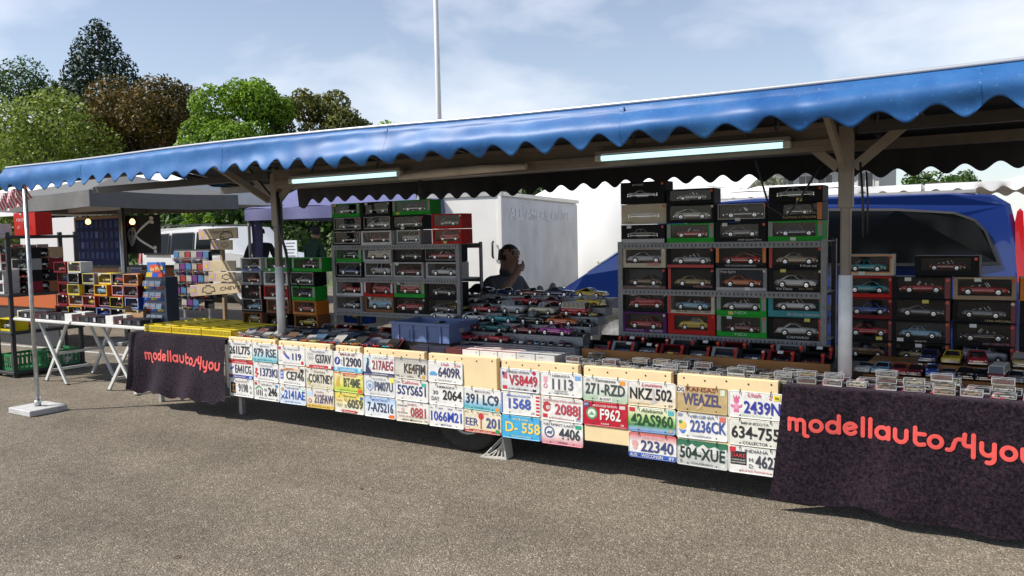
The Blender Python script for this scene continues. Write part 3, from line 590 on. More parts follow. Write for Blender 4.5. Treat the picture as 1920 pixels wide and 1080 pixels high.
plate(6, 2, '0881', (.42, .05, .06), .68, .46, bg=((0, (.66, .60, .48)), (.5, (.69, .66, .60)), (1, WHT)), top=('ZIA MEDAL', (.45, .12, .1), .3), shapes=[('ring', .22, .29, .045, .016, (.5, .12, .06))], texts=[('DISABLED', .20, .37, .04, .30, BLK), ('VETERAN', .20, .20, .04, .32, BLK), ('LAND OF ENCHANTMENT', .5, .12, .04, .8, (.3, .12, .1)), ('-NEW MEXICO-', .48, .035, .045, .6, BLK), ('752', .92, .04, .045, .1, BLK)], label='New Mexico disabled veteran license plate with red number 0881')
plate(7, 0, '6409R', (.05, .05, .12), .62, .64, top=('Utah', (.5, .03, .12), .22, .5, .07), bot=('SPECIAL INTEREST', (.2, .2, .2), .4), shapes=[('poly', [(.04, .20), (.10, .25), (.20, .26), (.28, .20), (.26, .16), (.06, .16)], (.10, .32, .55))], texts=[('31', .80, .39, .07, .1, RED), ('B', .91, .40, .05, .05, RED)])
plate(7, 1, '2064', BLK, .68, .54, top=('NEBRASKA', BLK, .5), texts=[('30', .2, .24, .1, .15, BLK), ('DAY', .2, .10, .1, .22, BLK)], label='plain white license plate reading 30 DAY 2064')
plate(7, 2, '1066M21', (.03, .06, .35), .5, .88, texts=[('IN', .08, .42, .04, .06, NAVY), ('EXP', .35, .42, .04, .12, NAVY), ('FEB', .62, .42, .04, .12, NAVY), ("93'", .90, .42, .04, .1, NAVY), ('MFG DLR', .5, .04, .045, .3, NAVY)])
plate(8, 1, '391 LC9', (.03, .05, .10), .5, .88, bg=((0, (.08, .38, .36)), (.22, (.20, .45, .58)), (.6, WHT), (1, WHT)), top=('MISSOURI', (.2, .2, .25), .4), bot=('SHOW ME STATE', (.03, .2, .2), .4), shapes=[st(.03, .03, TEAL, .1, .07), st(.86, .02, ORG, .09, .08)])
plate(8, 2, '201', (.06, .08, .25), .78, .36, bg=((0, (.42, .06, .05)), (.14, (.42, .06, .05)), (.16, (.68, .60, .40)), (1, (.72, .66, .50))), shapes=[('disc', .46, .38, .075, (.5, .04, .05)), ('rect', .445, .10, .03, .28, (.35, .05, .04)), st(.03, .06, WHT, .11, .10), st(.85, .03, GRN, .10, .09)], texts=[('EER', .21, .16, .18, .34, (.06, .08, .25)), ('1776', .07, .44, .035, .1, BLK), ('Bicentennial', .5, .44, .04, .3, (.4, .1, .1)), ('1976', .92, .44, .035, .1, BLK), ('SOUTH CAROLINA', .5, .022, .04, .5, (.75, .65, .45)), ('OCT', .085, .09, .04, .08, RED)], label='license plate reading EER 201 with a red palmetto tree')
plate(9, 0, 'V58449', (.42, .03, .05), .58, .72, bg=((0, (.58, .58, .59)), (1, (.66, .66, .67))), top=('DISABLED VETERAN', BLK, .58, .45), bot=('ALABAMA', BLK, .46), shapes=[('poly', [(.04, .42), (.16, .41), (.18, .26), (.06, .28)], (.45, .10, .12)), ('poly', [(.04, .42), (.10, .415), (.11, .34), (.05, .345)], NAVY), ('disc', .86, .43, .045, (.42, .03, .06)), st(.06, .04, RED, .11, .08), st(.82, .03, BLK, .09, .05)])
plate(9, 1, '1568', (.06, .10, .40), .48, .56, top=('Massachusetts', (.06, .15, .45), .6, .45, .055), shapes=[('rect', .0, .02, .045, .46, (.06, .10, .35))]+[('rect', .89, .03+.075*k, .09, .038, RED) for k in range(6)], texts=[('VETERAN', .82, .05, .05, .06, NAVY)], label='Massachusetts veteran license plate reading 1568 with red striped edge')
plate(9, 2, 'D- 558', (.72, .55, .12), .55, .88, bg=((0, (.05, .35, .60)), (1, (.06, .38, .64))), top=('AIUTANA', (.65, .6, .3), .4), bot=('1965 HAPPY LAND', (.6, .6, .4), .5), shapes=[('rect', .96, .05, .02, .4, RED)])
plate(10, 0, '1113', (.10, .10, .14), .54, .50, top=('NEBRASKA', (.08, .08, .1), .42), bot=('COMBAT WOUNDED', BLK, .36), shapes=[('poly', [(.08, .40), (.17, .40), (.165, .28), (.125, .25), (.085, .28)], (.62, .30, .38)), ('ring', .125, .20, .05, .02, (.55, .15, .25)), st(.83, .36, (.15, .35, .62), .13, .09)], texts=[('PURPLE HEART', .5, .095, .032, .3, BLK)], label='Nebraska purple heart license plate reading 1113')
plate(10, 1, '2088J', (.42, .05, .08), .64, .60, top=('JACKSONVILLE STATE UNIVERSITY', (.35, .03, .05), .9, .5, .045), bot=('Alabama', (.40, .04, .06), .5, .5), shapes=[('disc', .14, .27, .095, (.40, .04, .05)), ('disc', .17, .27, .05, (.55, .45, .42)), ('poly', [(.04, .36), (.16, .40), (.26, .33), (.14, .31)], (.42, .04, .05)), st(.05, .05, RED, .11, .08), st(.84, .03, (.35, .4, .5), .11, .07)], label='Alabama university license plate reading 2088J with a red bird head')
plate(10, 2, '4406', (.04, .05, .06), .68, .50, bg=((0, (.50, .12, .18)), (.25, (.66, .45, .45)), (.5, WHT), (1, WHT)), top=('ND SPIRIT LAKE', (.08, .08, .1), .72, .42), bot=('TRIBE', (.12, .05, .06), .26), shapes=[('ring', .20, .26, .125, .03, (.03, .08, .22)), ('poly', [(.12, .23), (.18, .29), (.22, .27), (.28, .31), (.24, .21), (.19, .23)], (.05, .1, .2)), st(.82, .38, (.03, .30, .18), .14, .08)], label='Spirit Lake tribe license plate reading 4406 with a ring emblem')
plate(11, 0, '271-RZD', (.05, .06, .06), .5, .88, bg=((0, (.32, .44, .30)), (.3, (.50, .58, .48)), (.65, (.66, .66, .62)), (1, WHT)), top=('Tennessee', BLK, .46, .5, .065), shapes=[('rect', .36, .02, .3, .085, WHT), st(.82, .37, ORG, .12, .09)], texts=[('JUL', .12, .41, .05, .08, BLK), ('BLOUNT', .51, .035, .055, .25, BLK)])
plate(11, 1, 'F962', (.72, .70, .66), .62, .46, bg=((0, (.42, .01, .03)), (1, (.45, .012, .03))), top=('MUSCOGEE NATION', (.72, .70, .66), .54, .5, .045), bot=('FARM', (.72, .70, .66), .17), shapes=[('disc', .20, .26, .125, (.08, .30, .15)), ('disc', .20, .26, .09, (.66, .68, .6)), ('poly', [(.13, .22), (.20, .30), (.27, .22)], (.10, .32, .2)), st(.02, .38, (.10, .06, .2), .12, .1), st(.82, .39, (.6, .5, .5), .13, .07)], texts=[('SEPT', .08, .42, .04, .1, WHT), ('OK', .89, .04, .05, .08, WHT)])
plate(12, 0, 'NKZ 502', BLK, .48, .88, bg=((0, (.66, .55, .36)), (.35, (.70, .64, .54)), (1, WHT)), top=('Louisiana', (.45, .03, .08), .42, .5, .07), bot=("Sportsman's Paradise", (.45, .3, .12), .42, .24), shapes=[('poly', [(.48, .05), (.53, .16), (.50, .28), (.54, .38), (.57, .30), (.56, .20), (.62, .10)], (.46, .44, .42))], texts=[('07', .89, .03, .05, .08, BLK)])
plate(12, 1, '42AS960', (.02, .06, .03), .5, .88, bg=((0, (.05, .12, .35)), (.14, (.25, .40, .55)), (.26, (.08, .25, .10)), (.5, (.25, .48, .14)), (.75, (.62, .68, .40)), (1, (.68, .68, .55))), top=('Alabama', (.05, .1, .05), .46, .5, .075), shapes=[st(.03, .40, RED, .12, .08), st(.84, .38, TEAL, .12, .09), ('disc', .9, .07, .03, (.6, .3, .1))])
plate(12, 2, '22340', (.05, .06, .16), .60, .68, bg=((0, (.03, .08, .35)), (.20, (.05, .12, .42)), (.23, WHT), (.62, WHT), (1, (.58, .06, .07))), top=('CELEBRATE CHILDREN', (.66, .5, .5), .4), shapes=[('disc', .14, .28, .07, (.62, .32, .30)), ('disc', .14, .20, .045, (.6, .40, .36))], texts=[('AUG', .11, .03, .065, .15, WHT), ('WISCONSIN', .5, .03, .065, .45, WHT), ('89', .9, .03, .065, .1, WHT)], label='Wisconsin license plate reading 22340 with red top and blue foot')
plate(13, 0, 'WEAZEL', (.08, .07, .16), .5, .74, bg=((0, (.42, .31, .14)), (.5, (.48, .36, .18)), (1, (.42, .30, .14))), top=('KANSAS', (.22, .03, .03), .56, .48, .085), shapes=[('rect', .0, .36, .17, .13, (.66, .64, .58)), st(.86, .36, (.58, .62, .5), .09, .11), ('poly', [(.38, .04), (.45, .14), (.52, .28), (.55, .20), (.47, .08)], (.52, .40, .22))], texts=[('DG', .085, .385, .085, .13, BLK)])
plate(13, 1, '2236CK', (.05, .09, .30), .62, .70, top=('VIRGINIA', (.10, .14, .28), .50, .5, .065), bot=('CHISAPEAKE', (.12, .16, .25), .36), shapes=[('disc', .12, .25, .08, (.70, .48, .10)), ('poly', [(.04, .18), (.10, .09), (.15, .09), (.2, .17), (.12, .15)], (.08, .18, .50)), ('disc', .08, .31, .035, GRN), st(.84, .37, (.55, .15, .12), .12, .1)], texts=[('SEP', .08, .42, .06, .1, NAVY)])
plate(13, 2, '504-XUE', (.02, .04, .03), .5, .88, bg=((0, (.46, .47, .45)), (.66, (.50, .51, .49)), (.78, (.04, .16, .09)), (1, (.03, .14, .08))), bot=('COLORADO', BLK, .42), shapes=[('poly', [(.03, .33), (.12, .40), (.2, .35), (.3, .43), (.4, .36), (.52, .44), (.62, .37), (.74, .42), (.86, .36), (.97, .40), (.97, .28), (.03, .28)], (.60, .61, .59)), st(.86, .03, (.55, .58, .52), .1, .08)], texts=[('5', .09, .05, .06, .04, BLK)])
plate(14, 0, '2439N', (.03, .04, .30), .62, .66, nz=.12, top=('Utah', (.48, .03, .12), .24, .48, .08), bot=('Share in Children', (.3, .45, .3), .5), shapes=[('disc', .15, .31, .05, (.62, .12, .26)), ('disc', .15, .20, .06, (.66, .30, .40)), ('poly', [(.10, .10), (.20, .10), (.19, .16), (.11, .16)], (.62, .15, .3)), ('poly', [(.04, .25), (.11, .22), (.11, .18), (.05, .19)], (.62, .15, .3)), ('poly', [(.26, .26), (.19, .22), (.19, .18), (.25, .20)], (.62, .15, .3)), ('poly', [(.10, .35), (.09, .42), (.13, .36), (.15, .43), (.17, .36), (.21, .42), (.2, .35)], (.62, .12, .26)), st(.83, .37, (.75, .62, .05), .12, .10)], texts=[('2', .77, .38, .08, .06, RED), ('06', .89, .395, .055, .07, BLK)])
plate(14, 1, '634-755', BLK, .5, .88, bg=((0, (.64, .63, .56)), (1, (.66, .65, .58))), top=('MINNESOTA', (.1, .1, .1), .5, .5, .05), texts=[('COLLECTOR', .5, .035, .06, .46, BLK)])
plate(14, 2, '4627', (.05, .05, .07), .72, .44, top=('INDIANA', (.06, .06, .08), .42, .52, .065), bot=('D.A.R.E. INDIANA', (.45, .04, .05), .5, .5), shapes=[('rect', .04, .16, .30, .25, BLK), st(.03, .39, RED, .11, .1), st(.87, .33, (.4, .35, .15), .09, .08)], texts=[('DARE', .19, .30, .07, .26, (.6, .05, .06)), ('TO RESIST DRUGS', .19, .24, .025, .26, WHT), ('AND VIOLENCE', .19, .19, .03, .26, WHT), ('H', .42, .24, .08, .07, BLK), ('D', .42, .12, .08, .07, BLK)], label='Indiana license plate reading HD 4627 with a black emblem')
# ------------------------------------------------------------------ model cars
def car_body(style):
    """unit-length car, nose to +x; slot 0 paint, 1 chrome, 2 second colour"""
    q = MB(); gl = MB()
    S_ = dict(coupe=dict(hood=.185, belt=.20, deck=.195, wx=(-.29, .30), gh=(.13, -.02, -.17, -.33), rz=.285, w=.205),
              fastback=dict(hood=.18, belt=.195, deck=.19, wx=(-.29, .31), gh=(.12, -.03, -.14, -.44), rz=.275, w=.205),
              sedan=dict(hood=.19, belt=.205, deck=.195, wx=(-.29, .30), gh=(.16, .04, -.17, -.29), rz=.30, w=.205),
              conv=dict(hood=.18, belt=.19, deck=.185, wx=(-.30, .30), gh=None, rz=.27, w=.205),
              race=dict(hood=.15, belt=.17, deck=.19, wx=(-.29, .30), gh=(.12, -.02, -.12, -.32), rz=.245, w=.215),
              pickup=dict(hood=.235, belt=.24, deck=.24, wx=(-.29, .29), gh=(.14, .08, -.07, -.09), rz=.385, w=.205),
              vintage=dict(hood=.25, belt=.26, deck=.23, wx=(-.30, .30), gh=(.12, .04, -.18, -.36), rz=.37, w=.19),
              hotrod=dict(hood=.22, belt=.23, deck=.20, wx=(-.30, .33), gh=(.02, -.02, -.20, -.24), rz=.345, w=.17),
              suv=dict(hood=.27, belt=.28, deck=.29, wx=(-.29, .30), gh=(.16, .09, -.43, -.46), rz=.43, w=.225),
              bus=dict(hood=.27, belt=.27, deck=.27, wx=(-.27, .27), gh=(.475, .43, -.44, -.475), rz=.455, w=.205))[style]
    w = S_['w']; wr = .078 if style not in ('bus', 'suv') else .085
    N = 44
    def ztop(x):
        h, b, d = S_['hood'], S_['belt'], S_['deck']
        z = h+(b-h)*min(1, max(0, (.45-x)/.3)) if x > .1 else (b if x > -.28 else b+(d-b)*min(1, (-.28-x)/.1))
        e = max(0, (abs(x)-.40)/.10); drop = {'vintage': .09, 'bus': .01, 'suv': .015, 'hotrod': .02}.get(style, .045)
        if style == 'vintage': z += .012*math.sin((x+.5)*math.pi)
        return z-drop*e*e
    sec = []
    for i in range(N+1):
        x = -.5+i/N; e = max(0, (abs(x)-.42)/.08); ww = w*(1-.10*e*e*(1 if style != 'bus' else .5)); zt = ztop(x); zb = .055+.03*e
        for xw in S_['wx']:
            dx = abs(x-xw)
            if dx < wr*1.12: zb = max(zb, .066+math.sqrt((wr*1.12)**2-dx*dx))
        zb = min(zb, zt-.03); zm = (zb+zt)/2
        sec.append([(x, -ww*.94, zb), (x, -ww, max(zm, zb+.01)), (x, -ww*.97, zt-.022), (x, -ww*.86, zt-.004), (x, 0, zt+.004), (x, ww*.86, zt-.004), (x, ww*.97, zt-.022), (x, ww, max(zm, zb+.01)), (x, ww*.94, zb)])
    vs = [p for s in sec for p in s]; n = 9
    q.add(vs, [(i*n+k, i*n+k+1, (i+1)*n+k+1, (i+1)*n+k) for i in range(N) for k in range(8)]+[tuple(range(9)), tuple(N*n+k for k in range(8, -1, -1))]+[(i*n, (i+1)*n, (i+1)*n+8, i*n+8) for i in range(N)], 0, True)
    # bumpers, lamps, grille
    for s in (-1, 1):
        q.box(s*.5-.012, s*.5+.012, -w*.93, w*.93, .075, .105, 1)
        for t in (-1, 1): q.lathe([(0, .016*s), (.018, .012*s), (.022, 0)], 8, 1, 'x', (s*.493, t*w*.70, .145 if style not in ('bus',) else .19))
    q.box(.493, .503, -w*.5, w*.5, .118, .15, 1)
    q.box(-.42, .42, -w*1.004, -w*.99, .10, .108, 1); q.box(-.42, .42, w*.99, w*1.004, .10, .108, 1)
    gh = S_['gh']; rz = S_['rz']; b = S_['belt']-.006
    if gh:
        a0, a1, a2, a3 = gh; wb = w*.90; wt = w*(.70 if style != 'bus' else .84)
        V = [(a0, -wb, b), (a0, wb, b), (a3, wb, b), (a3, -wb, b), (a1, -wt, rz), (a1, wt, rz), (a2, wt, rz), (a2, -wt, rz)]
        gl.add(V, [(0, 1, 5, 4), (1, 2, 6, 5), (2, 3, 7, 6), (3, 0, 4, 7), (4, 5, 6, 7)])
        rm = 2 if style in ('bus',) else 0
        # roof shell, a little larger than the glass top
        t_ = .014; u_ = .006
        V = [(a1+u_, -wt-u_, rz-.004), (a1+u_, wt+u_, rz-.004), (a2-u_, wt+u_, rz-.004), (a2-u_, -wt-u_, rz-.004), (a1-.03, -wt*.8, rz+t_), (a1-.03, wt*.8, rz+t_), (a2+.03, wt*.8, rz+t_), (a2+.03, -wt*.8, rz+t_)]
        q.add(V, [(0, 1, 5, 4), (1, 2, 6, 5), (2, 3, 7, 6), (3, 0, 4, 7), (4, 5, 6, 7), (3, 2, 1, 0)], rm)
        def pil(xb, xt, wd):
            for s in (-1, 1): q.bar((xb, s*(wb+.001), b-.004), (xt, s*(wt+.001), rz), wd, wd*.7, rm)
        pil(a0, a1, .016); pil(a3, a2, .022)
        if style in ('sedan', 'suv'): pil((a0+a3)/2, (a1+a2)/2, .016)
        if style in ('coupe', 'fastback', 'vintage', 'race'):
            for s in (-1, 1): q.add([(a3+.01, s*(wb+.003), b), (a2+.03, s*(wt+.003), rz), (a2-.005, s*(wt+.003), rz), (a3-.005, s*(wb+.003), b), (a3+(.06 if style != 'coupe' else .05), s*(wb+.003), b)], [(0, 1, 2, 3), (0, 4, 1)], 0)
        if style == 'bus':
            for k in range(5): pil(a0-.19*(k+.8), a1-.178*(k+.8), .018)
            q.box(-.47, .47, -w*.995, w*.995, .262, .285, 2)
        if style == 'pickup':
            q.box(-.47, -.11, -w*.80, w*.80, .19, .2425, 3)
    else:
        gl.add([(.10, -w*.84, b), (.10, w*.84, b), (.03, w*.72, rz), (.03, -w*.72, rz)], [(0, 1, 2, 3)])
        q.bar((.10, -w*.86, b), (.03, -w*.74, rz), .010, .010, 1); q.bar((.10, w*.86, b), (.03, w*.74, rz), .010, .010, 1); q.bar((.03, -w*.74, rz), (.03, w*.74, rz), .010, .010, 1)
        q.box(-.24, .085, -w*.74, w*.74, .15, b+.0125, 3)
        for s in (-1, 1):
            q.cbox(-.10, -.06, s*w*.36-.05, s*w*.36+.05, b, b+.055, .008, 2)
        q.cbox(-.25, -.20, -w*.6, w*.6, b, b+.03, .008, 2)
    return q, gl, S_['wx'], w, wr
SECOND = mat('ivory_trim', (.62, .58, .50), .35); DARKIN = mat('dark_interior', (.015, .014, .013), .7)
CARS = {}
for s_ in ('coupe', 'fastback', 'sedan', 'conv', 'race', 'pickup', 'vintage', 'hotrod', 'suv', 'bus'):
    b_, g_, wx_, w_, wr_ = car_body(s_); CARS[s_] = (b_.mesh('body', [PAINT, CHROME, SECOND, DARKIN]), g_.mesh('windows', GLASSD), wx_, w_, wr_)
def wheel_mesh(r):
    q = MB(); q.lathe([(r*.62, -.022), (r*.95, -.024), (r, -.014), (r, .014), (r*.95, .024), (r*.62, .022)], 16, 0, 'y')
    q.lathe([(0, -.026), (r*.25, -.026), (r*.45, -.018), (r*.63, -.0225)], 12, 1, 'y'); q.lathe([(0, .026), (r*.25, .026), (r*.45, .018), (r*.63, .0225)], 12, 1, 'y')
    return q.mesh('wheel', [mat('model_tyre', (.015, .015, .015), .6), CHROME])
WHEEL = {r: wheel_mesh(r) for r in (.078, .085)}
def car_parts(root, style, col, L, z=0., flip=1):
    bm, gm, wx, w, wr = CARS[style]
    b = link('body', bm, root, (0, 0, z), None, col); b.scale = (L*flip, L, L)
    g = link('windows', gm, root, (0, 0, z)); g.scale = (L*flip, L, L)
    for x in wx:
        for s in (-1, 1):
            o = link('wheel', WHEEL[wr], root, (x*L*flip, s*(w-.016)*L, z+wr*L)); o.scale = (L, L, L)
    return b
CN = dict(red=(.42, .015, .02), darkred=(.16, .012, .018), black=(.012, .012, .014), white=(.62, .61, .58), yellow=(.62, .42, .03), orange=(.55, .12, .02), blue=(.03, .08, .33), darkblue=(.015, .025, .10), teal=(.03, .28, .32), lightblue=(.22, .42, .55), silver=(.42, .42, .43), grey=(.18, .18, .19), green=(.02, .12, .05), purple=(.38, .03, .28), cream=(.58, .52, .38), gold=(.36, .25, .09), brown=(.15, .07, .03), tan=(.38, .28, .17), darkgreen=(.012, .05, .035), tealgreen=(.02, .14, .14), mixed=(.42, .02, .03))
WORD = dict(conv='convertible', vintage='vintage coupe', hotrod='hot rod', suv='off-roader', bus='camper bus', race='race car')
def cname(c): return {'darkred': 'dark red', 'darkblue': 'dark blue', 'lightblue': 'light blue', 'darkgreen': 'dark green', 'tealgreen': 'deep teal'}.get(c, c)
def model_car(style, c, L, loc, rz, label, group, flip=1):
    t = thing('model_car', label, 'model car', loc, rz, group); car_parts(t, style, CN[c], L, 0, flip); return t

# ------------------------------------------------------------------ boxed cars
CART = {}
def carton_mesh(w, h, d, ml, mr, mb_, mt):
    key = tuple(round(k, 3) for k in (w, h, d, ml, mr, mb_, mt))
    if key in CART: return CART[key]
    q = MB(); x0, x1 = -w/2, w/2; a0, a1, c0, c1 = x0+ml, x1-mr, mb_, h-mt; t = .004
    q.quad((x0, d, 0), (x1, d, 0), (x1, d, h), (x0, d, h)); q.quad((x0, 0, 0), (x0, d, 0), (x0, d, h), (x0, 0, h)); q.quad((x1, 0, 0), (x1, d, 0), (x1, d, h), (x1, 0, h))
    q.quad((x0, 0, 0), (x1, 0, 0), (x1, d, 0), (x0, d, 0)); q.quad((x0, 0, h), (x1, 0, h), (x1, d, h), (x0, d, h))
    O = [(x0, 0, 0), (x1, 0, 0), (x1, 0, h), (x0, 0, h)]; I = [(a0, 0, c0), (a1, 0, c0), (a1, 0, c1), (a0, 0, c1)]; B = [(x, .010, z) for x, _, z in I]
    q.add(O+I, [(0, 1, 5, 4), (1, 2, 6, 5), (2, 3, 7, 6), (3, 0, 4, 7)]); q.add(I+B, [(k, (k+1) % 4, (k+1) % 4+4, k+4) for k in range(4)])
    me = q.mesh('carton', CARD); f = MB(); f.quad((a0, .006, c0), (a1, .006, c0), (a1, .006, c1), (a0, .006, c1)); fm = f.mesh('window_film', FILM)
    ins = MB(); iy = d-.012; ins.add([(a0-.01, .012, c0-.002), (a1+.01, .012, c0-.002), (a1+.01, iy, c0-.002), (a0-.01, iy, c0-.002)], [(0, 1, 2, 3)]); im = ins.mesh('tray', CARD)
    CART[key] = (me, fm, im); return CART[key]
BC = dict(black=(.010, .010, .011), green=(.02, .30, .03), grey=(.23, .23, .235), white=(.56, .56, .55), red=(.42, .02, .015), cream=(.50, .44, .33), brown=(.22, .09, .04), teal=(.05, .24, .25), blue=(.02, .07, .32), yellow=(.62, .50, .02), orange=(.55, .17, .02), tan=(.32, .22, .13), darkred=(.15, .015, .02), silver=(.35, .35, .36), purple=(.10, .02, .12))
def boxed(x, y, z, w, h, d, box, style, car, label, group, m=(.022, .022, .022, .010), accent=None, words=None, solid=False, rz=0., tilt=0., L=None, flip=1, wcol=(.6, .6, .58)):
    """x = centre, y = front, z = base"""
    t = thing('boxed_model_car', label, 'boxed model car', (x, y, z), rz+random.uniform(-.045, .045), group)
    if tilt: t.rotation_euler = (tilt, 0, rz)
    ml, mr, mb_, mt = m
    if solid: ml, mr, mb_, mt = w/2-.0005, w/2-.0005, h/2-.0005, h/2-.0005
    me, fm, im = carton_mesh(w-.004, h-.002, d, ml, mr, mb_, mt)
    link('carton', me, t, None, None, BC[box])
    if not solid:
        link('window_film', fm, t); link('tray', im, t, None, None, tuple(k*.5 for k in BC[box]))
        c = link('model_car', CARS[style][0], t, (0, d*.5, mb_+.001), None, CN[car]); L = L or min((w-ml-mr)*.95, (h-mb_-mt)*2.9, .275); L *= random.uniform(.86, 1.0); flip = random.choice((1, 1, -1)); c.scale = (L*flip, L, L); c.rotation_euler = (0, 0, random.uniform(-.22, .16))
        q = MB(); q.quad((-w/2+.006, d-.016, .004), (w/2-.006, d-.016, .004), (w/2-.006, d-.016, h-.006), (-w/2+.006, d-.016, h-.006)); link('backdrop', q.mesh('backdrop', CARD), t, None, None, random.choice([(.02, .02, .025), (.03, .03, .035), (.03, .05, .09), (.07, .06, .05), (.10, .10, .10), (.05, .02, .02), (.12, .13, .15), (.02, .02, .02)]))
        link('windows', CARS[style][1], c)
        for xx in CARS[style][2]:
            for s in (-1, 1): link('wheel', WHEEL[CARS[style][4]], c, (xx, s*(CARS[style][3]-.016), CARS[style][4]))
    else:
        # printed picture of a car on the closed lid: shallow relief of the side view
        c = link('printed_car', CARS[style][0], t, (0, -.001, h*.22), None, CN[car]); L = w*.66; c.scale = (L*flip, L*.004, L)
    if accent:
        kind, col = accent; q = MB(); cc = BC[col] if isinstance(col, str) else col; W2 = w/2-.004
        if kind == 'bottom': q.quad((-W2, -.0015, .002), (W2, -.0015, .002), (W2, -.0015, mb_-.001 if not solid else h*.22), (-W2, -.0015, mb_-.001 if not solid else h*.22))
        elif kind == 'left': q.quad((-W2, -.0015, .002), (-W2+ml*.95, -.0015, .002), (-W2+ml*.95, -.0015, h-.006), (-W2, -.0015, h-.006))
        elif kind == 'right': q.quad((W2-mr*.95, -.0015, .002), (W2, -.0015, .002), (W2, -.0015, h-.006), (W2-mr*.95, -.0015, h-.006))
        elif kind == 'sides':
            for s in (-1, 1):
                q = MB(); a, b = sorted((s*W2, s*(W2-min(ml, mr)*.95))); q.quad((a, -.0015, h*.25), (b, -.0015, h*.25), (b, -.0015, h-.006), (a, -.0015, h-.006))
                if s < 0: q.build('coloured_band', flat(cc, .4), t)
        elif kind == 'frame':
            g_ = .005; X0, X1, Z0, Z1 = -w/2+ml-.001, w/2-mr+.001, mb_-.001, h-mt+.001
            o = [(X0-g_, Z0-g_), (X1+g_, Z0-g_), (X1+g_, Z1+g_), (X0-g_, Z1+g_)]; i = [(X0, Z0), (X1, Z0), (X1, Z1), (X0, Z1)]
            q.add([(a, -.0015, b) for a, b in o+i], [(k, (k+1) % 4, (k+1) % 4+4, k+4) for k in range(4)])
        q.build('coloured_band', flat(cc, .4), t)
    if words:
        for k, (s, cx, cz, hh, ww, cc) in enumerate(words): text(s, hh, flat(cc, .4), t, (cx*w, -.0025-.0003*k, cz*h), ww*w if ww else None)
    if random.random() < .45:
        q = MB(); sx_ = random.uniform(-w*.42, w*.2); sz_ = random.choice((.004, h-.026)); q.quad((sx_, -.0032, sz_), (sx_+.034, -.0032, sz_), (sx_+.034, -.0032, sz_+.02), (sx_, -.0032, sz_+.02)); q.build('price_sticker', flat(random.choice([(.6, .6, .57), (.62, .5, .1), (.6, .6, .57)]), .5), t)
    # price dot
    q = MB(); rr = .009; px_, pz_ = w/2-.018, h-.02
    q.add([(px_+rr*math.cos(k*.6283), -.0019, pz_+rr*math.sin(k*.6283)) for k in range(10)], [list(range(10))]); q.build('price_dot', flat(random.choice([(.55, .05, .03), (.6, .1, .03), (.6, .55, .4)]), .5), t)
    return t
def cardesc(style, car): return cname(car)+' '+WORD.get(style, style)
W_ = (.62, .62, .60)
# ---- metal shelves
def shelf(x0, x1, y0, y1, ztop, tiers, zfoot, label):
    t = thing('metal_shelf', label, 'shelf', ((x0+x1)/2, y0, zfoot), 0, 'metal shelves of boxed cars'); cx = (x0+x1)/2
    for x in (x0, x1):
        for y in (y0, y1):
            q = MB(); s = 1 if x == x0 else -1; e = 1 if y == y0 else -1
            q.box(min(x-cx, x-cx+s*.034), max(x-cx, x-cx+s*.034), min(y-y0, y-y0+e*.003), max(y-y0, y-y0+e*.003), 0, ztop-zfoot+.012); q.box(min(x-cx, x-cx+s*.003), max(x-cx, x-cx+s*.003), min(y-y0+e*.003, y-y0+e*.034), max(y-y0+e*.003, y-y0+e*.034), 0, ztop-zfoot+.012)
            q.build('upright', SHELFST, t)
    for z in tiers:
        q = MB(); q.box(x0-cx+.004, x1-cx-.004, .004, y1-y0-.004, z-zfoot-.004, z-zfoot); q.box(x0-cx+.036, x1-cx-.036, -.004, .002, z-zfoot-.038, z-zfoot+.002); q.box(x0-cx+.036, x1-cx-.036, y1-y0-.002, y1-y0+.004, z-zfoot-.038, z-zfoot+.002)
        for k in range(46):
            xx = x0-cx+.06+k*(x1-x0-.12)/45
            q.box(xx-.004, xx+.004, -.0052, -.0042, z-zfoot-.026, z-zfoot-.010, 1)
        q.build('tier', [SHELFST, BLACKPL], t)
    return t
shelf(-2.372, -.985, .65, .98, 1.475, (1.475, 1.158, .857), .69, 'perforated metal shelf stacked with boxed cars in front of the blue van')
shelf(-5.132, -3.742, .65, .98, 1.487, (1.487, 1.207, .914), .69, 'perforated metal shelf stacked with boxed cars in front of the purple tent')
GS = 'boxed cars on the metal shelves'
def row(x0, pitch, y, z, h, items, where, d=.145):
    for k, it in enumerate(items):
        if it is None: continue
        box, style, car, kw = it; kw = dict(kw); hh = kw.pop('h', h); ww = kw.pop('w', pitch-.006); dz = kw.pop('dz', 0); dx = kw.pop('dx', 0); lbl = kw.pop('label', None)
        # green boxes of this maker have a grey upper frame
        if box == 'welly': box = 'green'; kw.setdefault('m', (.028, .04, .030, .010)); kw.setdefault('accent', ('sides', 'grey'))
        lab = lbl or '%s box with %s, %s' % (box if not kw.get('solid') else 'closed '+box, cardesc(style, car), where)
        boxed(x0+pitch*(k+.5)+dx, y+random.uniform(-.012, .008), z+dz, ww, hh, d, box, style, car, lab, GS, **kw)
P = .3365; X0 = -2.352
row(X0, P, .66, 1.477, .128, [('black', 'sedan', 'black', dict(accent=('bottom', 'silver'), solid=True)), ('welly', 'conv', 'red', {}), ('black', 'coupe', 'grey', dict(words=[('1969 Grand Prix', .18, .06, .012, .45, W_)], m=(.03, .05, .03, .014))), ('welly', 'sedan', 'darkblue', {})], 'just above the shelf before the van')
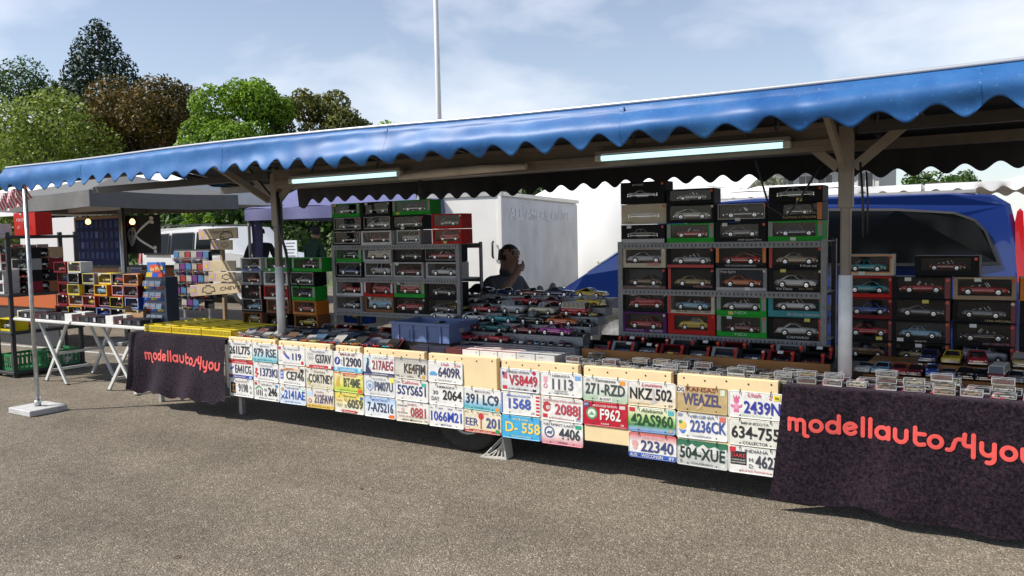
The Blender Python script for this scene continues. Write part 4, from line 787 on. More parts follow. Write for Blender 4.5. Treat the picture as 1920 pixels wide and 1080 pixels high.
row(X0, P, .66, 1.607, .138, [('cream', 'sedan', 'silver', dict(solid=True, label='closed cream box printed with a silver sports car', words=[('AUTOMOBILE', -.32, .07, .010, .2, BLK)])), ('black', 'fastback', 'white', dict(h=.125)), ('black', 'conv', 'black', dict(h=.118, accent=('frame', 'silver'))), ('black', 'coupe', 'black', dict(h=.11, accent=('right', 'orange'), m=(.09, .03, .035, .012), words=[('MUSTANG II STALLION', .08, .10, .015, .6, (.5, .35, .15))]))], 'second above the shelf before the van')
row(X0, P, .66, 1.747, .150, [('black', 'race', 'grey', dict(solid=True, label='closed black box printed with a grey race car, topmost on the shelf before the van', words=[('STUDIO', -.1, .82, .012, .25, W_)])), ('black', 'conv', 'silver', dict(h=.10, dz=-.013, label='black box with silver convertible, topmost of its pile beside the closed black box')), None, ('black', 'sedan', 'black', dict(h=.10, dz=-.028, solid=True, label='closed black box topmost on the shelf above the orange edged box'))], '')
row(X0, P, .66, 1.160, .148, [('black', 'coupe', 'brown', dict(accent=('bottom', (.10, .04, .03)), words=[('AMERICAN COLLECTIBLES', .1, .10, .011, .5, W_)])), ('black', 'coupe', 'gold', dict(accent=('left', 'red'), words=[('AMERICAN MUSCLE', .25, .12, .014, .4, (.5, .2, .2))])), ('grey', 'coupe', 'orange', dict(accent=('bottom', 'silver'), words=[('Free Spirit', -.25, .78, .018, .3, W_)])), ('black', 'coupe', 'white', dict(words=[('Van Dame', -.2, .08, .016, .3, W_), ('Pro 1970', .2, .10, .010, .25, (.5, .4, .2))]))], 'low on the middle tier before the van')
row(X0, P, .66, 1.308, .138, [('cream', 'coupe', 'silver', dict(words=[('VANISHING', .22, .22, .013, .3, (.5, .05, .05)), ('POINT', .25, .06, .022, .3, (.5, .05, .05))], m=(.03, .03, .03, .012))), ('black', 'conv', 'silver', dict(accent=('bottom', 'red'))), ('black', 'fastback', 'red', dict(accent=('sides', 'orange'), words=[('1970 COUGAR ELIMINATOR', 0, .08, .010, .6, W_)])), ('black', 'coupe', 'tan', dict(accent=('left', 'red'), words=[('Hurst', .25, .07, .016, .3, W_)]))], 'high on the middle tier before the van')
row(X0, P, .66, .859, .142, [('purple', 'sedan', 'red', dict(words=[('PLYMOUTH FURY', -.2, .06, .012, .4, (.5, .4, .5)), ('BELVEDERE', .28, .05, .016, .28, W_)])), ('red', 'vintage', 'yellow', dict(m=(.045, .05, .03, .012))), ('welly', 'conv', 'darkred', dict(words=[('NEX', 0, .06, .020, .25, (.4, .62, .4))])), ('black', 'coupe', 'white', dict(words=[('CAMARO', .05, .06, .016, .4, W_)], accent=('right', 'red')))], 'low on the bottom tier before the van')
row(X0, P, .66, 1.001, .138, [('black', 'vintage', 'red', {}), ('cream', 'conv', 'lightblue', dict(words=[('DIE-CAST COLLECTION', .05, .06, .016, .7, BLK)], accent=('left', 'red'))), ('welly', 'conv', 'silver', dict(words=[('NEX', 0, .06, .020, .25, (.4, .62, .4))])), ('teal', 'conv', 'white', dict(words=[("'63 Chevy Corvette", .15, .08, .018, .6, W_)], m=(.03, .02, .04, .012)))], 'high on the bottom tier before the van')
P = .339; X0 = -5.115; wh = 'before the purple tent'
row(X0, P, .66, 1.489, .120, [('black', 'conv', 'black', dict(accent=('frame', 'silver'))), ('white', 'coupe', 'darkred', dict(accent=('frame', 'white'))), ('grey', 'suv', 'silver', dict(accent=('frame', 'white'), w=.27)), ('red', 'vintage', 'red', dict(w=.30, dx=.07))], 'just above the shelf '+wh)
row(X0, P, .66, 1.611, .120, [('black', 'sedan', 'grey', dict(accent=('frame', 'silver'))), ('black', 'coupe', 'silver', dict(accent=('frame', 'silver'))), ('black', 'race', 'black', dict(words=[('HOT', .38, .5, .03, .12, (.5, .1, .05))])), ('red', 'coupe', 'grey', dict(w=.30, dx=.07))], 'second above the shelf '+wh)
row(X0, P, .66, 1.733, .122, [('welly', 'sedan', 'black', dict(dx=-.02)), ('black', 'sedan', 'black', {}), ('welly', 'coupe', 'black', dict(w=.40, dx=.05)), None], 'topmost above the shelf '+wh)
row(X0, P, .66, 1.209, .134, [('black', 'race', 'blue', dict(accent=('frame', 'silver'))), ('grey', 'pickup', 'silver', dict(accent=('frame', 'white'))), ('grey', 'sedan', 'darkred', dict(accent=('frame', 'white'))), ('silver', 'conv', 'white', dict(accent=('frame', 'white')))], 'low on the middle tier '+wh)
row(X0, P, .66, 1.343, .130, [('welly', 'vintage', 'darkgreen', {}), ('silver', 'bus', 'cream', dict(accent=('frame', 'white'))), ('black', 'coupe', 'black', {}), ('black', 'conv', 'red', dict(accent=('frame', 'grey')))], 'high on the middle tier '+wh)
row(X0, P, .66, .916, .134, [('grey', 'race', 'silver', {}), ('brown', 'bus', 'lightblue', dict(accent=('frame', 'brown'))), ('black', 'coupe', 'red', {}), ('black', 'race', 'grey', {})], 'low on the bottom tier '+wh)
row(X0, P, .66, 1.050, .132, [('white', 'coupe', 'red', dict(words=[('DUB', -.3, .08, .025, .25, BLK)])), ('red', 'vintage', 'red', dict(accent=('sides', 'white'))), ('welly', 'bus', 'red', {}), ('black', 'race', 'grey', dict(label='black box with grey racer beside the red bus in green box'))], 'high on the bottom tier '+wh)
# ---- stack beside the white post (left) and by the van (right)
GS = 'boxed cars stacked on the counter ends'
cols = [(-6.15, .30, [('brown', 'vintage', 'gold', {}), ('black', 'coupe', 'lightblue', dict(accent=('frame', 'silver'))), ('black', 'coupe', 'darkred', dict(accent=('right', 'tan'))), ('grey', 'race', 'orange', dict(accent=('frame', 'silver'))), ('white', 'conv', 'grey', dict(accent=('bottom', 'blue')))]),
        (-5.80, .32, [('black', 'coupe', 'darkred', dict(accent=('bottom', 'brown'))), ('brown', 'coupe', 'red', {}), ('red', 'coupe', 'red', dict(accent=('bottom', 'white'))), ('white', 'sedan', 'black', {}), ('welly', 'sedan', 'black', {})]),
        (-5.44, .33, [('brown', 'coupe', 'yellow', {}), ('orange', 'coupe', 'red', dict(words=[('DIE CAST COLLECTION', 0, .05, .011, .8, (.6, .5, .2))])), ('welly', 'coupe', 'darkblue', {}), ('black', 'race', 'silver', dict(accent=('frame', 'silver'))), ('welly', 'conv', 'black', dict(w=.40, dx=.05))])]
ord_ = ['bottom', 'second', 'third', 'fourth', 'topmost']
for ci, (xc, pw, lst) in enumerate(cols):
    z = .74 if ci != 1 else .74
    for k, (box, style, car, kw) in enumerate(lst):
        kw = dict(kw); w = kw.pop('w', pw-.01); dx = kw.pop('dx', 0); h = .128
        if box == 'welly': box = 'green'; kw.setdefault('m', (.028, .04, .030, .010)); kw.setdefault('accent', ('sides', 'grey'))
        boxed(xc+dx, .60+random.uniform(-.02, .01), z+k*.1295, w, h, .15, box, style, car, '%s box with %s, %s in pile %s' % (box, cardesc(style, car), ord_[k], ('next to the yellow baskets', 'behind the white post sleeve', 'between post sleeve and shelf')[ci]), GS, **kw)
for k, (box, car, st_) in enumerate((('blue', 'yellow', 'vintage'), ('blue', 'red', 'race'), ('brown', 'orange', 'coupe'))):
    boxed(-5.195, .99, .76+(0, .2, .37)[k], .30, (.195, .165, .12)[k], .12, box, st_, car, '%s box with %s %s beside the shelf upright near the purple tent' % (box, cname(car), WORD.get(st_, st_)), GS, solid=(k < 2), m=(.02, .02, .02, .015))
cols = [(-.76, .30, [('black', 'vintage', 'brown', {}), ('black', 'coupe', 'red', {}), ('darkred', 'sedan', 'blue', {}), ('red', 'coupe', 'teal', {}), ('cream', 'sedan', 'teal', dict(accent=('frame', 'orange')))]),
        (-.47, .315, [('black', 'conv', 'gold', {}), ('black', 'sedan', 'lightblue', dict(words=[('CHEVROLET 1957', 0, .03, .010, .2, CRM)])), ('black', 'race', 'grey', {}), ('black', 'conv', 'red', dict(m=(.03, .03, .03, .01)))]),
        (-.155, .315, [('black', 'suv', 'silver', dict(label='black box with silver estate car at the foot of the pile beside the van rear')), ('black', 'conv', 'black', dict(words=[('1957 CORVETTE', .2, .05, .012, .4, (.5, .2, .25))])), ('black', 'conv', 'grey', dict(words=[('1958 SPECIAL', .22, .05, .012, .4, (.5, .35, .15))])), ('tan', 'conv', 'red', {})]),
        (.165, .315, [('black', 'coupe', 'blue', {}), ('black', 'coupe', 'silver', {}), ('black', 'sedan', 'red', {}), ('orange', 'coupe', 'black', {})])]
for ci, (xc, pw, lst) in enumerate(cols):
    for k, (box, style, car, kw) in enumerate(lst):
        kw = dict(kw); lb = kw.pop('label', None); kw.setdefault('accent', ('right', 'darkred') if box == 'black' else None)
        boxed(xc, .665+random.uniform(-.015, .01), .752+k*.1285, pw-.008, .127, .15, box, style, car, lb or '%s box with %s, %s in pile %s' % (box, cardesc(style, car), ord_[k] if k < len(lst)-1 else 'topmost', ('behind the post beside the van', 'next to the pile behind the post', 'below the van tail lamp', 'standing past the van tail lamp')[ci]), GS, **kw)
boxed(-.345, .685, .752+4*.1285, .33, .118, .15, 'black', 'conv', 'darkred', 'wide black box with dark red convertible, alone on top of the piles beside the van', GS, m=(.035, .04, .03, .012))
ORD = ('first', 'second', 'third', 'fourth', 'fifth', 'sixth', 'seventh', 'eighth', 'ninth', 'tenth', 'eleventh', 'twelfth', 'thirteenth', 'fourteenth', 'fifteenth')
# ------------------------------------------------------------------ stepped display with cars
DIAMOND = mat('checker_plate', (.27, .27, .275), .45, .55, bump=.6, bscale=90)
ST6 = thing('stepped_display', 'stepped metal display rack carrying rows of model cars between the shelves', 'display rack', (-3.27, .34, .69))
for k in range(6):
    y = .34+k*.1216; z = .767+k*.0586; q = MB(); q.box(-.70, .71, y-.34+.002, y-.34+.124, 0 if k == 0 else z-.69-.0586-.004, z-.69); q.build('step', DIAMOND, ST6)
GC = 'model cars on the stepped display'
def srow(k, items):
    z = .768+k*.0586; y = .405+k*.1216
    for px, style, car, L, yaw in items:
        p = at(px, 0, Y=y); d = FW+RT*((px-960)/CF); t = (y-CAM.y)/d.y; x = CAM.x+d.x*t
        rowname = ('lowest', 'second', 'third', 'fourth', 'fifth', 'highest')[k]
        model_car(style, car, L, (x, y+random.uniform(-.01, .01), z), R(yaw), '%s model car on the %s step of the display' % (cardesc(style, car), rowname), GC)
srow(5, [(903, 'vintage', 'black', .235, -6), (952, 'conv', 'darkblue', .23, -8), (997, 'conv', 'darkred', .23, -8), (1049, 'coupe', 'darkblue', .25, -6), (1109, 'fastback', 'yellow', .25, -8)])
srow(4, [(881, 'conv', 'white', .22, -5), (931, 'conv', 'black', .21, -10), (987, 'conv', 'red', .26, -8), (1043, 'coupe', 'darkred', .23, -6), (1108, 'pickup', 'yellow', .225, -10)])
srow(3, [(857, 'fastback', 'yellow', .225, -7), (912, 'conv', 'red', .24, -5), (964, 'suv', 'silver', .225, -10), (1021, 'pickup', 'cream', .235, -6), (1079, 'bus', 'red', .215, -6), (1112, 'hotrod', 'yellow', .08, 0), (1124, 'hotrod', 'black', .07, 60)])
srow(2, [(834, 'conv', 'white', .26, -5), (892, 'fastback', 'white', .235, -8), (945, 'conv', 'teal', .25, -5), (1000, 'pickup', 'black', .235, -8), (1057, 'coupe', 'orange', .255, -6), (1103, 'hotrod', 'black', .14, -20)])
srow(1, [(826, 'conv', 'cream', .22, -5), (874, 'coupe', 'darkred', .235, -6), (928, 'fastback', 'tealgreen', .25, -7), (984, 'fastback', 'darkred', .23, -6), (1044, 'coupe', 'purple', .265, -8), (1092, 'hotrod', 'black', .13, -25)])
srow(0, [(876, 'race', 'red', .235, -8), (931, 'conv', 'red', .24, -8), (966, 'hotrod', 'black', .075, -70), (978, 'suv', 'white', .075, -75), (991, 'coupe', 'darkred', .08, -70), (1005, 'sedan', 'lightblue', .08, -70), (1018, 'coupe', 'silver', .08, -72), (1033, 'sedan', 'black', .085, -68), (1051, 'pickup', 'darkred', .10, -70), (1064, 'coupe', 'black', .085, -70)])
# ------------------------------------------------------------------ risers with tilted boxes
WOODR = mat('varnished_wood', (.30, .13, .035), .4, var=.18, vscale=5)
def riser(x0, x1, label, mt):
    t = thing('display_riser', label, 'riser', ((x0+x1)/2, .33, .69)); w = (x1-x0)/2
    q = MB(); q.cbox(-w, w, 0, .018, .001, .082, .003); q.build('front_board', mt, t)
    q = MB(); q.add([(-w, .019, .06), (w, .019, .06), (w, .31, .075), (-w, .31, .075)], [(0, 1, 2, 3)]); q.build('surface', BLACKPL, t)
riser(-2.50, -.90, 'varnished wooden ledge under tilted red sided boxes', WOODR)
GT = 'tilted window boxes on the wooden ledge'
cl = ['red', 'black', 'silver', 'blue', 'darkred', 'tan', 'white', 'lightblue', 'grey', 'orange']
for r_, y in enumerate((.37, .50)):
    for k in range(9):
        boxed(-2.40+k*.172+.02*r_, y, .755+.02*r_, .162, .088, .075, ('black', 'grey', 'black', 'darkred')[(k+2*r_) % 4], ['coupe', 'conv', 'fastback', 'sedan'][(k+r_) % 4], cl[(k*3+r_*4) % 10], 'tilted %s box, %s %s, %s from the stepped display, %s row' % (('black', 'grey', 'black', 'dark red')[(k+2*r_) % 4], cname(cl[(k*3+r_*4) % 10]), WORD.get(['coupe', 'conv', 'fastback', 'sedan'][(k+r_) % 4], ['coupe', 'conv', 'fastback', 'sedan'][(k+r_) % 4]), ORD[k], ('front', 'back')[r_]), GT, m=(.02, .016, .016, .008), accent=('right', 'red'), tilt=-R(38), words=[('CANYON', .05, .02, .009, .5, W_)] if k in (4, 5) else None)
GT = 'tilted window boxes behind the card packs'
for r_, y in enumerate((.47, .585)):
    for k in range(8):
        st_ = ['coupe', 'sedan', 'conv', 'race'][(k*3+r_) % 4]; c_ = cl[(k*7+r_*3+1) % 10]
        boxed(-5.20+k*.178+.03*r_, y, .705+.025*r_, .168, .095, .08, ('black', 'grey', 'darkred')[(k+r_) % 3], st_, c_, 'tilted box with %s %s, %s from the post sleeve, %s row' % (cname(c_), WORD.get(st_, st_), ORD[k], ('front', 'back')[r_]), GT, m=(.018, .018, .014, .008), accent=('right', ('orange', 'red', 'brown')[k % 3]), tilt=-R(48), rz=.08)
# ------------------------------------------------------------------ card packs, clear cases, boxes
def lump(q, col_slot, L, at_, rz=0., style='coupe'):
    b, g_, wx, w, wr = car_body(style); c, s = math.cos(rz), math.sin(rz)
    for src, base in ((b, None), (g_, 3)):
        vs = [((x*c-y*s)*L+at_[0], (x*s+y*c)*L+at_[1], z*L+at_[2]) for x, y, z in src.v]; o = len(q.v); q.v += vs
        for f, m_ in zip(src.f, src.m): q.f.append([o+i for i in f]); q.m.append(col_slot if (base is None and m_ in (0, 2)) else 3); q.sm.append(False)
PACKS = []
for k, c in enumerate(('red', 'blue', 'yellow', 'black', 'white', 'teal', 'orange', 'silver')):
    q = MB(); q.box(-.052, .052, 0, .0015, 0, .165, 0); q.box(-.045, .045, -.030, -.0005, .02, .075, 1); lump(q, 2, .075, (0, -.016, .024))
    PACKS.append(q.mesh('card_pack', [CARD, ACRYL, flat(CN[c], .25), mat('dark_trim', (.02, .02, .02), .4)]))
def loose(name, me, loc, rot, color, label, cat, group):
    o = link(name, me, None, loc, rot, color); tag(o, label, cat, group); return o
pc = [(.03, .04, .08), (.10, .10, .11), (.22, .22, .24), (.14, .03, .03), (.02, .02, .02), (.05, .09, .15), (.02, .02, .02), (.30, .29, .27), (.10, .06, .04), (.15, .15, .16)]
for i in range(17):
    for j in range(12):
        x = -5.66+i*.1105+random.uniform(-.006, .006); y = .035+j*.036
        if -4.10 < x < -3.50 and y > .14: continue
        if x > -3.95: continue
        pk = random.randrange(8); loose('card_pack', PACKS[pk], (x, y, .692), (-R(62+random.uniform(-6, 10)), 0, random.uniform(-.08, .08)), random.choice(pc), 'carded %s toy car pack filed on the counter behind the license plates' % ('red', 'blue', 'yellow', 'black', 'white', 'teal', 'orange', 'silver')[pk], 'toy pack', 'carded toy packs on the counter')
CASES = []
for k, (c, s_) in enumerate((('darkred', 'coupe'), ('white', 'conv'), ('gold', 'coupe'), ('black', 'sedan'), ('grey', 'coupe'), ('silver', 'vintage'), ('cream', 'pickup'), ('tan', 'sedan'))):
    q = MB(); q.box(-.053, .053, -.025, .025, 0, .005, 0); q.box(-.0525, .0525, -.0245, .0245, .0055, .040, 1); lump(q, 2, .088, (0, 0, .0055), 0, s_)
    for a in (-.0525, .0525):  # pale bars put the bright glints of clear acrylic edges into the colour
        for b in (-.0245, .0245): q.box(a-.0012, a+.0012, b-.0012, b+.0012, .006, .040, 4)
        q.box(a-.0012, a+.0012, -.023, .023, .0395, .0415, 4)
    for b in (-.0245, .0245): q.box(-.051, .051, b-.0012, b+.0012, .0395, .0415, 4); q.box(-.051, .051, b-.0012, b+.0012, .0055, .0075, 4)
    q.v = [(a*.92, b*.92, c_*.81) for a, b, c_ in q.v]
    CASES.append(q.mesh('clear_case', [CARD, ACRYL, flat(CN[c], .25), mat('dark_trim', ()), mat('case_edge_glint', (.46, .47, .49), .25)]))
CGR = 'clear display cases in small stacks'
rc = random.Random(5)
for i in range(22):
    x = -2.42+i*.132
    for j, y in enumerate((.055, .17, .27)):
        if x > -1.0 and j == 2: continue
        n = (rc.choice((1, 1, 2, 2)) if j == 0 else rc.choice((1, 1, 2)))+(1 if x > -1.07 and j == 0 and rc.random() < .7 else 0)
        z0 = .693 if x < -1.07 else .704
        for k in range(n):
            ci_ = rc.randrange(8); loose('clear_case', CASES[ci_], (x+rc.uniform(-.008, .008)+.03*j, y+rc.uniform(-.006, .006), z0+k*.0345), (0, 0, rc.uniform(-.16, .1)), rc.choice([(.45, .44, .42), (.30, .29, .27), (.03, .03, .03), (.03, .03, .03), (.2, .16, .08)]), 'clear display case with a tiny %s stacked %s' % (('dark red coupe', 'white convertible', 'gold coupe', 'black sedan', 'grey coupe', 'silver vintage coupe', 'cream pickup', 'tan sedan')[ci_], 'above the license plates' if x < -1.07 else 'above the long velvet cloth'), 'display case', CGR)
STRIPE = [mat('stripe_red', (.40, .03, .03), .5), mat('stripe_white', (.60, .58, .54), .5)]
for i in range(10):
    x = -.93+i*.132+.066; q = MB()
    for k in range(7): q.box(-.03, .03, k*.03, k*.03+.027, .003*k, .003*k+.004, k % 2)
    o = q.build('striped_card_fan', STRIPE, None, (x, .04, .706), (0, 0, -.15)); tag(o, 'fan of red and white striped cards lying between stacks of clear cases', 'cards', 'striped card fans on the cloth covered table')
# boxes lined up along the counter
GB = 'small carton boxes lined up beside the clear cases'
q = MB(); q.cbox(-.072, .072, 0, .088, 0, .066, .002); BOXM = q.mesh('small_carton', CARD)
for i in range(8):
    for j in range(4):
        x = -3.66+i*.149; y = .03+j*.092
        if x < -3.42 and y > .1: continue
        dk = i < 3; c = random.choice([(.04, .035, .035), (.10, .03, .03), (.03, .03, .05)]) if dk else ((.62, .61, .58) if i < 6 else (.50, .50, .50))
        t = thing('small_carton', ('dark' if dk else 'white' if i < 6 else 'pale grey')+' small carton in %s row from the license plates, %s from the blue crate' % (('first', 'second', 'third', 'fourth')[j], ('first', 'second', 'third', 'fourth', 'fifth', 'sixth', 'seventh', 'eighth')[i]), 'carton', (x, y, .692), random.uniform(-.02, .02), GB)
        link('carton', BOXM, t, None, None, c)
        if not dk:
            q2 = MB(); q2.quad((-.070, .002, .0672), (.070, .002, .0672), (.070, .03, .0672), (-.070, .03, .0672)); q2.build('coloured_strip', flat((.35, .03, .05) if i < 6 else (.1, .1, .12), .45), t)
            if j == 0: text('model' if i > 5 else 'O', .010, flat((.12, .1, .1), .5), t, (-.03 if i > 5 else .045, -.001, .045), .03 if i > 5 else .01)
# blue crate
CRB = mat('blue_crate_plastic', (.12, .17, .34), .45, var=.08)
CB = thing('plastic_crate', 'open blue grey plastic crate with a hand hole standing on the counter', 'crate', (-3.80, .20, .762))
q = MB(); W2, D, H = .275, .36, .145
q.box(-W2, W2, 0, .012, 0, .02); q.box(-W2, W2, 0, .012, .085, H-.02); q.box(-W2, -.10, 0, .012, .02, .085); q.box(.10, W2, 0, .012, .02, .085); q.box(-.10, .10, .006, .012, .02, .085); q.build('front_wall', CRB, CB)
for s in (-1, 1):
    q = MB(); a, b = sorted((s*W2, s*(W2-.012))); q.box(a, b, .012, D, 0, .055); q.box(a, b, .012, .13, .055, H-.02); q.box(a, b, .23, D, .055, H-.02); q.box(a, b, .13, .23, .10, H-.02); q.build('side_wall', CRB, CB)
q = MB(); q.box(-W2+.012, W2-.012, D-.012, D, 0, H-.02); q.build('back_wall', CRB, CB)
q = MB(); q.box(-W2+.012, W2-.012, .012, D-.012, 0, .01); q.build('base', CRB, CB)
q = MB()
for a in ((-W2-.012, W2+.012, -.012, .014), (-W2-.012, W2+.012, D-.014, D+.012), (-W2-.012, -W2+.014, .014, D-.014), (W2-.014, W2+.012, .014, D-.014)): q.box(*a, H-.02, H)
q.build('rim', CRB, CB)
for k in range(4):
    q = MB(); x = -.20+k*.133; q.box(x-.006, x+.006, -.010, -.0005, .0, H-.022); q.build('rib', CRB, CB)
q = MB(); q.cbox(-.24, .24, .03, .33, .012, .10, .004); tag(q.build('paper_stack', mat('paper', (.5, .5, .49), .8), None, (-3.80, .20, .764)), 'stack of pale papers inside the blue crate', 'paper')
q = MB(); q.box(-.26, .27, 0, .35, 0, .07); tag(q.build('carton_base', flat((.04, .035, .03)), None, (-3.80, .21, .692)), 'dark flat carton under the blue crate', 'carton')
# yellow baskets
YP = mat('yellow_plastic', (.72, .55, .02), .45)
def basket_mesh():
    q = MB(); w, d, h = .205, .15, .062
    for y in (-d, d):
        q.box(-w, w, y-.003, y+.003, h-.012, h); q.box(-w, w, y-.003, y+.003, 0, .010)
        for k in range(22): x = -w+.008+k*(2*w-.016)/21; q.box(x-.0035, x+.0035, y-.0025, y+.0025, .010, h-.012)
    for x in (-w, w):
        q.box(x-.003, x+.003, -d+.003, d-.003, h-.012, h); q.box(x-.003, x+.003, -d+.003, d-.003, 0, .010)
        for k in range(15): y = -d+.012+k*(2*d-.024)/14; q.box(x-.0025, x+.0025, y-.0035, y+.0035, .010, h-.012)
    for k in range(9): x = -w+.02+k*(2*w-.04)/8; q.box(x-.003, x+.003, -d+.003, d-.003, .002, .006)
    for y in (-.05, .05): q.box(-w+.003, w-.003, y-.003, y+.003, h-.012, h-.002)
    return q.mesh('basket', YP)
BM_ = basket_mesh(); TOY = []
for c in ('red', 'blue', 'black', 'white', 'silver', 'teal', 'orange', 'green'):
    q = MB(); lump(q, 0, .085, (0, 0, 0)); TOY.append(q.mesh('toy_car', [flat(CN[c], .25), ACRYL, CARD, mat('dark_trim', ())]))
for i in range(3):
    for j in range(2):
        bx, by = -6.80+i*.425, .19+j*.315; bz = .712+.0*j
        o = link('wire_basket', BM_, None, (bx, by, bz), (0, 0, random.uniform(-.03, .03))); tag(o, 'yellow slotted basket of toy cars, %s row, %s' % (('front', 'back')[j], ('next to the folding table', 'middle of three', 'next to the license plates')[i]), 'basket', 'yellow baskets of toy cars')
        for a in range(4):
            for b in range(3):
                loose('toy_car', TOY[random.randrange(8)], (bx-.145+a*.096, by-.095+b*.095, bz+.010), (random.uniform(-.2, .2), 0, random.uniform(-.5, .5)), (1, 1, 1), 'tiny toy car lying in a yellow basket', 'toy car', 'toy cars in the yellow baskets')
# small cars on the right hand table
GR = 'model cars parked nose out on the cloth covered table'
LG = thing('display_ledge', 'low wooden ledge under the small cars beside the van', 'ledge', (.35, .27, .694))
q = MB(); q.cbox(-1.07, 1.07, 0, .38, .001, .05, .003); q.build('board', WOODR, LG)
q = MB(); q.cbox(-1.06, 1.06, .155, .375, .0505, .10, .003); q.build('back_step', WOODR, LG)
for px, bk, s_, c, L in ((1625, 0, 'conv', 'white', .20), (1655, 0, 'coupe', 'lightblue', .20), (1687, 0, 'coupe', 'red', .19), (1718, 0, 'sedan', 'darkred', .19), (1744, 1, 'sedan', 'darkblue', .22), (1748, 0, 'vintage', 'blue', .17), (1786, 1, 'coupe', 'yellow', .23), (1779, 0, 'conv', 'silver', .18), (1811, 0, 'coupe', 'black', .19), (1832, 1, 'coupe', 'red', .24), (1842, 0, 'sedan', 'black', .18), (1873, 0, 'bus', 'darkred', .19), (1906, 0, 'coupe', 'grey', .19), (1913, 1, 'pickup', 'gold', .20), (1940, 0, 'conv', 'teal', .19), (1972, 0, 'sedan', 'white', .19), (2010, 0, 'fastback', 'orange', .19)):
    y = .53 if bk else .335; d = FW+RT*((px-960)/CF)-UP*((700-540)/CF); x = CAM.x+d.x*(y-CAM.y)/d.y
    # the small silver one and the beetle stand nearer the card fans
    model_car(s_, c, L, (x, y, .7445+.05*bk), R(-90+random.uniform(-10, 6)), '%s model car on the ledge beside the van, %s' % (cardesc(s_, c), 'raised at the back' if bk else 'in the front row'), GR)
# ------------------------------------------------------------------ folding tables at the stall's end
TW = mat('table_white', (.60, .60, .58), .5, var=.08)
def folding_table(x0, x1, label):
    t = thing('folding_table', label, 'folding table', ((x0+x1)/2, .15, 0)); w = (x1-x0)/2
    q = MB(); q.cbox(-w, w, 0, .80, .695, .725, .006); q.build('table_top', TW, t)
    for y in (.14, .68):
        for s in (-1, 1):
            q = MB(); q.bar((-s*w*.42, y+.014*s, 0), (s*w*.46, y+.014*s, .694), .022, .034); q.build('leg', TW, t)
            q = MB(); q.box(-s*w*.42-.025, -s*w*.42+.025, y+.014*s-.014, y+.014*s+.014, 0, .012); q.build('foot_cap', BLACKPL, t)
    for z, xx in ((.33, .02), (.12, -.34)):
        q = MB(); q.bar((xx*w, .168, z), (xx*w, .652, z), .02, .03); q.build('stretcher', TW, t)
folding_table(-9.66, -8.50, 'white folding table with crossed legs, next to the black shelf unit')
folding_table(-8.47, -7.17, 'white folding table with crossed legs, next to the velvet cloth')
GL = 'boxes laid out on the folding tables'
rb = random.Random(9)
for k in range(15):
    x = -9.50+k*.152
    c = [(.02, .02, .022), (.03, .03, .035), (.03, .03, .035), (.02, .02, .03), (.06, .02, .02)][(k*2) % 5] if k not in (6, 11) else (.6, .6, .58)
    nm = 'white' if c[0] > .4 else 'black'
    for j in range(2):
        hh = .052+.022*(nm == 'white')+.012*rb.random()
        q = MB(); q.cbox(-.072, .072, 0, .11, 0, hh, .002)
        t = thing('flat_carton', '%s flat carton, %s row on the folding tables, %s from the velvet cloth' % (nm, ('front', 'rear')[j], ORD[14-k]), 'carton', (x, .19+j*.14, .727), rb.uniform(-.06, .06), GL)
        link('carton', q.mesh('carton', CARD), t, None, None, c)
        if nm == 'black':
            q = MB(); q.quad((.02, -.001, .01), (.062, -.001, .01), (.062, -.001, hh-.01), (.02, -.001, hh-.01)); q.build('printed_label', flat((.42, .42, .42) if k % 3 == 0 else (.06, .06, .07), .5), t)
GS = 'boxed cars stacked on the folding tables'
BXC = ['red', 'black', 'blue', 'black', 'white', 'darkred', 'grey', 'black', 'orange', 'tan', 'black', 'yellow', 'silver']; CRC = ['grey', 'red', 'silver', 'blue', 'white', 'darkred', 'yellow', 'black', 'lightblue']; STC = ['coupe', 'sedan', 'conv', 'suv', 'fastback', 'vintage', 'race', 'bus']
for ci in range(6):
    xc = -9.24+ci*.272
    for k in range(5 if ci < 2 else 4 if ci < 5 else 4):
        box = 'darkred' if ci == 0 else BXC[(ci*5+k*3) % 13]; s_ = STC[(ci*3+k*5) % 8]; c = CRC[(ci*4+k*7) % 9]
        boxed(xc+rb.uniform(-.012, .012), .50+rb.uniform(-.03, .02), .727+k*.1245, .262-.02*rb.random(), .123, .14, box, s_, c, '%s box with %s, %s in %s pile from the black shelf' % (box, cardesc(s_, c), ord_[k], ORD[ci]), GS, m=(.016, .016, .020, .009), accent=('frame', ('silver', 'yellow', 'white', 'grey')[(k+ci) % 4]) if ci else None, rz=rb.uniform(-.06, .06))
for k in range(3):
    q = MB(); q.cbox(-.11, .11, 0, .16, 0, .131, .002); o = q.build('closed_carton', CARD, None, (-7.70, .52+.01*k, .86+.1325*k)); o.color = (*((.02, .05, .20), (.015, .015, .017), (.02, .018, .018))[k], 1)
    tag(o, 'closed %s carton, %s beside the blue topped card display' % (('blue', 'black', 'black')[k], ('lowest', 'middle', 'upper')[k]), 'carton', GS)
# open cardboard box
OB = thing('cardboard_box', 'open brown cardboard box with raised flaps on the folding table', 'box', (-7.72, .40, .727)); KR = mat('kraft_card', (.36, .22, .11), .8, var=.1)
q = MB(); q.box(-.15, .15, 0, .004, 0, .10); q.box(-.15, .15, .09, .094, 0, .10); q.box(-.15, -.146, .004, .09, 0, .10); q.box(.146, .15, .004, .09, 0, .10); q.build('walls', KR, OB)
for a, b in (((-.15, 0, .1), (-.15, .09, .1)), ((.15, 0, .1), (.15, .09, .1))):
    q = MB(); s = 1 if a[0] > 0 else -1; q.add([a, b, (b[0]+s*.03, b[1], .165), (a[0]+s*.03, a[1], .165)], [(0, 1, 2, 3)]); q.build('flap', KR, OB)
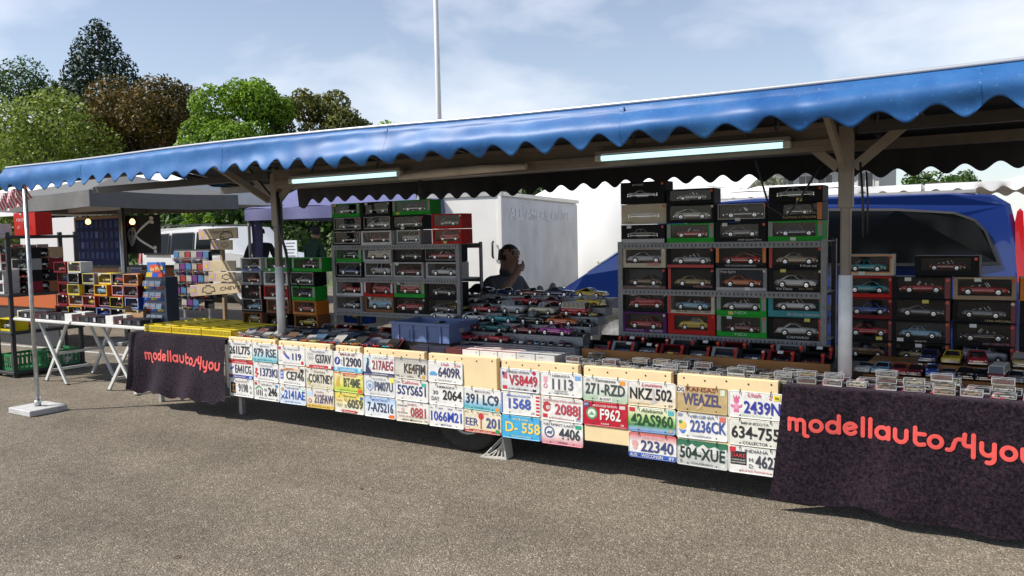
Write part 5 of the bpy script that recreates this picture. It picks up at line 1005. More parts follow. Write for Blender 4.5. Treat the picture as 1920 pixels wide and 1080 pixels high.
# blue card display
HD = thing('card_display', 'tall cardboard display of carded toy cars with a blue flame header', 'display stand', (-7.40, .42, .727))
DKB = flat((.015, .025, .05), .5)
q = MB(); q.box(-.16, .17, .02, .16, 0, .47); q.build('stand', DKB, HD)
q = MB(); q.cbox(-.17, .13, .05, .06, .48, .62, .002); h_ = q.build('header', mat('header_blue', (.02, .16, .50), .4), HD)
q = MB(); q.add([(-.14, .045, .58), (-.05, .045, .60), (.05, .045, .59), (.12, .045, .565), (.06, .045, .52), (-.04, .045, .515), (-.10, .045, .53), (-.12, .045, .56)], [list(range(8))]); q.build('flame', flat((.60, .06, .02)), HD)
text('Hot Wheels', .045, flat((.72, .62, .25)), HD, (0, .042, .535), .22, rot=(0, R(-6), 0), shear=.3, bold=.02)
GHW = 'carded toys in the blue topped display'
for r_ in range(4):
    for k in range(3):
        loose('card_pack', PACKS[(r_*3+k*5) % 8], (-7.53+k*.10, .435-.018*r_*0, .735+r_*.115), (-R(12), 0, 0), ((.02, .08, .42), (.45, .06, .02), (.05, .15, .5), (.5, .35, .05))[(r_+k) % 4], 'carded toy car in the tall display with the blue header', 'toy pack', GHW)
# peg rack
RK = thing('peg_rack', 'black peg rack hung with rows of small carded toys', 'display rack', (-7.83, 1.2, 0))
q = MB(); q.box(-.34, .30, .02, .035, .80, 1.46); q.build('panel', BLACKPL, RK)
for x in (-.22, .22):
    q = MB(); q.bar((x, .03, 0), (x, .03, .82), .02, .02); q.bar((x, -.2, .01), (x, .3, .01), .02, .02); q.build('stand_leg', STEEL, RK)
for r_ in range(5):
    q = MB(); z = 1.43-.135*r_; q.box(-.33, .29, .004, .019, z, z+.012); q.build('peg_rail', STEEL, RK)
    for k in range(6):
        if r_ == 4 and k in (0, 5): continue
        o = loose('hanging_pack', PACKS[(r_*5+k*3) % 8], (-8.115+k*.105, 1.196, z-.112), (0, 0, rb.uniform(-.05, .05)), ((.08, .18, .35), (.4, .38, .36), (.35, .30, .25), (.15, .05, .18), (.3, .05, .05))[(r_+k*2) % 5], 'small carded %s toy hanging on the %s peg of the black rack' % (('red', 'blue', 'yellow', 'black', 'white', 'teal', 'orange', 'silver')[(r_*5+k*3) % 8], ('top', 'second', 'third', 'fourth', 'bottom')[r_]), 'toy pack', 'carded toys on the peg rack'); o.scale = (.85, .85, .72)
# wooden car signs on a post
WS = mat('pale_pine', (.62, .50, .32), .6, var=.14, vscale=7)
SP = thing('sign_post', 'slim wooden post holding pale wooden car signs', 'post', (-7.36, 1.22, 0)); q = MB(); q.cbox(-.02, .02, 0, .04, 0, 1.60, .003); q.build('shaft', mat('post_wood', (.30, .20, .12), .7), SP)
q = MB(); q.cbox(-.14, .14, -.10, .16, 0, .02, .004); q.build('foot', mat('post_wood', ()), SP)
def bowtie(q, cx, cz, s, y):
    for k, g_ in enumerate((1.0, .8)):
        pass
    o = [(-1, -.28), (-.45, -.28), (-.38, -.5), (.38, -.5), (.45, -.28), (1, -.28), (.82, .28), (.40, .28), (.34, .5), (-.42, .5), (-.36, .28), (-.82, .28)]
    i = [(a*.84, b*.70) for a, b in o]; n = len(o)
    q.add([(cx+a*s, y, cz+b*s) for a, b in o+i], [(k, (k+1) % n, (k+1) % n+n, k+n) for k in range(n)])
for k, (px0, px1, y0, y1, tx, bt, lb) in enumerate(((379, 441, 428, 448, 'Heartbeat', True, 'pale wooden sign with script lettering at the top of the post'), (399, 433, 450, 468, '', True, 'small pale wooden sign just under the top sign of the post'), (386, 438, 489, 508, '', False, 'plain pale wooden sign halfway down the post'), (396, 438, 510, 528, '', True, 'pale wooden sign with a ringed emblem halfway down the post'), (366, 453, 531, 552, 'CHEVY', True, 'long pale wooden sign lettered in capitals low on the post'))):
    a = at(px0, (y0+y1)/2, Y=1.2); b = at(px1, (y0+y1)/2, Y=1.2); w = (b.x-a.x)/2; zc = (a.z+b.z)/2; h = (at(px0, y0, Y=1.2).z-at(px0, y1, Y=1.2).z)
    t = thing('wooden_sign', lb, 'sign', ((a.x+b.x)/2, 1.19, zc-h/2), 0, 'wooden signs on the post'); t.rotation_euler = (0, R((-1, 1, 0, 1, -4)[k]), R(8))
    q = MB(); q.cbox(-w, w, 0, .018, 0, h, .002); q.build('board', WS, t)
    q = MB(); q.quad((-w+.01, -.001, .012), (-w+.10, -.001, .012), (-w+.10, -.001, h-.012), (-w+.01, -.001, h-.012)); q.build('sticker', flat((.55, .38, .52), .5), t)
    q = MB(); n = 14; c_ = (-w+.055, h/2); q.add([(c_[0]+(.036 if j % 2 else .018)*math.cos(j*2*math.pi/n), -.002, c_[1]+(.036 if j % 2 else .018)*math.sin(j*2*math.pi/n)) for j in range(n)], [list(range(n))]); q.build('star', flat((.65, .5, .05)), t)
    ink = flat((.10, .06, .03), .6)
    if bt: q = MB(); bowtie(q, (w*.45 if tx == 'Heartbeat' else -.12 if tx else w*.35), h*(.30 if tx == 'Heartbeat' else .5), min(.10, w*.35), -.0015); q.build('emblem', ink, t)
    if tx: text(tx, h*.34, ink, t, (w*.18 if tx[1:].islower() else w*.50, -.0022, h*(.52 if tx[1:].islower() else .33)), w*1.1 if tx[1:].islower() else w*.75, shear=.25)
# black shelf unit
BS = thing('plastic_shelf_unit', 'black plastic shelf unit with four tiers beside the folding table', 'shelf', (-10.07, .25, 0))
for x in (-.18, .18):
    for y in (0, .8):
        q = MB(); q.cbox(x-.022, x+.022, y-.022, y+.022, 0, 1.70, .004); q.build('upright', BLACKPL, BS)
for z in (.07, .54, .98, 1.66):
    q = MB(); q.cbox(-.215, .215, -.035, .835, z-.035, z, .004); q.build('tier', BLACKPL, BS)
GRN_ = mat('green_crate_plastic', (.015, .16, .05), .5)
def crate(label, loc, w, d, h, rz, m, group):
    t = thing('plastic_crate', label, 'crate', loc, rz, group)
    for y in (-d, d):
        q = MB(); q.box(-w, w, y-.005, y+.005, 0, .03); q.box(-w, w, y-.005, y+.005, h-.03, h)
        for k in range(9): x = -w+.014+k*(2*w-.028)/8; q.box(x-.009, x+.009, y-.004, y+.004, .03, h-.03)
        q.box(-w+.02, w-.02, y-.004, y+.004, h*.5-.008, h*.5+.008); q.build('side_wall', m, t)
    for x in (-w, w):
        q = MB(); q.box(x-.005, x+.005, -d+.005, d-.005, 0, .03); q.box(x-.005, x+.005, -d+.005, d-.005, h-.03, h)
        for k in range(7): y = -d+.02+k*(2*d-.04)/6; q.box(x-.004, x+.004, y-.009, y+.009, .03, h-.03)
        q.build('end_wall', m, t)
    q = MB(); q.box(-w+.005, w-.005, -d+.005, d-.005, .002, .01); q.build('base', m, t)
crate('green slotted crate on the lowest tier, at the open end of the black shelf unit', (-10.07, .45, .072), .19, .17, .19, 0, GRN_, 'green crates'); crate('green slotted crate on the lowest tier, at the far end of the black shelf unit', (-10.07, .84, .072), .19, .17, .19, 0, GRN_, 'green crates')
q = MB(); q.cbox(-.12, .12, -.08, .08, 0, .12, .003); tag(q.build('white_carton', flat((.5, .48, .46)), None, (-10.02, .86, .085), (0, .35, .4)), 'tilted white and red carton sticking out of a green crate', 'carton')
GX = 'boxes in the black shelf unit'
boxed(-10.07, .26, .542, .33, .15, .18, 'yellow', 'sedan', 'silver', 'yellow box with silver sedan low in the black shelf unit', GX); boxed(-10.07, .48, .542, .33, .22, .18, 'white', 'coupe', 'red', 'white box with red coupe low in the black shelf unit', GX)
boxed(-10.12, .24, .982, .22, .135, .18, 'white', 'coupe', 'yellow', 'white box with a yellow coupe under a white box, in the black shelf unit', GX); boxed(-10.12, .24, 1.118, .22, .135, .18, 'white', 'coupe', 'lightblue', 'white box with a light blue coupe in the black shelf unit', GX)
for k in range(4):
    bx_, c_ = (('darkred', 'grey'), ('black', 'red'), ('grey', 'darkgreen'), ('black', 'silver'))[k]
    boxed(-10.06, .45, .982+k*.135, .36, .133, .17, bx_, 'sedan', c_, 'dark boxed %s sedan, %s in the pile inside the black shelf unit' % (cname(c_), ord_[k]), GX)
    boxed(-10.04, .70, .982+k*.135, .36, .133, .17, ('brown', 'black', 'darkred', 'tan')[k], 'coupe', 'grey', '%s box with grey coupe deep inside the black shelf unit, %s of its pile' % (('brown', 'black', 'dark red', 'tan')[k], ord_[k]), GX)
boxed(-10.16, .22, 1.662, .25, .14, .16, 'white', 'coupe', 'orange', 'white box with orange coupe on top of the black shelf unit', GX)
boxed(-9.98, .50, 1.662, .46, .27, .20, 'red', 'coupe', 'red', 'large red box with a car picture on top of the black shelf unit', GX, solid=True, words=[('racing', -.1, .62, .05, .5, (.55, .5, .48))])
PT = thing('price_sign', 'white price card with handwritten figures hung on the black shelf unit', 'sign', (-10.14, .20, 1.26), 0); q = MB(); q.cbox(-.15, .17, 0, .006, 0, .27, .001); q.build('card', mat('white_card', (.62, .66, .70), .6), PT); text('0.-', .09, flat((.15, .15, .17)), PT, (.05, -.001, .08), .16)
oc0, oc1 = at(-40, 580, Y=1.9), at(106, 580, Y=1.9); ocx = (oc0.x+oc1.x)/2; ocw = (oc1.x-oc0.x)/2
q = MB(); q.box(-ocw, ocw, 0, .02, .60, .99); q.box(-ocw, ocw, .02, .5, .97, .985); q.box(-ocw+.02, ocw-.02, .03, .05, 0, .6, 1); tag(q.build('orange_counter', [mat('orange_panel', (.42, .09, .015), .5), BLACKPL], None, (ocx, 1.9, 0)), 'orange fronted counter panel behind the black shelf unit', 'counter')
# dark back-row boxes behind the folding tables
for k in range(4):
    for j in range(3):
        bx_ = ('black', 'darkred', 'brown', 'grey', 'black')[(k*3+j*2) % 5]; c_ = ('silver', 'red', 'black', 'blue')[(k+j) % 4]
        boxed(ocx-.35+.37*j, 1.98, .987+k*.142, .35+.02*(k % 2), .140, .17, bx_, ('coupe', 'sedan', 'conv')[(k+j) % 3], c_, '%s box with %s %s, %s of the %s pile on the orange counter' % (bx_, c_, ('coupe', 'sedan', 'convertible')[(k+j) % 3], ord_[k], ('first', 'second', 'third')[j]), 'boxes on the orange counter')
# little flags on the awning corner
FLR, FLW, FLB = flat((.50, .06, .09), .7), flat((.66, .64, .62), .7), flat((.05, .07, .25), .7)
for k, (x, z, a) in enumerate(((-8.32, 2.06, .1), (-8.12, 2.08, -.12), (-7.99, 2.11, -.5))):
    t = thing('stars_and_stripes_flag', ('small red and white striped flag hanging limp at the awning corner, %s' % ('farthest out', 'middle of three', 'closest to the pole')[k]), 'flag', (x, -.52, z), 0, 'small flags at the awning corner')
    q = MB()
    for s in range(13):
        for r_ in range(6):
            f = lambda u, v: (-.085+.17*u+.03*v*math.sin(k+2), .018*math.sin(6*u+5*v+k), -.17*v)
            q.add([f(s/13, r_/6), f((s+1)/13, r_/6), f((s+1)/13, (r_+1)/6), f(s/13, (r_+1)/6)], [(0, 1, 2, 3)], s % 2, True)
    q.build('stripes', [FLR, FLW], t); t.rotation_euler = (0, a, .3)
# ------------------------------------------------------------------ neighbouring stall at the far end
UM = thing('market_umbrella', 'large square grey market umbrella with a short valance', 'umbrella', (-11.6, 2.75, 0)); GREY = mat('grey_canvas', (.13, .13, .128), .8, var=.08, bump=.15, bscale=60)
A = 1.2; ze, za, zv = 2.26, 2.60, 2.04
def umb(u, v):
    a = u*4; k = int(a) % 4; f = a-int(a); C = [(-A, -A), (A, -A), (A, A), (-A, A)]; p, n_ = C[k], C[(k+1) % 4]; x, y = p[0]+(n_[0]-p[0])*f, p[1]+(n_[1]-p[1])*f
    sag = .05*math.sin(math.pi*f)
    if v < .7: t = v/.7; return (x*t, y*t, za+(ze-za)*t-sag*t*t*.5)
    t = (v-.7)/.3; s = 1.0+.012*math.sin(f*15)*t; return (x*s, y*s, ze-sag*.5+(zv-ze)*t)
q = MB(); q.grid(64, 10, umb, 0, False); q.build('canopy', GREY, UM)
q = MB(); q.tube([(0, 0, 0), (0, 0, 2.6)], .028, 12); q.build('pole', BLACKPL, UM)
for sx, sy in ((-1, -1), (1, -1), (1, 1), (-1, 1)):
    q = MB(); q.bar((0, 0, 2.56), (sx*A*.97, sy*A*.97, ze-.02), .018, .018); q.build('rib', BLACKPL, UM)
q = MB(); q.cbox(-.3, .3, -.3, .3, 0, .06, .01); q.build('base', flat((.2, .2, .2)), UM)
TN = mat('white_tarp', (.70, .70, .70), .6, var=.04)
NT = thing('white_stall_tent', 'white roofed stall tent with a string of bulbs behind the grey umbrella', 'tent', (-14.6, 4.2, 0))
q = MB(); q.add([(-3.2, -1.6, 2.16), (3.2, -1.6, 2.16), (3.2, 1.6, 2.16), (-3.2, 1.6, 2.16), (-3.2, 0, 2.75), (3.2, 0, 2.75)], [(0, 1, 5, 4), (2, 3, 4, 5), (0, 4, 3), (1, 2, 5)]); q.build('roof', TN, NT)
q = MB(); q.box(-3.2, 3.2, -1.61, -1.60, 2.04, 2.158); q.build('valance', TN, NT); q = MB(); wr_ = at(142, 440, Y=5.7).x+14.6; q.box(-6.0, wr_, 1.5, 1.52, 0, 2.15); q.build('back_wall', mat('white_wall_tarp', (.55, .54, .55), .7), NT)
for x in (-3.1, 3.1):
    for y in (-1.55, 1.55):
        q = MB(); q.tube([(x, y, 0), (x, y, 2.15)], .025, 8); q.build('leg', STEEL, NT)
BULB = mat('lit_bulb', (.9, .75, .35), .3, emit=((1.0, .72, .25), 2.2))
for k, px in enumerate((58, 165, 248)):
    p = at(px, 414, Y=2.75); t = thing('light_bulb', 'small glowing bulb hanging under the white stall roof, %s' % ('close to the large red box', 'before the framed blue board', 'beside the pirate flag')[k], 'bulb', p, 0, 'hanging bulbs'); q = MB(); q.lathe([(0, -.06), (.03, -.05), (.042, -.02), (.03, .015), (.016, .03)], 12); q.build('glass', BULB, t); q = MB(); q.lathe([(.017, .03), (.02, .035), (.02, .075), (0, .08)], 10); q.build('socket', BLACKPL, t); q = MB(); q.tube([(0, 0, .08), (0, .02, 2.1-p.z)], .004, 5); q.build('cord', BLACKPL, t)
FB = thing('framed_board', 'framed dark blue board of small badges under the white stall roof', 'display board', ((at(140, 440, Y=4.0).x+at(233, 440, Y=4.0).x)/2, 4.0, 1.14)); q = MB(); w, h = (at(233, 440, Y=4.0).x-at(140, 440, Y=4.0).x)/2, .90
q.box(-w, w, 0, .03, h-.05, h); q.box(-w, -w+.05, 0, .03, 0, h-.05); q.box(w-.05, w, 0, .03, 0, h-.05); q.build('frame', mat('oak_frame', (.28, .14, .05), .5), FB)
q = MB(); q.box(-w+.05, w-.05, .012, .025, .0, h-.05); q.build('felt', mat('blue_felt', (.012, .02, .09), .9), FB)
for r_ in range(4):
    for k in range(9):
        q = MB() if False else None
BADGE = (lambda q: (q.box(-.05, .05, -.006, 0, -.06, .06), q.mesh('badge', CARD))[1])(MB())
for r_ in range(4):
    for k in range(10): link('badge', BADGE, FB, ((-.82+k*.182)*(w-.02)/.9, .011, .75-r_*.19), None, rb.choice([(.03, .05, .18), (.05, .07, .2), (.1, .12, .25), (.04, .04, .1)]))
q = MB(); q.box(-.9, .9, 0, .5, 0, 1.08); q.box(-.92, .92, -.02, .52, 1.081, 1.12, 1); tag(q.build('stall_counter', [mat('orange_wood', (.32, .12, .03), .5, var=.15), BLACKPL], None, (-13.9, 4.1, 0)), 'orange wooden stall counter under the framed board', 'counter')
for k, (x, c) in enumerate(((-13.6, (.25, .28, .12)), (-13.25, (.05, .06, .25)))):
    t = thing('picture_panel', '%s picture panel leaning on the orange stall counter' % ('green', 'blue')[k], 'panel', (x, 3.98, .62)); q = MB(); q.box(-.16, .16, 0, .02, 0, .48); q.build('frame', flat((.4, .4, .4)), t); q = MB(); q.box(-.14, .14, -.004, -.001, .02, .46); q.build('picture', flat(c), t)
# pirate flag
PF = thing('pirate_flag', 'black pirate flag with skull and crossed bones hanging from the umbrella side', 'flag', (-11.35, 4.2, 0)); p0 = at(232, 405, Y=4.2); p1 = at(300, 475, Y=4.2); fx0, fx1, fz1, fz0 = p0.x+11.35, p1.x+11.35, p0.z, p1.z
q = MB(); q.grid(20, 12, lambda u, v: (fx0+(fx1-fx0)*u, .04*math.sin(7*u+2*v), fz1+(fz0-fz1)*v)); q.build('cloth', flat((.012, .012, .013), .8), PF)
def fpt(u, v, k=0): return (fx0+(fx1-fx0)*u, .04*math.sin(7*u+2*v)-.006-.002*k, fz1+(fz0-fz1)*v)
BONE = flat((.82, .82, .80), .8)
q = MB(); q.add([fpt(.20+.17*math.cos(k*.3142), .50+.25*math.sin(k*.3142)*(1.25 if math.sin(k*.3142) > 0 else .8)) for k in range(20)], [list(range(20))]); q.build('skull', BONE, PF)
q = MB(); q.add([fpt(.03, .32, 1), fpt(.06, .14, 1), fpt(.20, .05, 1), fpt(.34, .14, 1), fpt(.38, .33, 1), fpt(.20, .25, 1)], [list(range(6))]); q.build('bandana', flat((.5, .03, .04), .8), PF)
for cx in (.13, .27):
    q = MB(); q.add([fpt(cx+.04*math.cos(k*.6283), .46+.06*math.sin(k*.6283), 2) for k in range(10)], [list(range(10))]); q.build('eye_socket', flat((.012, .012, .013)), PF)
for s in (1, -1):
    q = MB()
    for k in range(8): u0, u1 = .36+.055*k, .36+.055*(k+1); v0, v1 = .52-s*.045*k, .52-s*.045*(k+1); q.add([fpt(u0, v0-.035, 1), fpt(u1, v1-.035, 1), fpt(u1, v1+.035, 1), fpt(u0, v0+.035, 1)], [(0, 1, 2, 3)])
    for dv in (-.05, .05): q.add([fpt(.83+.045*math.cos(j*.7854), .52-s*.38+dv+.05*math.sin(j*.7854), 1) for j in range(8)], [list(range(8))])
    q.build('bone', BONE, PF)
q = MB(); q.tube([(fx0-.03, .05, fz1+.06), (fx1, .05, fz1+.03)], .012, 6); q.tube([(fx0-.03, .05, 0), (fx0-.03, .05, fz1+.08)], .018, 8); q.build('flag_pole', BLACKPL, PF)
# ------------------------------------------------------------------ vehicles behind
VB = mat('blue_car_paint', (.008, .030, .175), .22, .25, coat=.9); VWH = mat('white_car_paint', (.62, .62, .62), .25, coat=.6)
def vehicle(name, label, cat, origin, prof, W, tum, paint, wheels, wr, panes, lamps, zb=.9, trim=None):
    t = thing(name, label, cat, origin); n = len(prof)
    def hw(x, z):
        e = 1-.10*max(0, abs(x)/max(abs(p[0]) for p in prof)-.8)/.2
        return W*e*(1-tum*max(0, (z-zb))**1.3)
    q = MB(); rings = []
    for f in (-1, -.96, -.5, 0, .5, .96, 1):
        ins = .03 if abs(f) == 1 else 0
        cx = sum(p[0] for p in prof)/n; cz = sum(p[1] for p in prof)/n
        rings.append([(cx+(x-cx)*(1-ins*.6), f*hw(x, z), cz+(z-cz)*(1-ins)) for x, z in prof])
    vs = [p for r_ in rings for p in r_]
    q.add(vs, [(k*n+i, k*n+(i+1) % n, (k+1)*n+(i+1) % n, (k+1)*n+i) for k in range(6) for i in range(n)], 0, True)
    q.add(rings[0], [list(range(n))], 0); q.add(rings[-1], [list(range(n))[::-1]], 0)
    b = q.build('body', paint, t)
    for pts in panes:
        for s in (-1, 1):
            q = MB(); y = [s*(hw(x, z)+.006) for x, z in pts]; q.add([(x, yy, z) for (x, z), yy in zip(pts, y)], [list(range(len(pts)))]); g_ = q.build('window', mat('tinted_glass', (.003, .0035, .004), .10, spec=.16), t)
            q = MB(); m_ = len(pts); cx = sum(p[0] for p in pts)/m_; cz = sum(p[1] for p in pts)/m_
            o = [(cx+(x-cx)*1.025, s*(hw(x, z)+.004), cz+(z-cz)*1.05) for x, z in pts]; i_ = [(cx+(x-cx)*.975, s*(hw(x, z)+.009), cz+(z-cz)*.95) for x, z in pts]
            q.add(o+i_, [(k, (k+1) % m_, (k+1) % m_+m_, k+m_) for k in range(m_)]); q.build('seal', BLACKPL, g_)
    for x in wheels:
        for s in (-1, 1):
            q = MB(); q.lathe([(wr*.6, -.10), (wr*.94, -.11), (wr, -.07), (wr, .07), (wr*.94, .11), (wr*.6, .10)], 28, 0, 'y'); w = q.build('wheel', RUBBER, t, (x, s*(W-.10), wr)); q = MB(); q.lathe([(0, -.105*1), (wr*.2, -.11), (wr*.5, -.08), (wr*.62, -.10)], 20, 0, 'y'); q.lathe([(0, .105), (wr*.2, .11), (wr*.5, .08), (wr*.62, .10)], 20, 0, 'y'); q.build('rim', STEEL, w)
    for nm, pts, m_ in lamps:
        for s in (-1, 1):
            q = MB(); q.add([(x, s*(hw(x, z)+.008), z) for x, z in pts]+[(x, s*(hw(x, z)-.06), z) for x, z in pts], [list(range(len(pts)))]+[(k, (k+1) % len(pts), (k+1) % len(pts)+len(pts), k+len(pts)) for k in range(len(pts))]); q.build(nm, m_, t)
    return t, hw
VY = 4.2+.95; VX = -2.45
def vp(px, py): p = at(px, py, Y=4.24); return (p.x-VX, p.z)
RLAMP = mat('red_lamp', (.45, .01, .012), .12, coat=.5)
prof = [(2.48, .32), (2.50, .9), (2.47, 1.35), (2.38, 1.74), (2.25, 1.83), (1.9, 1.865), (0, 1.89), (-.6, 1.87), (-.85, 1.80), (-1.42, 1.43), (-2.05, 1.03), (-2.36, .86), (-2.52, .66), (-2.55, .32)]
rear = [vp(*p) for p in ((1548, 393), (1680, 393), (1789, 399), (1828, 413), (1848, 434), (1873, 494), (1790, 496), (1548, 496))]
vt, vhw = vehicle('blue_van', 'shiny dark blue van parked behind the stall with a long tinted side window', 'van', (VX, VY, 0), prof, .95, .12, VB, (-1.6, 1.55), .33, [rear, [(.78, 1.20), (.78, 1.66), (-.15, 1.67), (-.15, 1.20)], [(-.30, 1.20), (-.30, 1.66), (-.70, 1.66), (-1.28, 1.30), (-1.28, 1.20)]], [('tail_lamp', [vp(*p) for p in ((1903, 415), (1907, 396), (1913, 390), (1919, 396), (1921, 440), (1922, 528), (1908, 530), (1904, 470))], RLAMP)])
for s in (-1, 1): q = MB(); q.bar((-.6, s*.78, 1.885), (2.1, s*.78, 1.875), .03, .03); q.build('roof_rail', ALU, vt)
q = MB(); q.add([(-.86, -.70, 1.80), (-.86, .70, 1.80), (-2.02, .82, 1.06), (-2.02, -.82, 1.06)], [(0, 1, 2, 3)]); o = q.build('windscreen', GLASSD, vt); o.location = (-.008, 0, .012)
for s in (-1, 1):
    for x in (-1.32, -.22, .82):
        q = MB(); q.add([(x-.006, s*(vhw(x, z)+.003), z) for z in (.45, .75, 1.0, 1.2)]+[(x+.006, s*(vhw(x, z)+.003), z) for z in (1.2, 1.0, .75, .45)], [(0, 1, 6, 7), (1, 2, 5, 6), (2, 3, 4, 5)]); q.build('door_gap', BLACKPL, vt)
    for x in (-.40, .62): q = MB(); q.cbox(x-.10, x+.10, min(s*.945, s*.985), max(s*.945, s*.985), 1.06, 1.10, .008); q.build('door_handle', VB, vt)
    q = MB(); q.cbox(-1.42, -1.24, min(s*.96, s*1.16), max(s*.96, s*1.16), 1.20, 1.42, .03); q.build('wing_mirror', VB, vt)
    q = MB(); q.box(-2.3, 2.4, s*.955-.006, s*.955+.006, .70, .76); q.build('rub_strip', BLACKPL, vt)
prof = [(2.55, .42), (2.60, .95), (2.52, 1.2), (2.38, 1.78), (2.2, 1.86), (0, 1.90), (-.55, 1.86), (-1.15, 1.25), (-2.3, 1.12), (-2.55, .95), (-2.6, .42)]
prof = [(-x, z) for x, z in prof][::-1]
sv, _ = vehicle('white_suv', 'white off-road estate car with roof rails parked beside the hedge', 'car', (-17.0, 9.0, 0), prof, .98, .15, VWH, (-1.6, 1.6), .38, [[(-2.25, 1.22), (-2.15, 1.70), (-1.20, 1.74), (-1.20, 1.22)], [(-1.08, 1.22), (-1.08, 1.74), (-.22, 1.75), (-.22, 1.22)], [(-.10, 1.22), (-.10, 1.75), (.48, 1.72), (.98, 1.24), (.98, 1.22)]], [('tail_lamp', [(-2.56, 1.0), (-2.42, 1.0), (-2.40, 1.34), (-2.52, 1.34)], RLAMP)], 1.0)
for s in (-1, 1): q = MB(); q.bar((-2.1, s*.72, 1.94), (.4, s*.72, 1.95), .035, .035); q.bar((-2.0, s*.72, 1.87), (-2.0, s*.72, 1.94), .03, .03); q.bar((.3, s*.72, 1.87), (.3, s*.72, 1.94), .03, .03); q.build('roof_rail', BLACKPL, sv)
for s in (-1, 1):
    q = MB(); q.box(-2.5, 2.5, s*.985-.008, s*.985+.008, .82, .90); q.build('trim_strip', BLACKPL, sv)
# ------------------------------------------------------------------ box trailer
BT = thing('box_trailer', 'white box trailer with pale side lettering behind the seated person', 'trailer', at(938, 440, Y=6.3)*1.0); BT.location.z = 0; BT.rotation_euler = (0, 0, R(12))
TWH = mat('trailer_white', (.72, .71, .68), .45, var=.05, vscale=3); H = 2.22
q = MB(); q.cbox(-1.45, -.02, .02, 4.6, .45, H-.02, .02); q.build('body', TWH, BT)
SID = mat('trailer_side', (.66, .65, .64), .55, var=.14, vscale=2.2)
q = MB(); q.box(.0, .012, .06, 4.56, .5, H-.08); sd = q.build('side_panel', SID, BT)
text('ALL AMERICAN SPE', .19, flat((.80, .80, .80), .5), BT, (.019, 2.2, 1.80), 3.6, rot=(0, 0, R(90)), bold=.01)
for a in ((-1.47, .02, -.0, .03), ): 
    q = MB(); q.box(-1.47, .03, -.005, .05, H-.05, H+.015); q.box(-.01, .035, .051, 4.62, H-.05, H+.015); q.box(-1.47, -1.44, .051, 4.62, H-.05, H+.015); q.build('roof_trim', ALU, BT)
q = MB(); q.box(-.03, .025, -.004, .04, .45, H-.051); q.box(-1.47, -1.42, -.004, .04, .45, H-.051); q.build('corner_post', TWH, BT)
q = MB(); q.tube([(-.12, -.01, 1.18), (-.12, -.05, 1.2), (-.12, -.05, 1.42), (-.12, -.01, 1.44)], .018, 8); q.build('door_handle', BLACKPL, BT)
for y in (1.9, 2.7):
    q = MB(); q.lathe([(.15, -.09), (.29, -.09), (.31, 0), (.29, .09), (.15, .09), (0, .06)], 24, 0, 'x', (-.06, y, .31)); q.build('wheel', RUBBER, BT)
# ------------------------------------------------------------------ tents behind
PUR = mat('violet_canvas', (.105, .11, .24), .7, var=.08)
def popup(name, label, x0, x1, y0, y1, ze, zp, dv, m, scallop=0., legs=True, group=None):
    t = thing(name, label, 'tent', ((x0+x1)/2, (y0+y1)/2, 0), 0, group); a, b = (x1-x0)/2, (y1-y0)/2; px_ = max(0, a-b)
    q = MB(); N = 40
    def ro(u, v):
        # pyramid / hip roof
        ang = u*4; k = int(ang) % 4; f = ang-int(ang); C = [(-a, -b), (a, -b), (a, b), (-a, b)]; T = [(-px_, 0), (px_, 0), (px_, 0), (-px_, 0)]
        e = [C[k][i]+(C[(k+1) % 4][i]-C[k][i])*f for i in (0, 1)]; s = [T[k][i]+(T[(k+1) % 4][i]-T[k][i])*f for i in (0, 1)]
        sg = .10*math.sin(math.pi*v)*(1+.5*math.sin(math.pi*f)); return (s[0]+(e[0]-s[0])*v, s[1]+(e[1]-s[1])*v, zp+(ze-zp)*v-sg+.015*math.sin(f*19+v*7)*v)
    q.grid(4*24, 8, ro); q.build('roof', m, t)
    for k, (p, r_) in enumerate((((-a, -b), (a, -b)), ((a, -b), (a, b)), ((a, b), (-a, b)), ((-a, b), (-a, -b)))):
        L_ = math.hypot(r_[0]-p[0], r_[1]-p[1]); n = int(L_/.025); nx, ny = (r_[1]-p[1])/L_, -(r_[0]-p[0])/L_
        def va(u, v):
            s = L_*u; z = ze-.004-(dv-(scallop*(.5-.5*math.cos(2*math.pi*s/.30)) if v > .5 else 0))*v; o = .004+.025*v*math.sin(s*5+k)
            return (p[0]+(r_[0]-p[0])*u+nx*o, p[1]+(r_[1]-p[1])*u+ny*o, z)
        q = MB(); q.grid(max(8, n), 2, va); q.build('valance', m, t)
    if legs:
        for sx in (-1, 1):
            for sy in (-1, 1): q = MB(); q.bar((sx*(a-.05), sy*(b-.05), 0), (sx*(a-.05), sy*(b-.05), ze), .04, .04); q.build('leg', STEEL, t)
    return t
pt = popup('popup_tent', 'violet blue pop-up tent sheltering two standing men', -12.75, -8.0, 6.0, 9.0, 2.14, 3.15, .22, PUR)
q = MB(); q.grid(10, 12, lambda u, v: (-2.33+.05*math.sin(6*v)+.30*u*(1-.3*v), -1.42+.05*math.sin(9*u), 2.02-1.85*v)); q.build('gathered_curtain', PUR, pt)
WT = mat('bright_white_tarp', (.80, .80, .80), .6, var=.03)
for k, (x0, x1) in enumerate(((-5.6, -1.3), (-1.25, 3.1), (3.15, 7.5))): popup('white_market_tent', 'white scalloped market tent behind the blue van, %s' % ('beside the draped white wall', 'in the middle of the row', 'at the open end of the row')[k], x0, x1, 9.6, 12.4, 2.20, 2.36, .15, WT, .07, True, 'white tents behind the van')
WALL = thing('tarp_wall', 'draped white tarpaulin wall with folds beside the box trailer', 'tarpaulin', (-7.6, 12.8, 0))
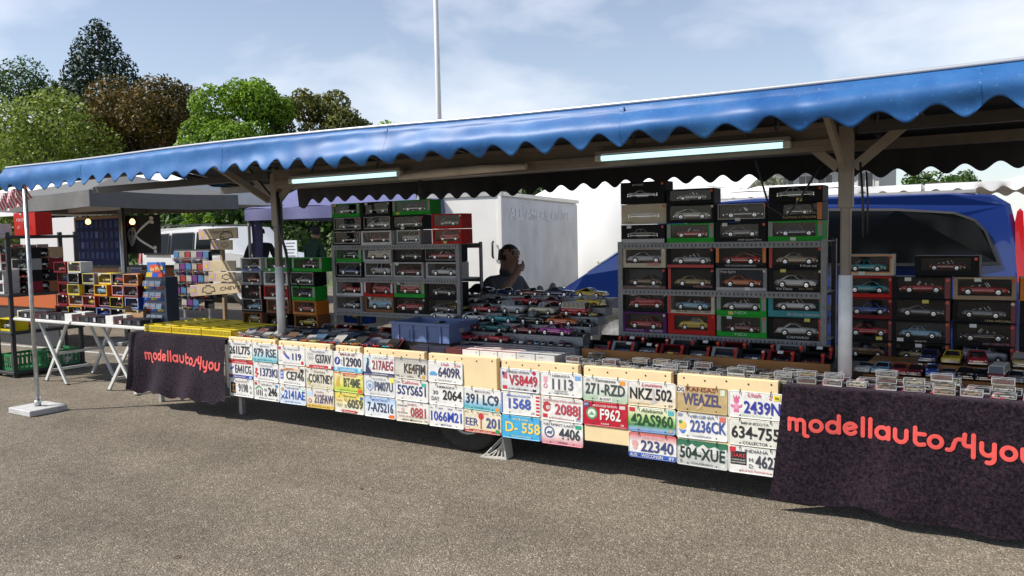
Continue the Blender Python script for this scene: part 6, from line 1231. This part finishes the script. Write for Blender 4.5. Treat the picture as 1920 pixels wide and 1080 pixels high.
q = MB(); q.grid(50, 24, lambda u, v: (-3.0+5.6*u, .10*math.sin(11*u+2*v)*(.3+v)+.05*math.sin(27*u-3*v)*v, (2.50-.13*math.cos(u*5.5))*(1-v)+.05*v)); q.build('sheet', mat('wall_tarp', (.76, .76, .75), .6), WALL)
q = MB(); q.grid(40, 6, lambda u, v: (-3.0+5.6*u, .12+1.5*(1-v), 2.50-.13*math.cos(u*5.5)+.45*(1-v)+.02*math.sin(23*u)*v)); q.build('eave_flap', WT, WALL)
for x in (-2.9, -.3, 2.5): q = MB(); q.tube([(x, .12, 0), (x, .12, 2.45)], .025, 8); q.build('pole', STEEL, WALL)
# ------------------------------------------------------------------ building, flagpole
BD = thing('office_building', 'pale grey office block with ribbon windows beyond the tents', 'building', (-13.5, 62, 0)); CON = mat('pale_render', (.52, .52, .50), .8, var=.08)
q = MB(); q.box(-6.5, 4.5, 0, 10, 0, 9.2); q.build('wall', CON, BD)
q = MB(); q.box(-6.8, 4.8, -.3, 10.3, 9.2, 9.55); q.build('roof', flat((.35, .35, .36)), BD)
for r_ in range(3):
    for k in range(7):
        q = MB(); x = -5.7+k*1.45; z = 1.5+r_*2.7; q.box(x-.05, x+1.15, -.06, .0, z-.08, z+1.48); w = q.build('window', flat((.50, .50, .50)), BD); q = MB(); q.box(x+.04, x+.52, -.075, -.061, z, z+1.4); q.box(x+.58, x+1.06, -.075, -.061, z, z+1.4); q.build('pane', GLASSD, w)
    q = MB(); q.box(-6.6, 4.6, -.9, -.02, .9+r_*2.7, 1.0+r_*2.7); q.box(-6.6, 4.6, -.92, -.88, 1.0+r_*2.7, 1.35+r_*2.7); q.build('balcony', flat((.42, .42, .42)), BD)
p = at(823, 225, Y=14); FPL = thing('flag_mast', 'tall slim white mast rising behind the awning', 'mast', (p.x, 14, 0)); q = MB(); q.tube([(0, 0, 0), (0, 0, 6), (0, 0, 13)], [.085, .075, .05], 14); q.build('shaft', mat('mast_white', (.66, .66, .66), .35), FPL); q = MB(); q.lathe([(0, 13.08), (.07, 13.06), (.07, 13.0), (0, 12.99)], 12); q.build('cap', ALU, FPL); q = MB(); q.cbox(-.2, .2, -.2, .2, 0, .05, .01); q.build('foot', STEEL, FPL)
# ------------------------------------------------------------------ vegetation
def leaf_mat(name, c0, c1, tr=.25):
    m = bpy.data.materials.new(name); m.use_nodes = True; n = m.node_tree; L = n.links; b = n.nodes['Principled BSDF']; b.inputs['Roughness'].default_value = .55; b.inputs['Specular IOR Level'].default_value = .3
    g_ = n.nodes.new('ShaderNodeNewGeometry'); r = n.nodes.new('ShaderNodeValToRGB'); r.color_ramp.elements[0].color = (*c0, 1); r.color_ramp.elements[1].color = (*c1, 1)
    t = n.nodes.new('ShaderNodeTexCoord'); z = n.nodes.new('ShaderNodeTexNoise'); z.inputs['Scale'].default_value = .55; L.new(t.outputs['Object'], z.inputs['Vector'])
    a = n.nodes.new('ShaderNodeMath'); a.operation = 'ADD'; L.new(g_.outputs['Random Per Island'], a.inputs[0]); L.new(z.outputs['Fac'], a.inputs[1]); s = n.nodes.new('ShaderNodeMath'); s.operation = 'MULTIPLY_ADD'; s.inputs[1].default_value = .85; s.inputs[2].default_value = -.35; L.new(a.outputs[0], s.inputs[0])
    L.new(s.outputs[0], r.inputs[0]); L.new(r.outputs[0], b.inputs['Base Color'])
    d = n.nodes.new('ShaderNodeBsdfTranslucent'); L.new(r.outputs[0], d.inputs[0]); x = n.nodes.new('ShaderNodeMixShader'); x.inputs[0].default_value = tr; o = n.nodes['Material Output']
    L.new(b.outputs[0], x.inputs[1]); L.new(d.outputs[0], x.inputs[2]); L.new(x.outputs[0], o.inputs[0]); return m
BARK = mat('bark', (.09, .065, .045), .9, var=.3, vscale=6)
LM = dict(dark=leaf_mat('leaves_dark', (0.010, 0.027, 0.006), (0.093, 0.184, 0.024)), conifer=leaf_mat('needles', (0.010, 0.025, 0.015), (0.035, 0.069, 0.037), .1), red=leaf_mat('leaves_copper', (0.017, 0.033, 0.006), (0.204, 0.124, 0.023)), green=leaf_mat('leaves_fresh', (0.039, 0.090, 0.009), (0.279, 0.449, 0.036), .35), brown=leaf_mat('leaves_olive', (0.032, 0.050, 0.010), (0.234, 0.232, 0.042)), willow=leaf_mat('leaves_willow', (0.048, 0.085, 0.013), (0.365, 0.464, 0.075), .3), bloom=leaf_mat('leaves_blossom', (0.100, 0.130, 0.050), (0.550, 0.560, 0.460), .3), hedge=leaf_mat('leaves_hedge', (0.013, 0.034, 0.008), (0.068, 0.112, 0.020)), grass=leaf_mat('leaves_meadow', (0.075, 0.105, 0.018), (0.300, 0.315, 0.075)))
def leaves(q, rnd, blobs, n, ls, droop=0.):
    tot = sum(b[3]**2 for b in blobs)
    for cx, cy, cz, r_ in blobs:
        for _ in range(int(n*r_*r_/tot)):
            d = Vector((rnd.gauss(0, 1), rnd.gauss(0, 1), rnd.gauss(0, 1))).normalized(); k = r_*(.62+.42*rnd.random()**.6); p = Vector((cx, cy, cz))+d*k; p.z -= droop*abs(k)*.3
            nrm = (d*.7+Vector((rnd.gauss(0, .6), rnd.gauss(0, .6), rnd.gauss(0, .6)+.4))).normalized(); a = nrm.orthogonal().normalized(); b = nrm.cross(a); t = rnd.uniform(0, 6.28); u = (a*math.cos(t)+b*math.sin(t))*ls*rnd.uniform(.6, 1.2); w = nrm.cross(u).normalized()*ls*rnd.uniform(.4, .8)
            o = len(q.v); q.v += [tuple(p-u), tuple(p+w*.9-u*.1), tuple(p+u), tuple(p-w*.9+u*.1)]; q.f.append([o, o+1, o+2, o+3]); q.m.append(0); q.sm.append(False)
def fmesh(q, name, m):
    me = bpy.data.meshes.new(name); me.from_pydata(q.v, [], q.f); me.materials.append(m); me.update(); return me
def tree(name, label, base, h, rad, kind, n, ls, seed, zc=.62, squash=.8, group='trees beyond the car park', cat='tree', lumps=26):
    rnd = random.Random(seed); t = thing(name, label, cat, base, 0, group); q = MB()
    q.tube([(0, 0, 0), (.02*h, 0, h*.25), (-.01*h, .01*h, h*.5), (0, 0, h*.8)], [h*.022+.03, h*.018, h*.012, h*.004], 9); blobs = []
    for k in range(lumps):
        a = rnd.uniform(0, 6.28); e = rnd.uniform(-.75, 1); rr = rad*(.45+.5*rnd.random())*math.sqrt(max(.05, 1-e*e*.8)); c = (rr*math.cos(a), rr*math.sin(a), h*zc+e*(h*(1-zc)-rad*.22)*(1 if e > 0 else squash)); blobs.append((*c, rad*rnd.uniform(.24, .40)))
        if k % 3 == 0: q.tube([(0, 0, h*(.22+.25*rnd.random())), (c[0]*.5, c[1]*.5, c[2]*.75), c], [h*.010, h*.006, h*.002], 6)
    q.build('trunk', BARK, t); f = MB(); leaves(f, rnd, blobs, n, ls); link('crown', fmesh(f, 'crown', LM[kind]), t); return t
def conifer(label, base, h, rad, n, seed):
    rnd = random.Random(seed); t = thing('conifer_tree', label, 'tree', base, 0, 'trees beyond the car park'); q = MB(); q.tube([(0, 0, 0), (0, 0, h*.5), (0, 0, h*.97)], [h*.03, h*.016, .03], 9); blobs = []
    for k in range(95):
        v = (k+.5)/95; z = h*(.14+.84*v); r_ = rad*(1-v)**.72*(.80+.35*rnd.random()); a = k*2.4+rnd.uniform(-.3, .3); c = (r_*.78*math.cos(a), r_*.78*math.sin(a), z); blobs.append((*c, .28*rad*(1-v)**.55+.25)); q.tube([(0, 0, z+.2), (c[0], c[1], z)], [.06, .02], 5)
    q.build('trunk', BARK, t); f = MB(); leaves(f, rnd, blobs, n, .17, .6); link('crown', fmesh(f, 'crown', LM['conifer']), t)
def gp(px, Y): p = at(px, 440, Y=Y); return (p.x, Y, 0)
def hz_(px, py, Y): return at(px, py, Y=Y).z
conifer('tall dark conifer with a pointed crown rising above the maples', gp(205, 34), hz_(205, 22, 34), 7.4, 34000, 1)
tree('maple_tree', 'copper tinged dark maple in front of the tall conifer', gp(276, 27), hz_(276, 146, 27), 4.7, 'red', 26000, .135, 2, .6, 1.0)
tree('maple_tree', 'bright fresh green maple beside the copper maple', gp(464, 27), hz_(464, 156, 27), 3.35, 'green', 24000, .135, 3, .62, 1.0)
tree('round_tree', 'olive brown round tree behind the bright green maple', gp(594, 31), hz_(594, 166, 31), 2.7, 'brown', 16000, .13, 4, .66)
tree('round_tree', 'small olive tree at the lower end of the tree row', gp(655, 32), hz_(655, 208, 32), 2.2, 'brown', 9000, .13, 14, .64)
tree('broad_tree', 'dark green broad tree standing behind the pale willow', gp(35, 30), hz_(35, 118, 30), 6.0, 'dark', 22000, .15, 5, .62)
tree('willow_tree', 'pale green feathery willow at the end of the tree row', gp(90, 21), hz_(90, 172, 21), 4.6, 'willow', 15000, .13, 6, .5, 1.1, lumps=40)
tree('willow_tree', 'pale green feathery bush tree in front of the dark broad tree', gp(-60, 20), hz_(10, 180, 20), 4.4, 'willow', 11000, .13, 16, .5, 1.1, lumps=36)
for k, (px, py, Y, r_, kd, lb) in enumerate(((748, 224, 36, 2.2, 'green', 'distant green tree top just above the awning left of the mast'), (856, 218, 40, 2.4, 'green', 'distant green tree top just above the awning beside the mast'), (930, 340, 24, 3.0, 'hedge', 'dark green tree behind the box trailer'), (1010, 345, 26, 2.6, 'hedge', 'dark green tree between the box trailer and the white tents'), (1365, 318, 34, 3.4, 'bloom', 'white flowering tree beyond the white tents'), (1295, 322, 35, 2.6, 'bloom', 'small white flowering tree beyond the draped wall'), (500, 330, 20, 2.6, 'dark', 'dark tree behind the violet tent'), (700, 322, 22, 3.2, 'dark', 'dense dark tree above the violet tent'), (420, 345, 17, 2.4, 'dark', 'dark tree beyond the grey umbrella'), (330, 350, 17, 2.4, 'dark', 'dark tree right behind the white off-road car'), (820, 335, 23, 2.8, 'dark', 'dark tree behind the peak of the violet tent'))):
    tree('leafy_tree', lb, gp(px, Y), max(2.8, hz_(px, py, Y)), r_, kd, 4200, .17, 30+k, .58, 1.0, lumps=18)
for k, (px, py, Y) in enumerate(((1740, 322, 60), (1820, 324, 62))): tree('palm_like_tree', 'faint far tree top above the white tents, %s' % ('beside the office block', 'farther from the office block')[k], gp(px, Y), hz_(px, py, Y), 2.2, 'dark', 1500, .16, 60+k, .8, .5, lumps=9)
# grassy bank with hedge
GRASS = mat('bank_grass', (.07, .10, .025), .9, var=.35, vscale=1.5, bump=.5, bscale=30)
q = MB(); q.grid(80, 14, lambda u, v: (-75+68*u, 14+16*v, 1.9*(1-math.exp(-3*v))*(1+.15*math.sin(u*31)) + .12*math.sin(u*90+v*9)*v)); o = q.build('grass_bank', GRASS); struct(o)
f = MB(); rnd = random.Random(77); bl = [(-40+32*rnd.random(), 15.5+3*rnd.random(), .9+.5*rnd.random(), .7+.4*rnd.random()) for _ in range(46)]; leaves(f, rnd, bl, 16000, .10)
o = link('bank_shrubbery', fmesh(f, 'bank_shrubbery', LM['hedge'])); o['kind'] = 'stuff'; tag(o, 'mass of low dark shrubs covering the grassy bank', 'shrubs', kind='stuff')
f = MB(); bl = [(-16+9*rnd.random(), 13.2+1.0*rnd.random(), .35+.6*rnd.random(), .35+.35*rnd.random()) for _ in range(40)]; leaves(f, rnd, bl, 14000, .06); o = link('meadow_growth', fmesh(f, 'meadow_growth', LM['grass'])); tag(o, 'yellow green tall meadow growth at the foot of the bank', 'meadow', kind='stuff')
p = at(368, 412, Y=14.5); tree('round_bush', 'clipped round green bush on the bank above the white car', (p.x, 14.5, .9), p.z-.9+.35, .62, 'green', 3000, .06, 90, .62, .9, 'bushes on the bank', 'bush', 22)
# ------------------------------------------------------------------ people
def person(name, label, loc, rz, J, E, tagm, mats, group=None, sub=2):
    """J: joint -> (x, y, z, rx, ry); E: (a, b, region); region -> material slot"""
    me = bpy.data.meshes.new('skeleton'); names = list(J); me.from_pydata([J[k][:3] for k in names], [(names.index(a), names.index(b)) for a, b, _ in E], []); ob = bpy.data.objects.new('skeleton', me); COL.objects.link(ob)
    ob.modifiers.new('s', 'SKIN'); sk = me.skin_vertices[0].data
    for i, k in enumerate(names): sk[i].radius = J[k][3:5]; sk[i].use_root = (k == 'pelvis')
    ob.modifiers['s'].use_smooth_shade = True; sb_ = ob.modifiers.new('u', 'SUBSURF'); sb_.levels = sub; sb_.render_levels = sub
    dg = bpy.context.evaluated_depsgraph_get(); m2 = bpy.data.meshes.new_from_object(ob.evaluated_get(dg), depsgraph=dg); bpy.data.objects.remove(ob); m2.materials.clear()
    for m_ in mats: m2.materials.append(m_)
    segs = [(Vector(J[a][:3]), Vector(J[b][:3]), tagm[r_], (J[a][3]+J[b][3])/2) for a, b, r_ in E]
    for pl in m2.polygons:
        c = pl.center; best = None
        for a, b, s, rr in segs:
            d = b-a; t = max(0, min(1, (c-a).dot(d)/max(1e-9, d.length_squared))); dd = (c-a-d*t).length-rr*.6
            if best is None or dd < best[0]: best = (dd, s)
        pl.material_index = best[1]; pl.use_smooth = True
    t = thing(name, label, 'person', loc, rz, group); link('figure', m2, t); return t
SKIN = mat('skin', (.36, .20, .14), .55); HAIR = mat('dark_hair', (.03, .022, .016), .7); TEE = mat('grey_tee', (.085, .09, .10), .85, var=.08); JEAN = mat('dark_jeans', (.02, .026, .045), .85)
hp = at(957, 484, Y=1.72)
J = dict(pelvis=(0, 0, .56, .15, .13), waist=(-.03, 0, .74, .145, .125), chest=(-.05, 0, .95, .165, .13), neckb=(-.01, 0, 1.10, .075, .075), neck=(.03, 0, 1.17, .055, .058), skull=(.05, 0, 1.27, .082, .088), crown=(.03, 0, 1.33, .066, .072), top=(.025, 0, 1.365, .03, .034), jaw=(.10, 0, 1.215, .048, .05), nose=(.150, 0, 1.265, .012, .014),
         earl=(.04, .085, 1.27, .012, .022), earr=(.04, -.085, 1.27, .012, .022),
         shl=(-.03, .19, 1.035, .065, .065), ell=(.08, .26, .80, .046, .046), wrl=(.28, .16, .68, .030, .030), hal=(.35, .12, .66, .035, .02),
         shr=(-.03, -.19, 1.035, .068, .068), elr=(.14, -.30, .90, .047, .047), wrr=(.20, -.12, 1.085, .031, .031), palm=(.185, -.045, 1.165, .034, .022),
         f1=(.205, -.005, 1.205, .010, .010), f1b=(.172, .02, 1.222, .009, .009), f2=(.215, -.008, 1.185, .010, .010), f2b=(.185, .022, 1.196, .009, .009), f3=(.215, -.012, 1.165, .0095, .0095), f3b=(.19, .018, 1.172, .0085, .0085), f4=(.208, -.018, 1.147, .009, .009), f4b=(.188, .01, 1.15, .008, .008), th=(.16, -.035, 1.205, .011, .011), thb=(.158, -.01, 1.235, .0095, .0095),
         hil=(.03, .10, .53, .095, .095), knl=(.44, .13, .55, .062, .062), anl=(.46, .13, .12, .042, .042), tol=(.60, .14, .05, .04, .035), hir=(.03, -.10, .53, .095, .095), knr=(.44, -.13, .55, .062, .062), anr=(.42, -.13, .12, .042, .042), tor=(.56, -.14, .05, .04, .035))
E = [('pelvis', 'waist', 't'), ('waist', 'chest', 't'), ('chest', 'neckb', 't'), ('neckb', 'neck', 's'), ('neck', 'skull', 's'), ('skull', 'crown', 'h'), ('crown', 'top', 'h'), ('skull', 'jaw', 's'), ('skull', 'nose', 's'), ('skull', 'earl', 's'), ('skull', 'earr', 's'), ('chest', 'shl', 't'), ('shl', 'ell', 't'), ('ell', 'wrl', 's'), ('wrl', 'hal', 's'), ('chest', 'shr', 't'), ('shr', 'elr', 't'), ('elr', 'wrr', 's'), ('wrr', 'palm', 's'),
     ('palm', 'f1', 's'), ('f1', 'f1b', 's'), ('palm', 'f2', 's'), ('f2', 'f2b', 's'), ('palm', 'f3', 's'), ('f3', 'f3b', 's'), ('palm', 'f4', 's'), ('f4', 'f4b', 's'), ('palm', 'th', 's'), ('th', 'thb', 's'),
     ('pelvis', 'hil', 'j'), ('hil', 'knl', 'j'), ('knl', 'anl', 'j'), ('anl', 'tol', 'k'), ('pelvis', 'hir', 'j'), ('hir', 'knr', 'j'), ('knr', 'anr', 'j'), ('anr', 'tor', 'k')]
SHOE = flat((.02, .02, .02), .6); TM = dict(t=0, s=1, h=2, j=3, k=4)
person('person', 'seated person in a grey shirt resting a hand against the mouth behind the model cars', (hp.x-.05, 1.72, hp.z-1.37), R(-12), J, E, TM, [TEE, SKIN, HAIR, JEAN, SHOE]).scale = (1.1, 1.1, 1.1)
SZ = hp.z-1.37+.06
SM = [o for o in bpy.data.objects if o.name.startswith('person') and 'seated' in o.get('label', '')][0]
for sy in (-1, 1):
    q = MB(); q.lathe([(0, -.012), (.010, -.008), (.013, 0), (.010, .008), (0, .012)], 10, 0, 'x', (.118, sy*.034, 1.283)); q.build('eye', mat('eye_dark', (.02, .015, .012), .3), SM)
    q = MB(); q.bar((.122, sy*.018, 1.302), (.108, sy*.055, 1.303), .010, .007); q.build('eyebrow', HAIR, SM)
q = MB(); q.grid(20, 6, lambda u, v: (.03+.088*math.cos(1.0+4.28*u)*(1-.10*v), .090*math.sin(1.0+4.28*u)*(1-.10*v), 1.235+.085*v+.01*math.sin(u*31))); q.build('hair', HAIR, SM)
CH_ = thing('folding_chair', 'dark folding chair under the seated person', 'chair', (hp.x-.05, 1.72, 0), R(-12)); q = MB(); q.cbox(-.2, .24, -.22, .22, SZ+.40, SZ+.43, .01); q.build('seat', BLACKPL, CH_); q = MB(); q.cbox(-.26, -.235, -.22, .22, SZ+.60, SZ+.90, .01); q.build('backrest', BLACKPL, CH_)
for sx in (-.22, .22):
    for sy in (-.2, .2): q = MB(); q.tube([(sx, sy, 0), (sx*.9, sy, SZ+.42)], .012, 8); q.build('leg', STEEL, CH_)
for sy in (-.2, .2): q = MB(); q.tube([(-.2, sy, SZ+.42), (-.25, sy, SZ+.9)], .012, 8); q.build('back_post', STEEL, CH_)
def standing(label, loc, rz, coat, cap, arms):
    s = 1.0
    J = dict(pelvis=(0, 0, .93, .15, .12), waist=(0, 0, 1.10, .155, .12), chest=(-.01, 0, 1.32, .175, .13), neckb=(0, 0, 1.48, .08, .075), neck=(.02, 0, 1.53, .056, .058), skull=(.04, 0, 1.63, .080, .088), crown=(.03, 0, 1.70, .075, .082), jaw=(.09, 0, 1.575, .045, .048), nose=(.135, 0, 1.62, .012, .014),
             hil=(0, .10, .88, .095, .10), knl=(.02, .11, .48, .065, .065), anl=(0, .11, .10, .045, .045), tol=(.15, .12, .045, .045, .035), hir=(0, -.10, .88, .095, .10), knr=(.02, -.11, .48, .065, .065), anr=(0, -.11, .10, .045, .045), tor=(.15, -.12, .045, .045, .035))
    E = [('pelvis', 'waist', 't'), ('waist', 'chest', 't'), ('chest', 'neckb', 't'), ('neckb', 'neck', 's'), ('neck', 'skull', 's'), ('skull', 'crown', 'h'), ('skull', 'jaw', 's'), ('skull', 'nose', 's'), ('pelvis', 'hil', 'j'), ('hil', 'knl', 'j'), ('knl', 'anl', 'j'), ('anl', 'tol', 'k'), ('pelvis', 'hir', 'j'), ('hir', 'knr', 'j'), ('knr', 'anr', 'j'), ('anr', 'tor', 'k')]
    for s, c in ((1, 'l'), (-1, 'r')):
        ex, ez = arms; J['sh'+c] = (-.01, s*.20, 1.41, .075, .075); J['el'+c] = (ex*.4-.03, s*.30, 1.14, .055, .055); J['wr'+c] = (ex, s*.22, ez, .038, .038); J['pa'+c] = (ex+.07, s*.19, ez-.03, .036, .022)
        for k in range(4): J['f%d%s' % (k, c)] = (ex+.14, s*(.17+.018*k), ez-.05-.006*k, .010, .010); E.append(('pa'+c, 'f%d%s' % (k, c), 's'))
        J['th'+c] = (ex+.10, s*.15, ez-.02, .011, .011); E += [('pa'+c, 'th'+c, 's'), ('chest', 'sh'+c, 't'), ('sh'+c, 'el'+c, 't'), ('el'+c, 'wr'+c, 't'), ('wr'+c, 'pa'+c, 's')]
    t = person('person', label, loc, rz, J, E, TM, [coat, SKIN, cap, JEAN, SHOE])
    q = MB(); q.lathe([(.098, 1.665), (.100, 1.70), (.085, 1.755), (.04, 1.785), (0, 1.79)], 18, 0, 'z', (.03, 0, 0)); q.add([(.10, -.07, 1.675), (.17, -.045, 1.668), (.185, 0, 1.666), (.17, .045, 1.668), (.10, .07, 1.675), (.10, 0, 1.69)], [(0, 1, 2, 3, 4, 5)]); q.build('cap', cap, t); return t
CAPM = mat('dark_cap', (.03, .03, .034), .85)
a = at(487, 440, Y=6.4); standing('standing person in a navy jacket and dark cap under the violet tent, turned sideways', (a.x, 6.4, 0), R(-35), mat('navy_jacket', (.022, .024, .035), .8), CAPM, (.2, 1.05))
a = at(588, 440, Y=6.2); standing('standing person in a dark green jacket and cap seen from behind under the violet tent', (a.x, 6.2, 0), R(80), mat('green_jacket', (.012, .045, .028), .8), CAPM, (.16, 1.08))
# grey bin and notice beside them
a = at(515, 440, Y=6.5); t = thing('waste_bin', 'grey bin between the two standing people', 'bin', (a.x, 6.7, 0)); q = MB(); q.lathe([(.24, 0), (.30, .9), (.33, .92), (.33, 1.0), (.2, 1.12), (0, 1.15)], 22); q.build('drum', flat((.20, .21, .20), .6), t)
a = at(545, 470, Y=4.2); t = thing('notice_sheet', 'white printed notice on a stand behind the left box pile', 'notice', (a.x, 4.2, 0)); q = MB(); q.box(-.14, .14, 0, .01, a.z-.2, a.z+.16); q.build('sheet', mat('white_card', ()), t); q = MB(); q.tube([(0, .02, 0), (0, .02, a.z)], .015, 8); q.box(-.15, .15, -.12, .15, 0, .02); q.build('stand', STEEL, t)
for k in range(6): q = MB(); q.box(-.10, .10-.03*(k % 2), -.003, -.001, a.z+.11-.05*k, a.z+.125-.05*k); q.build('printed_line', flat((.15, .15, .25)), t)
dup = {l: g for l, g in USED.items() if len(g) > 1 and (None in g or len(set(g)) > 1)}
if dup: print('DUP LABELS', dup)
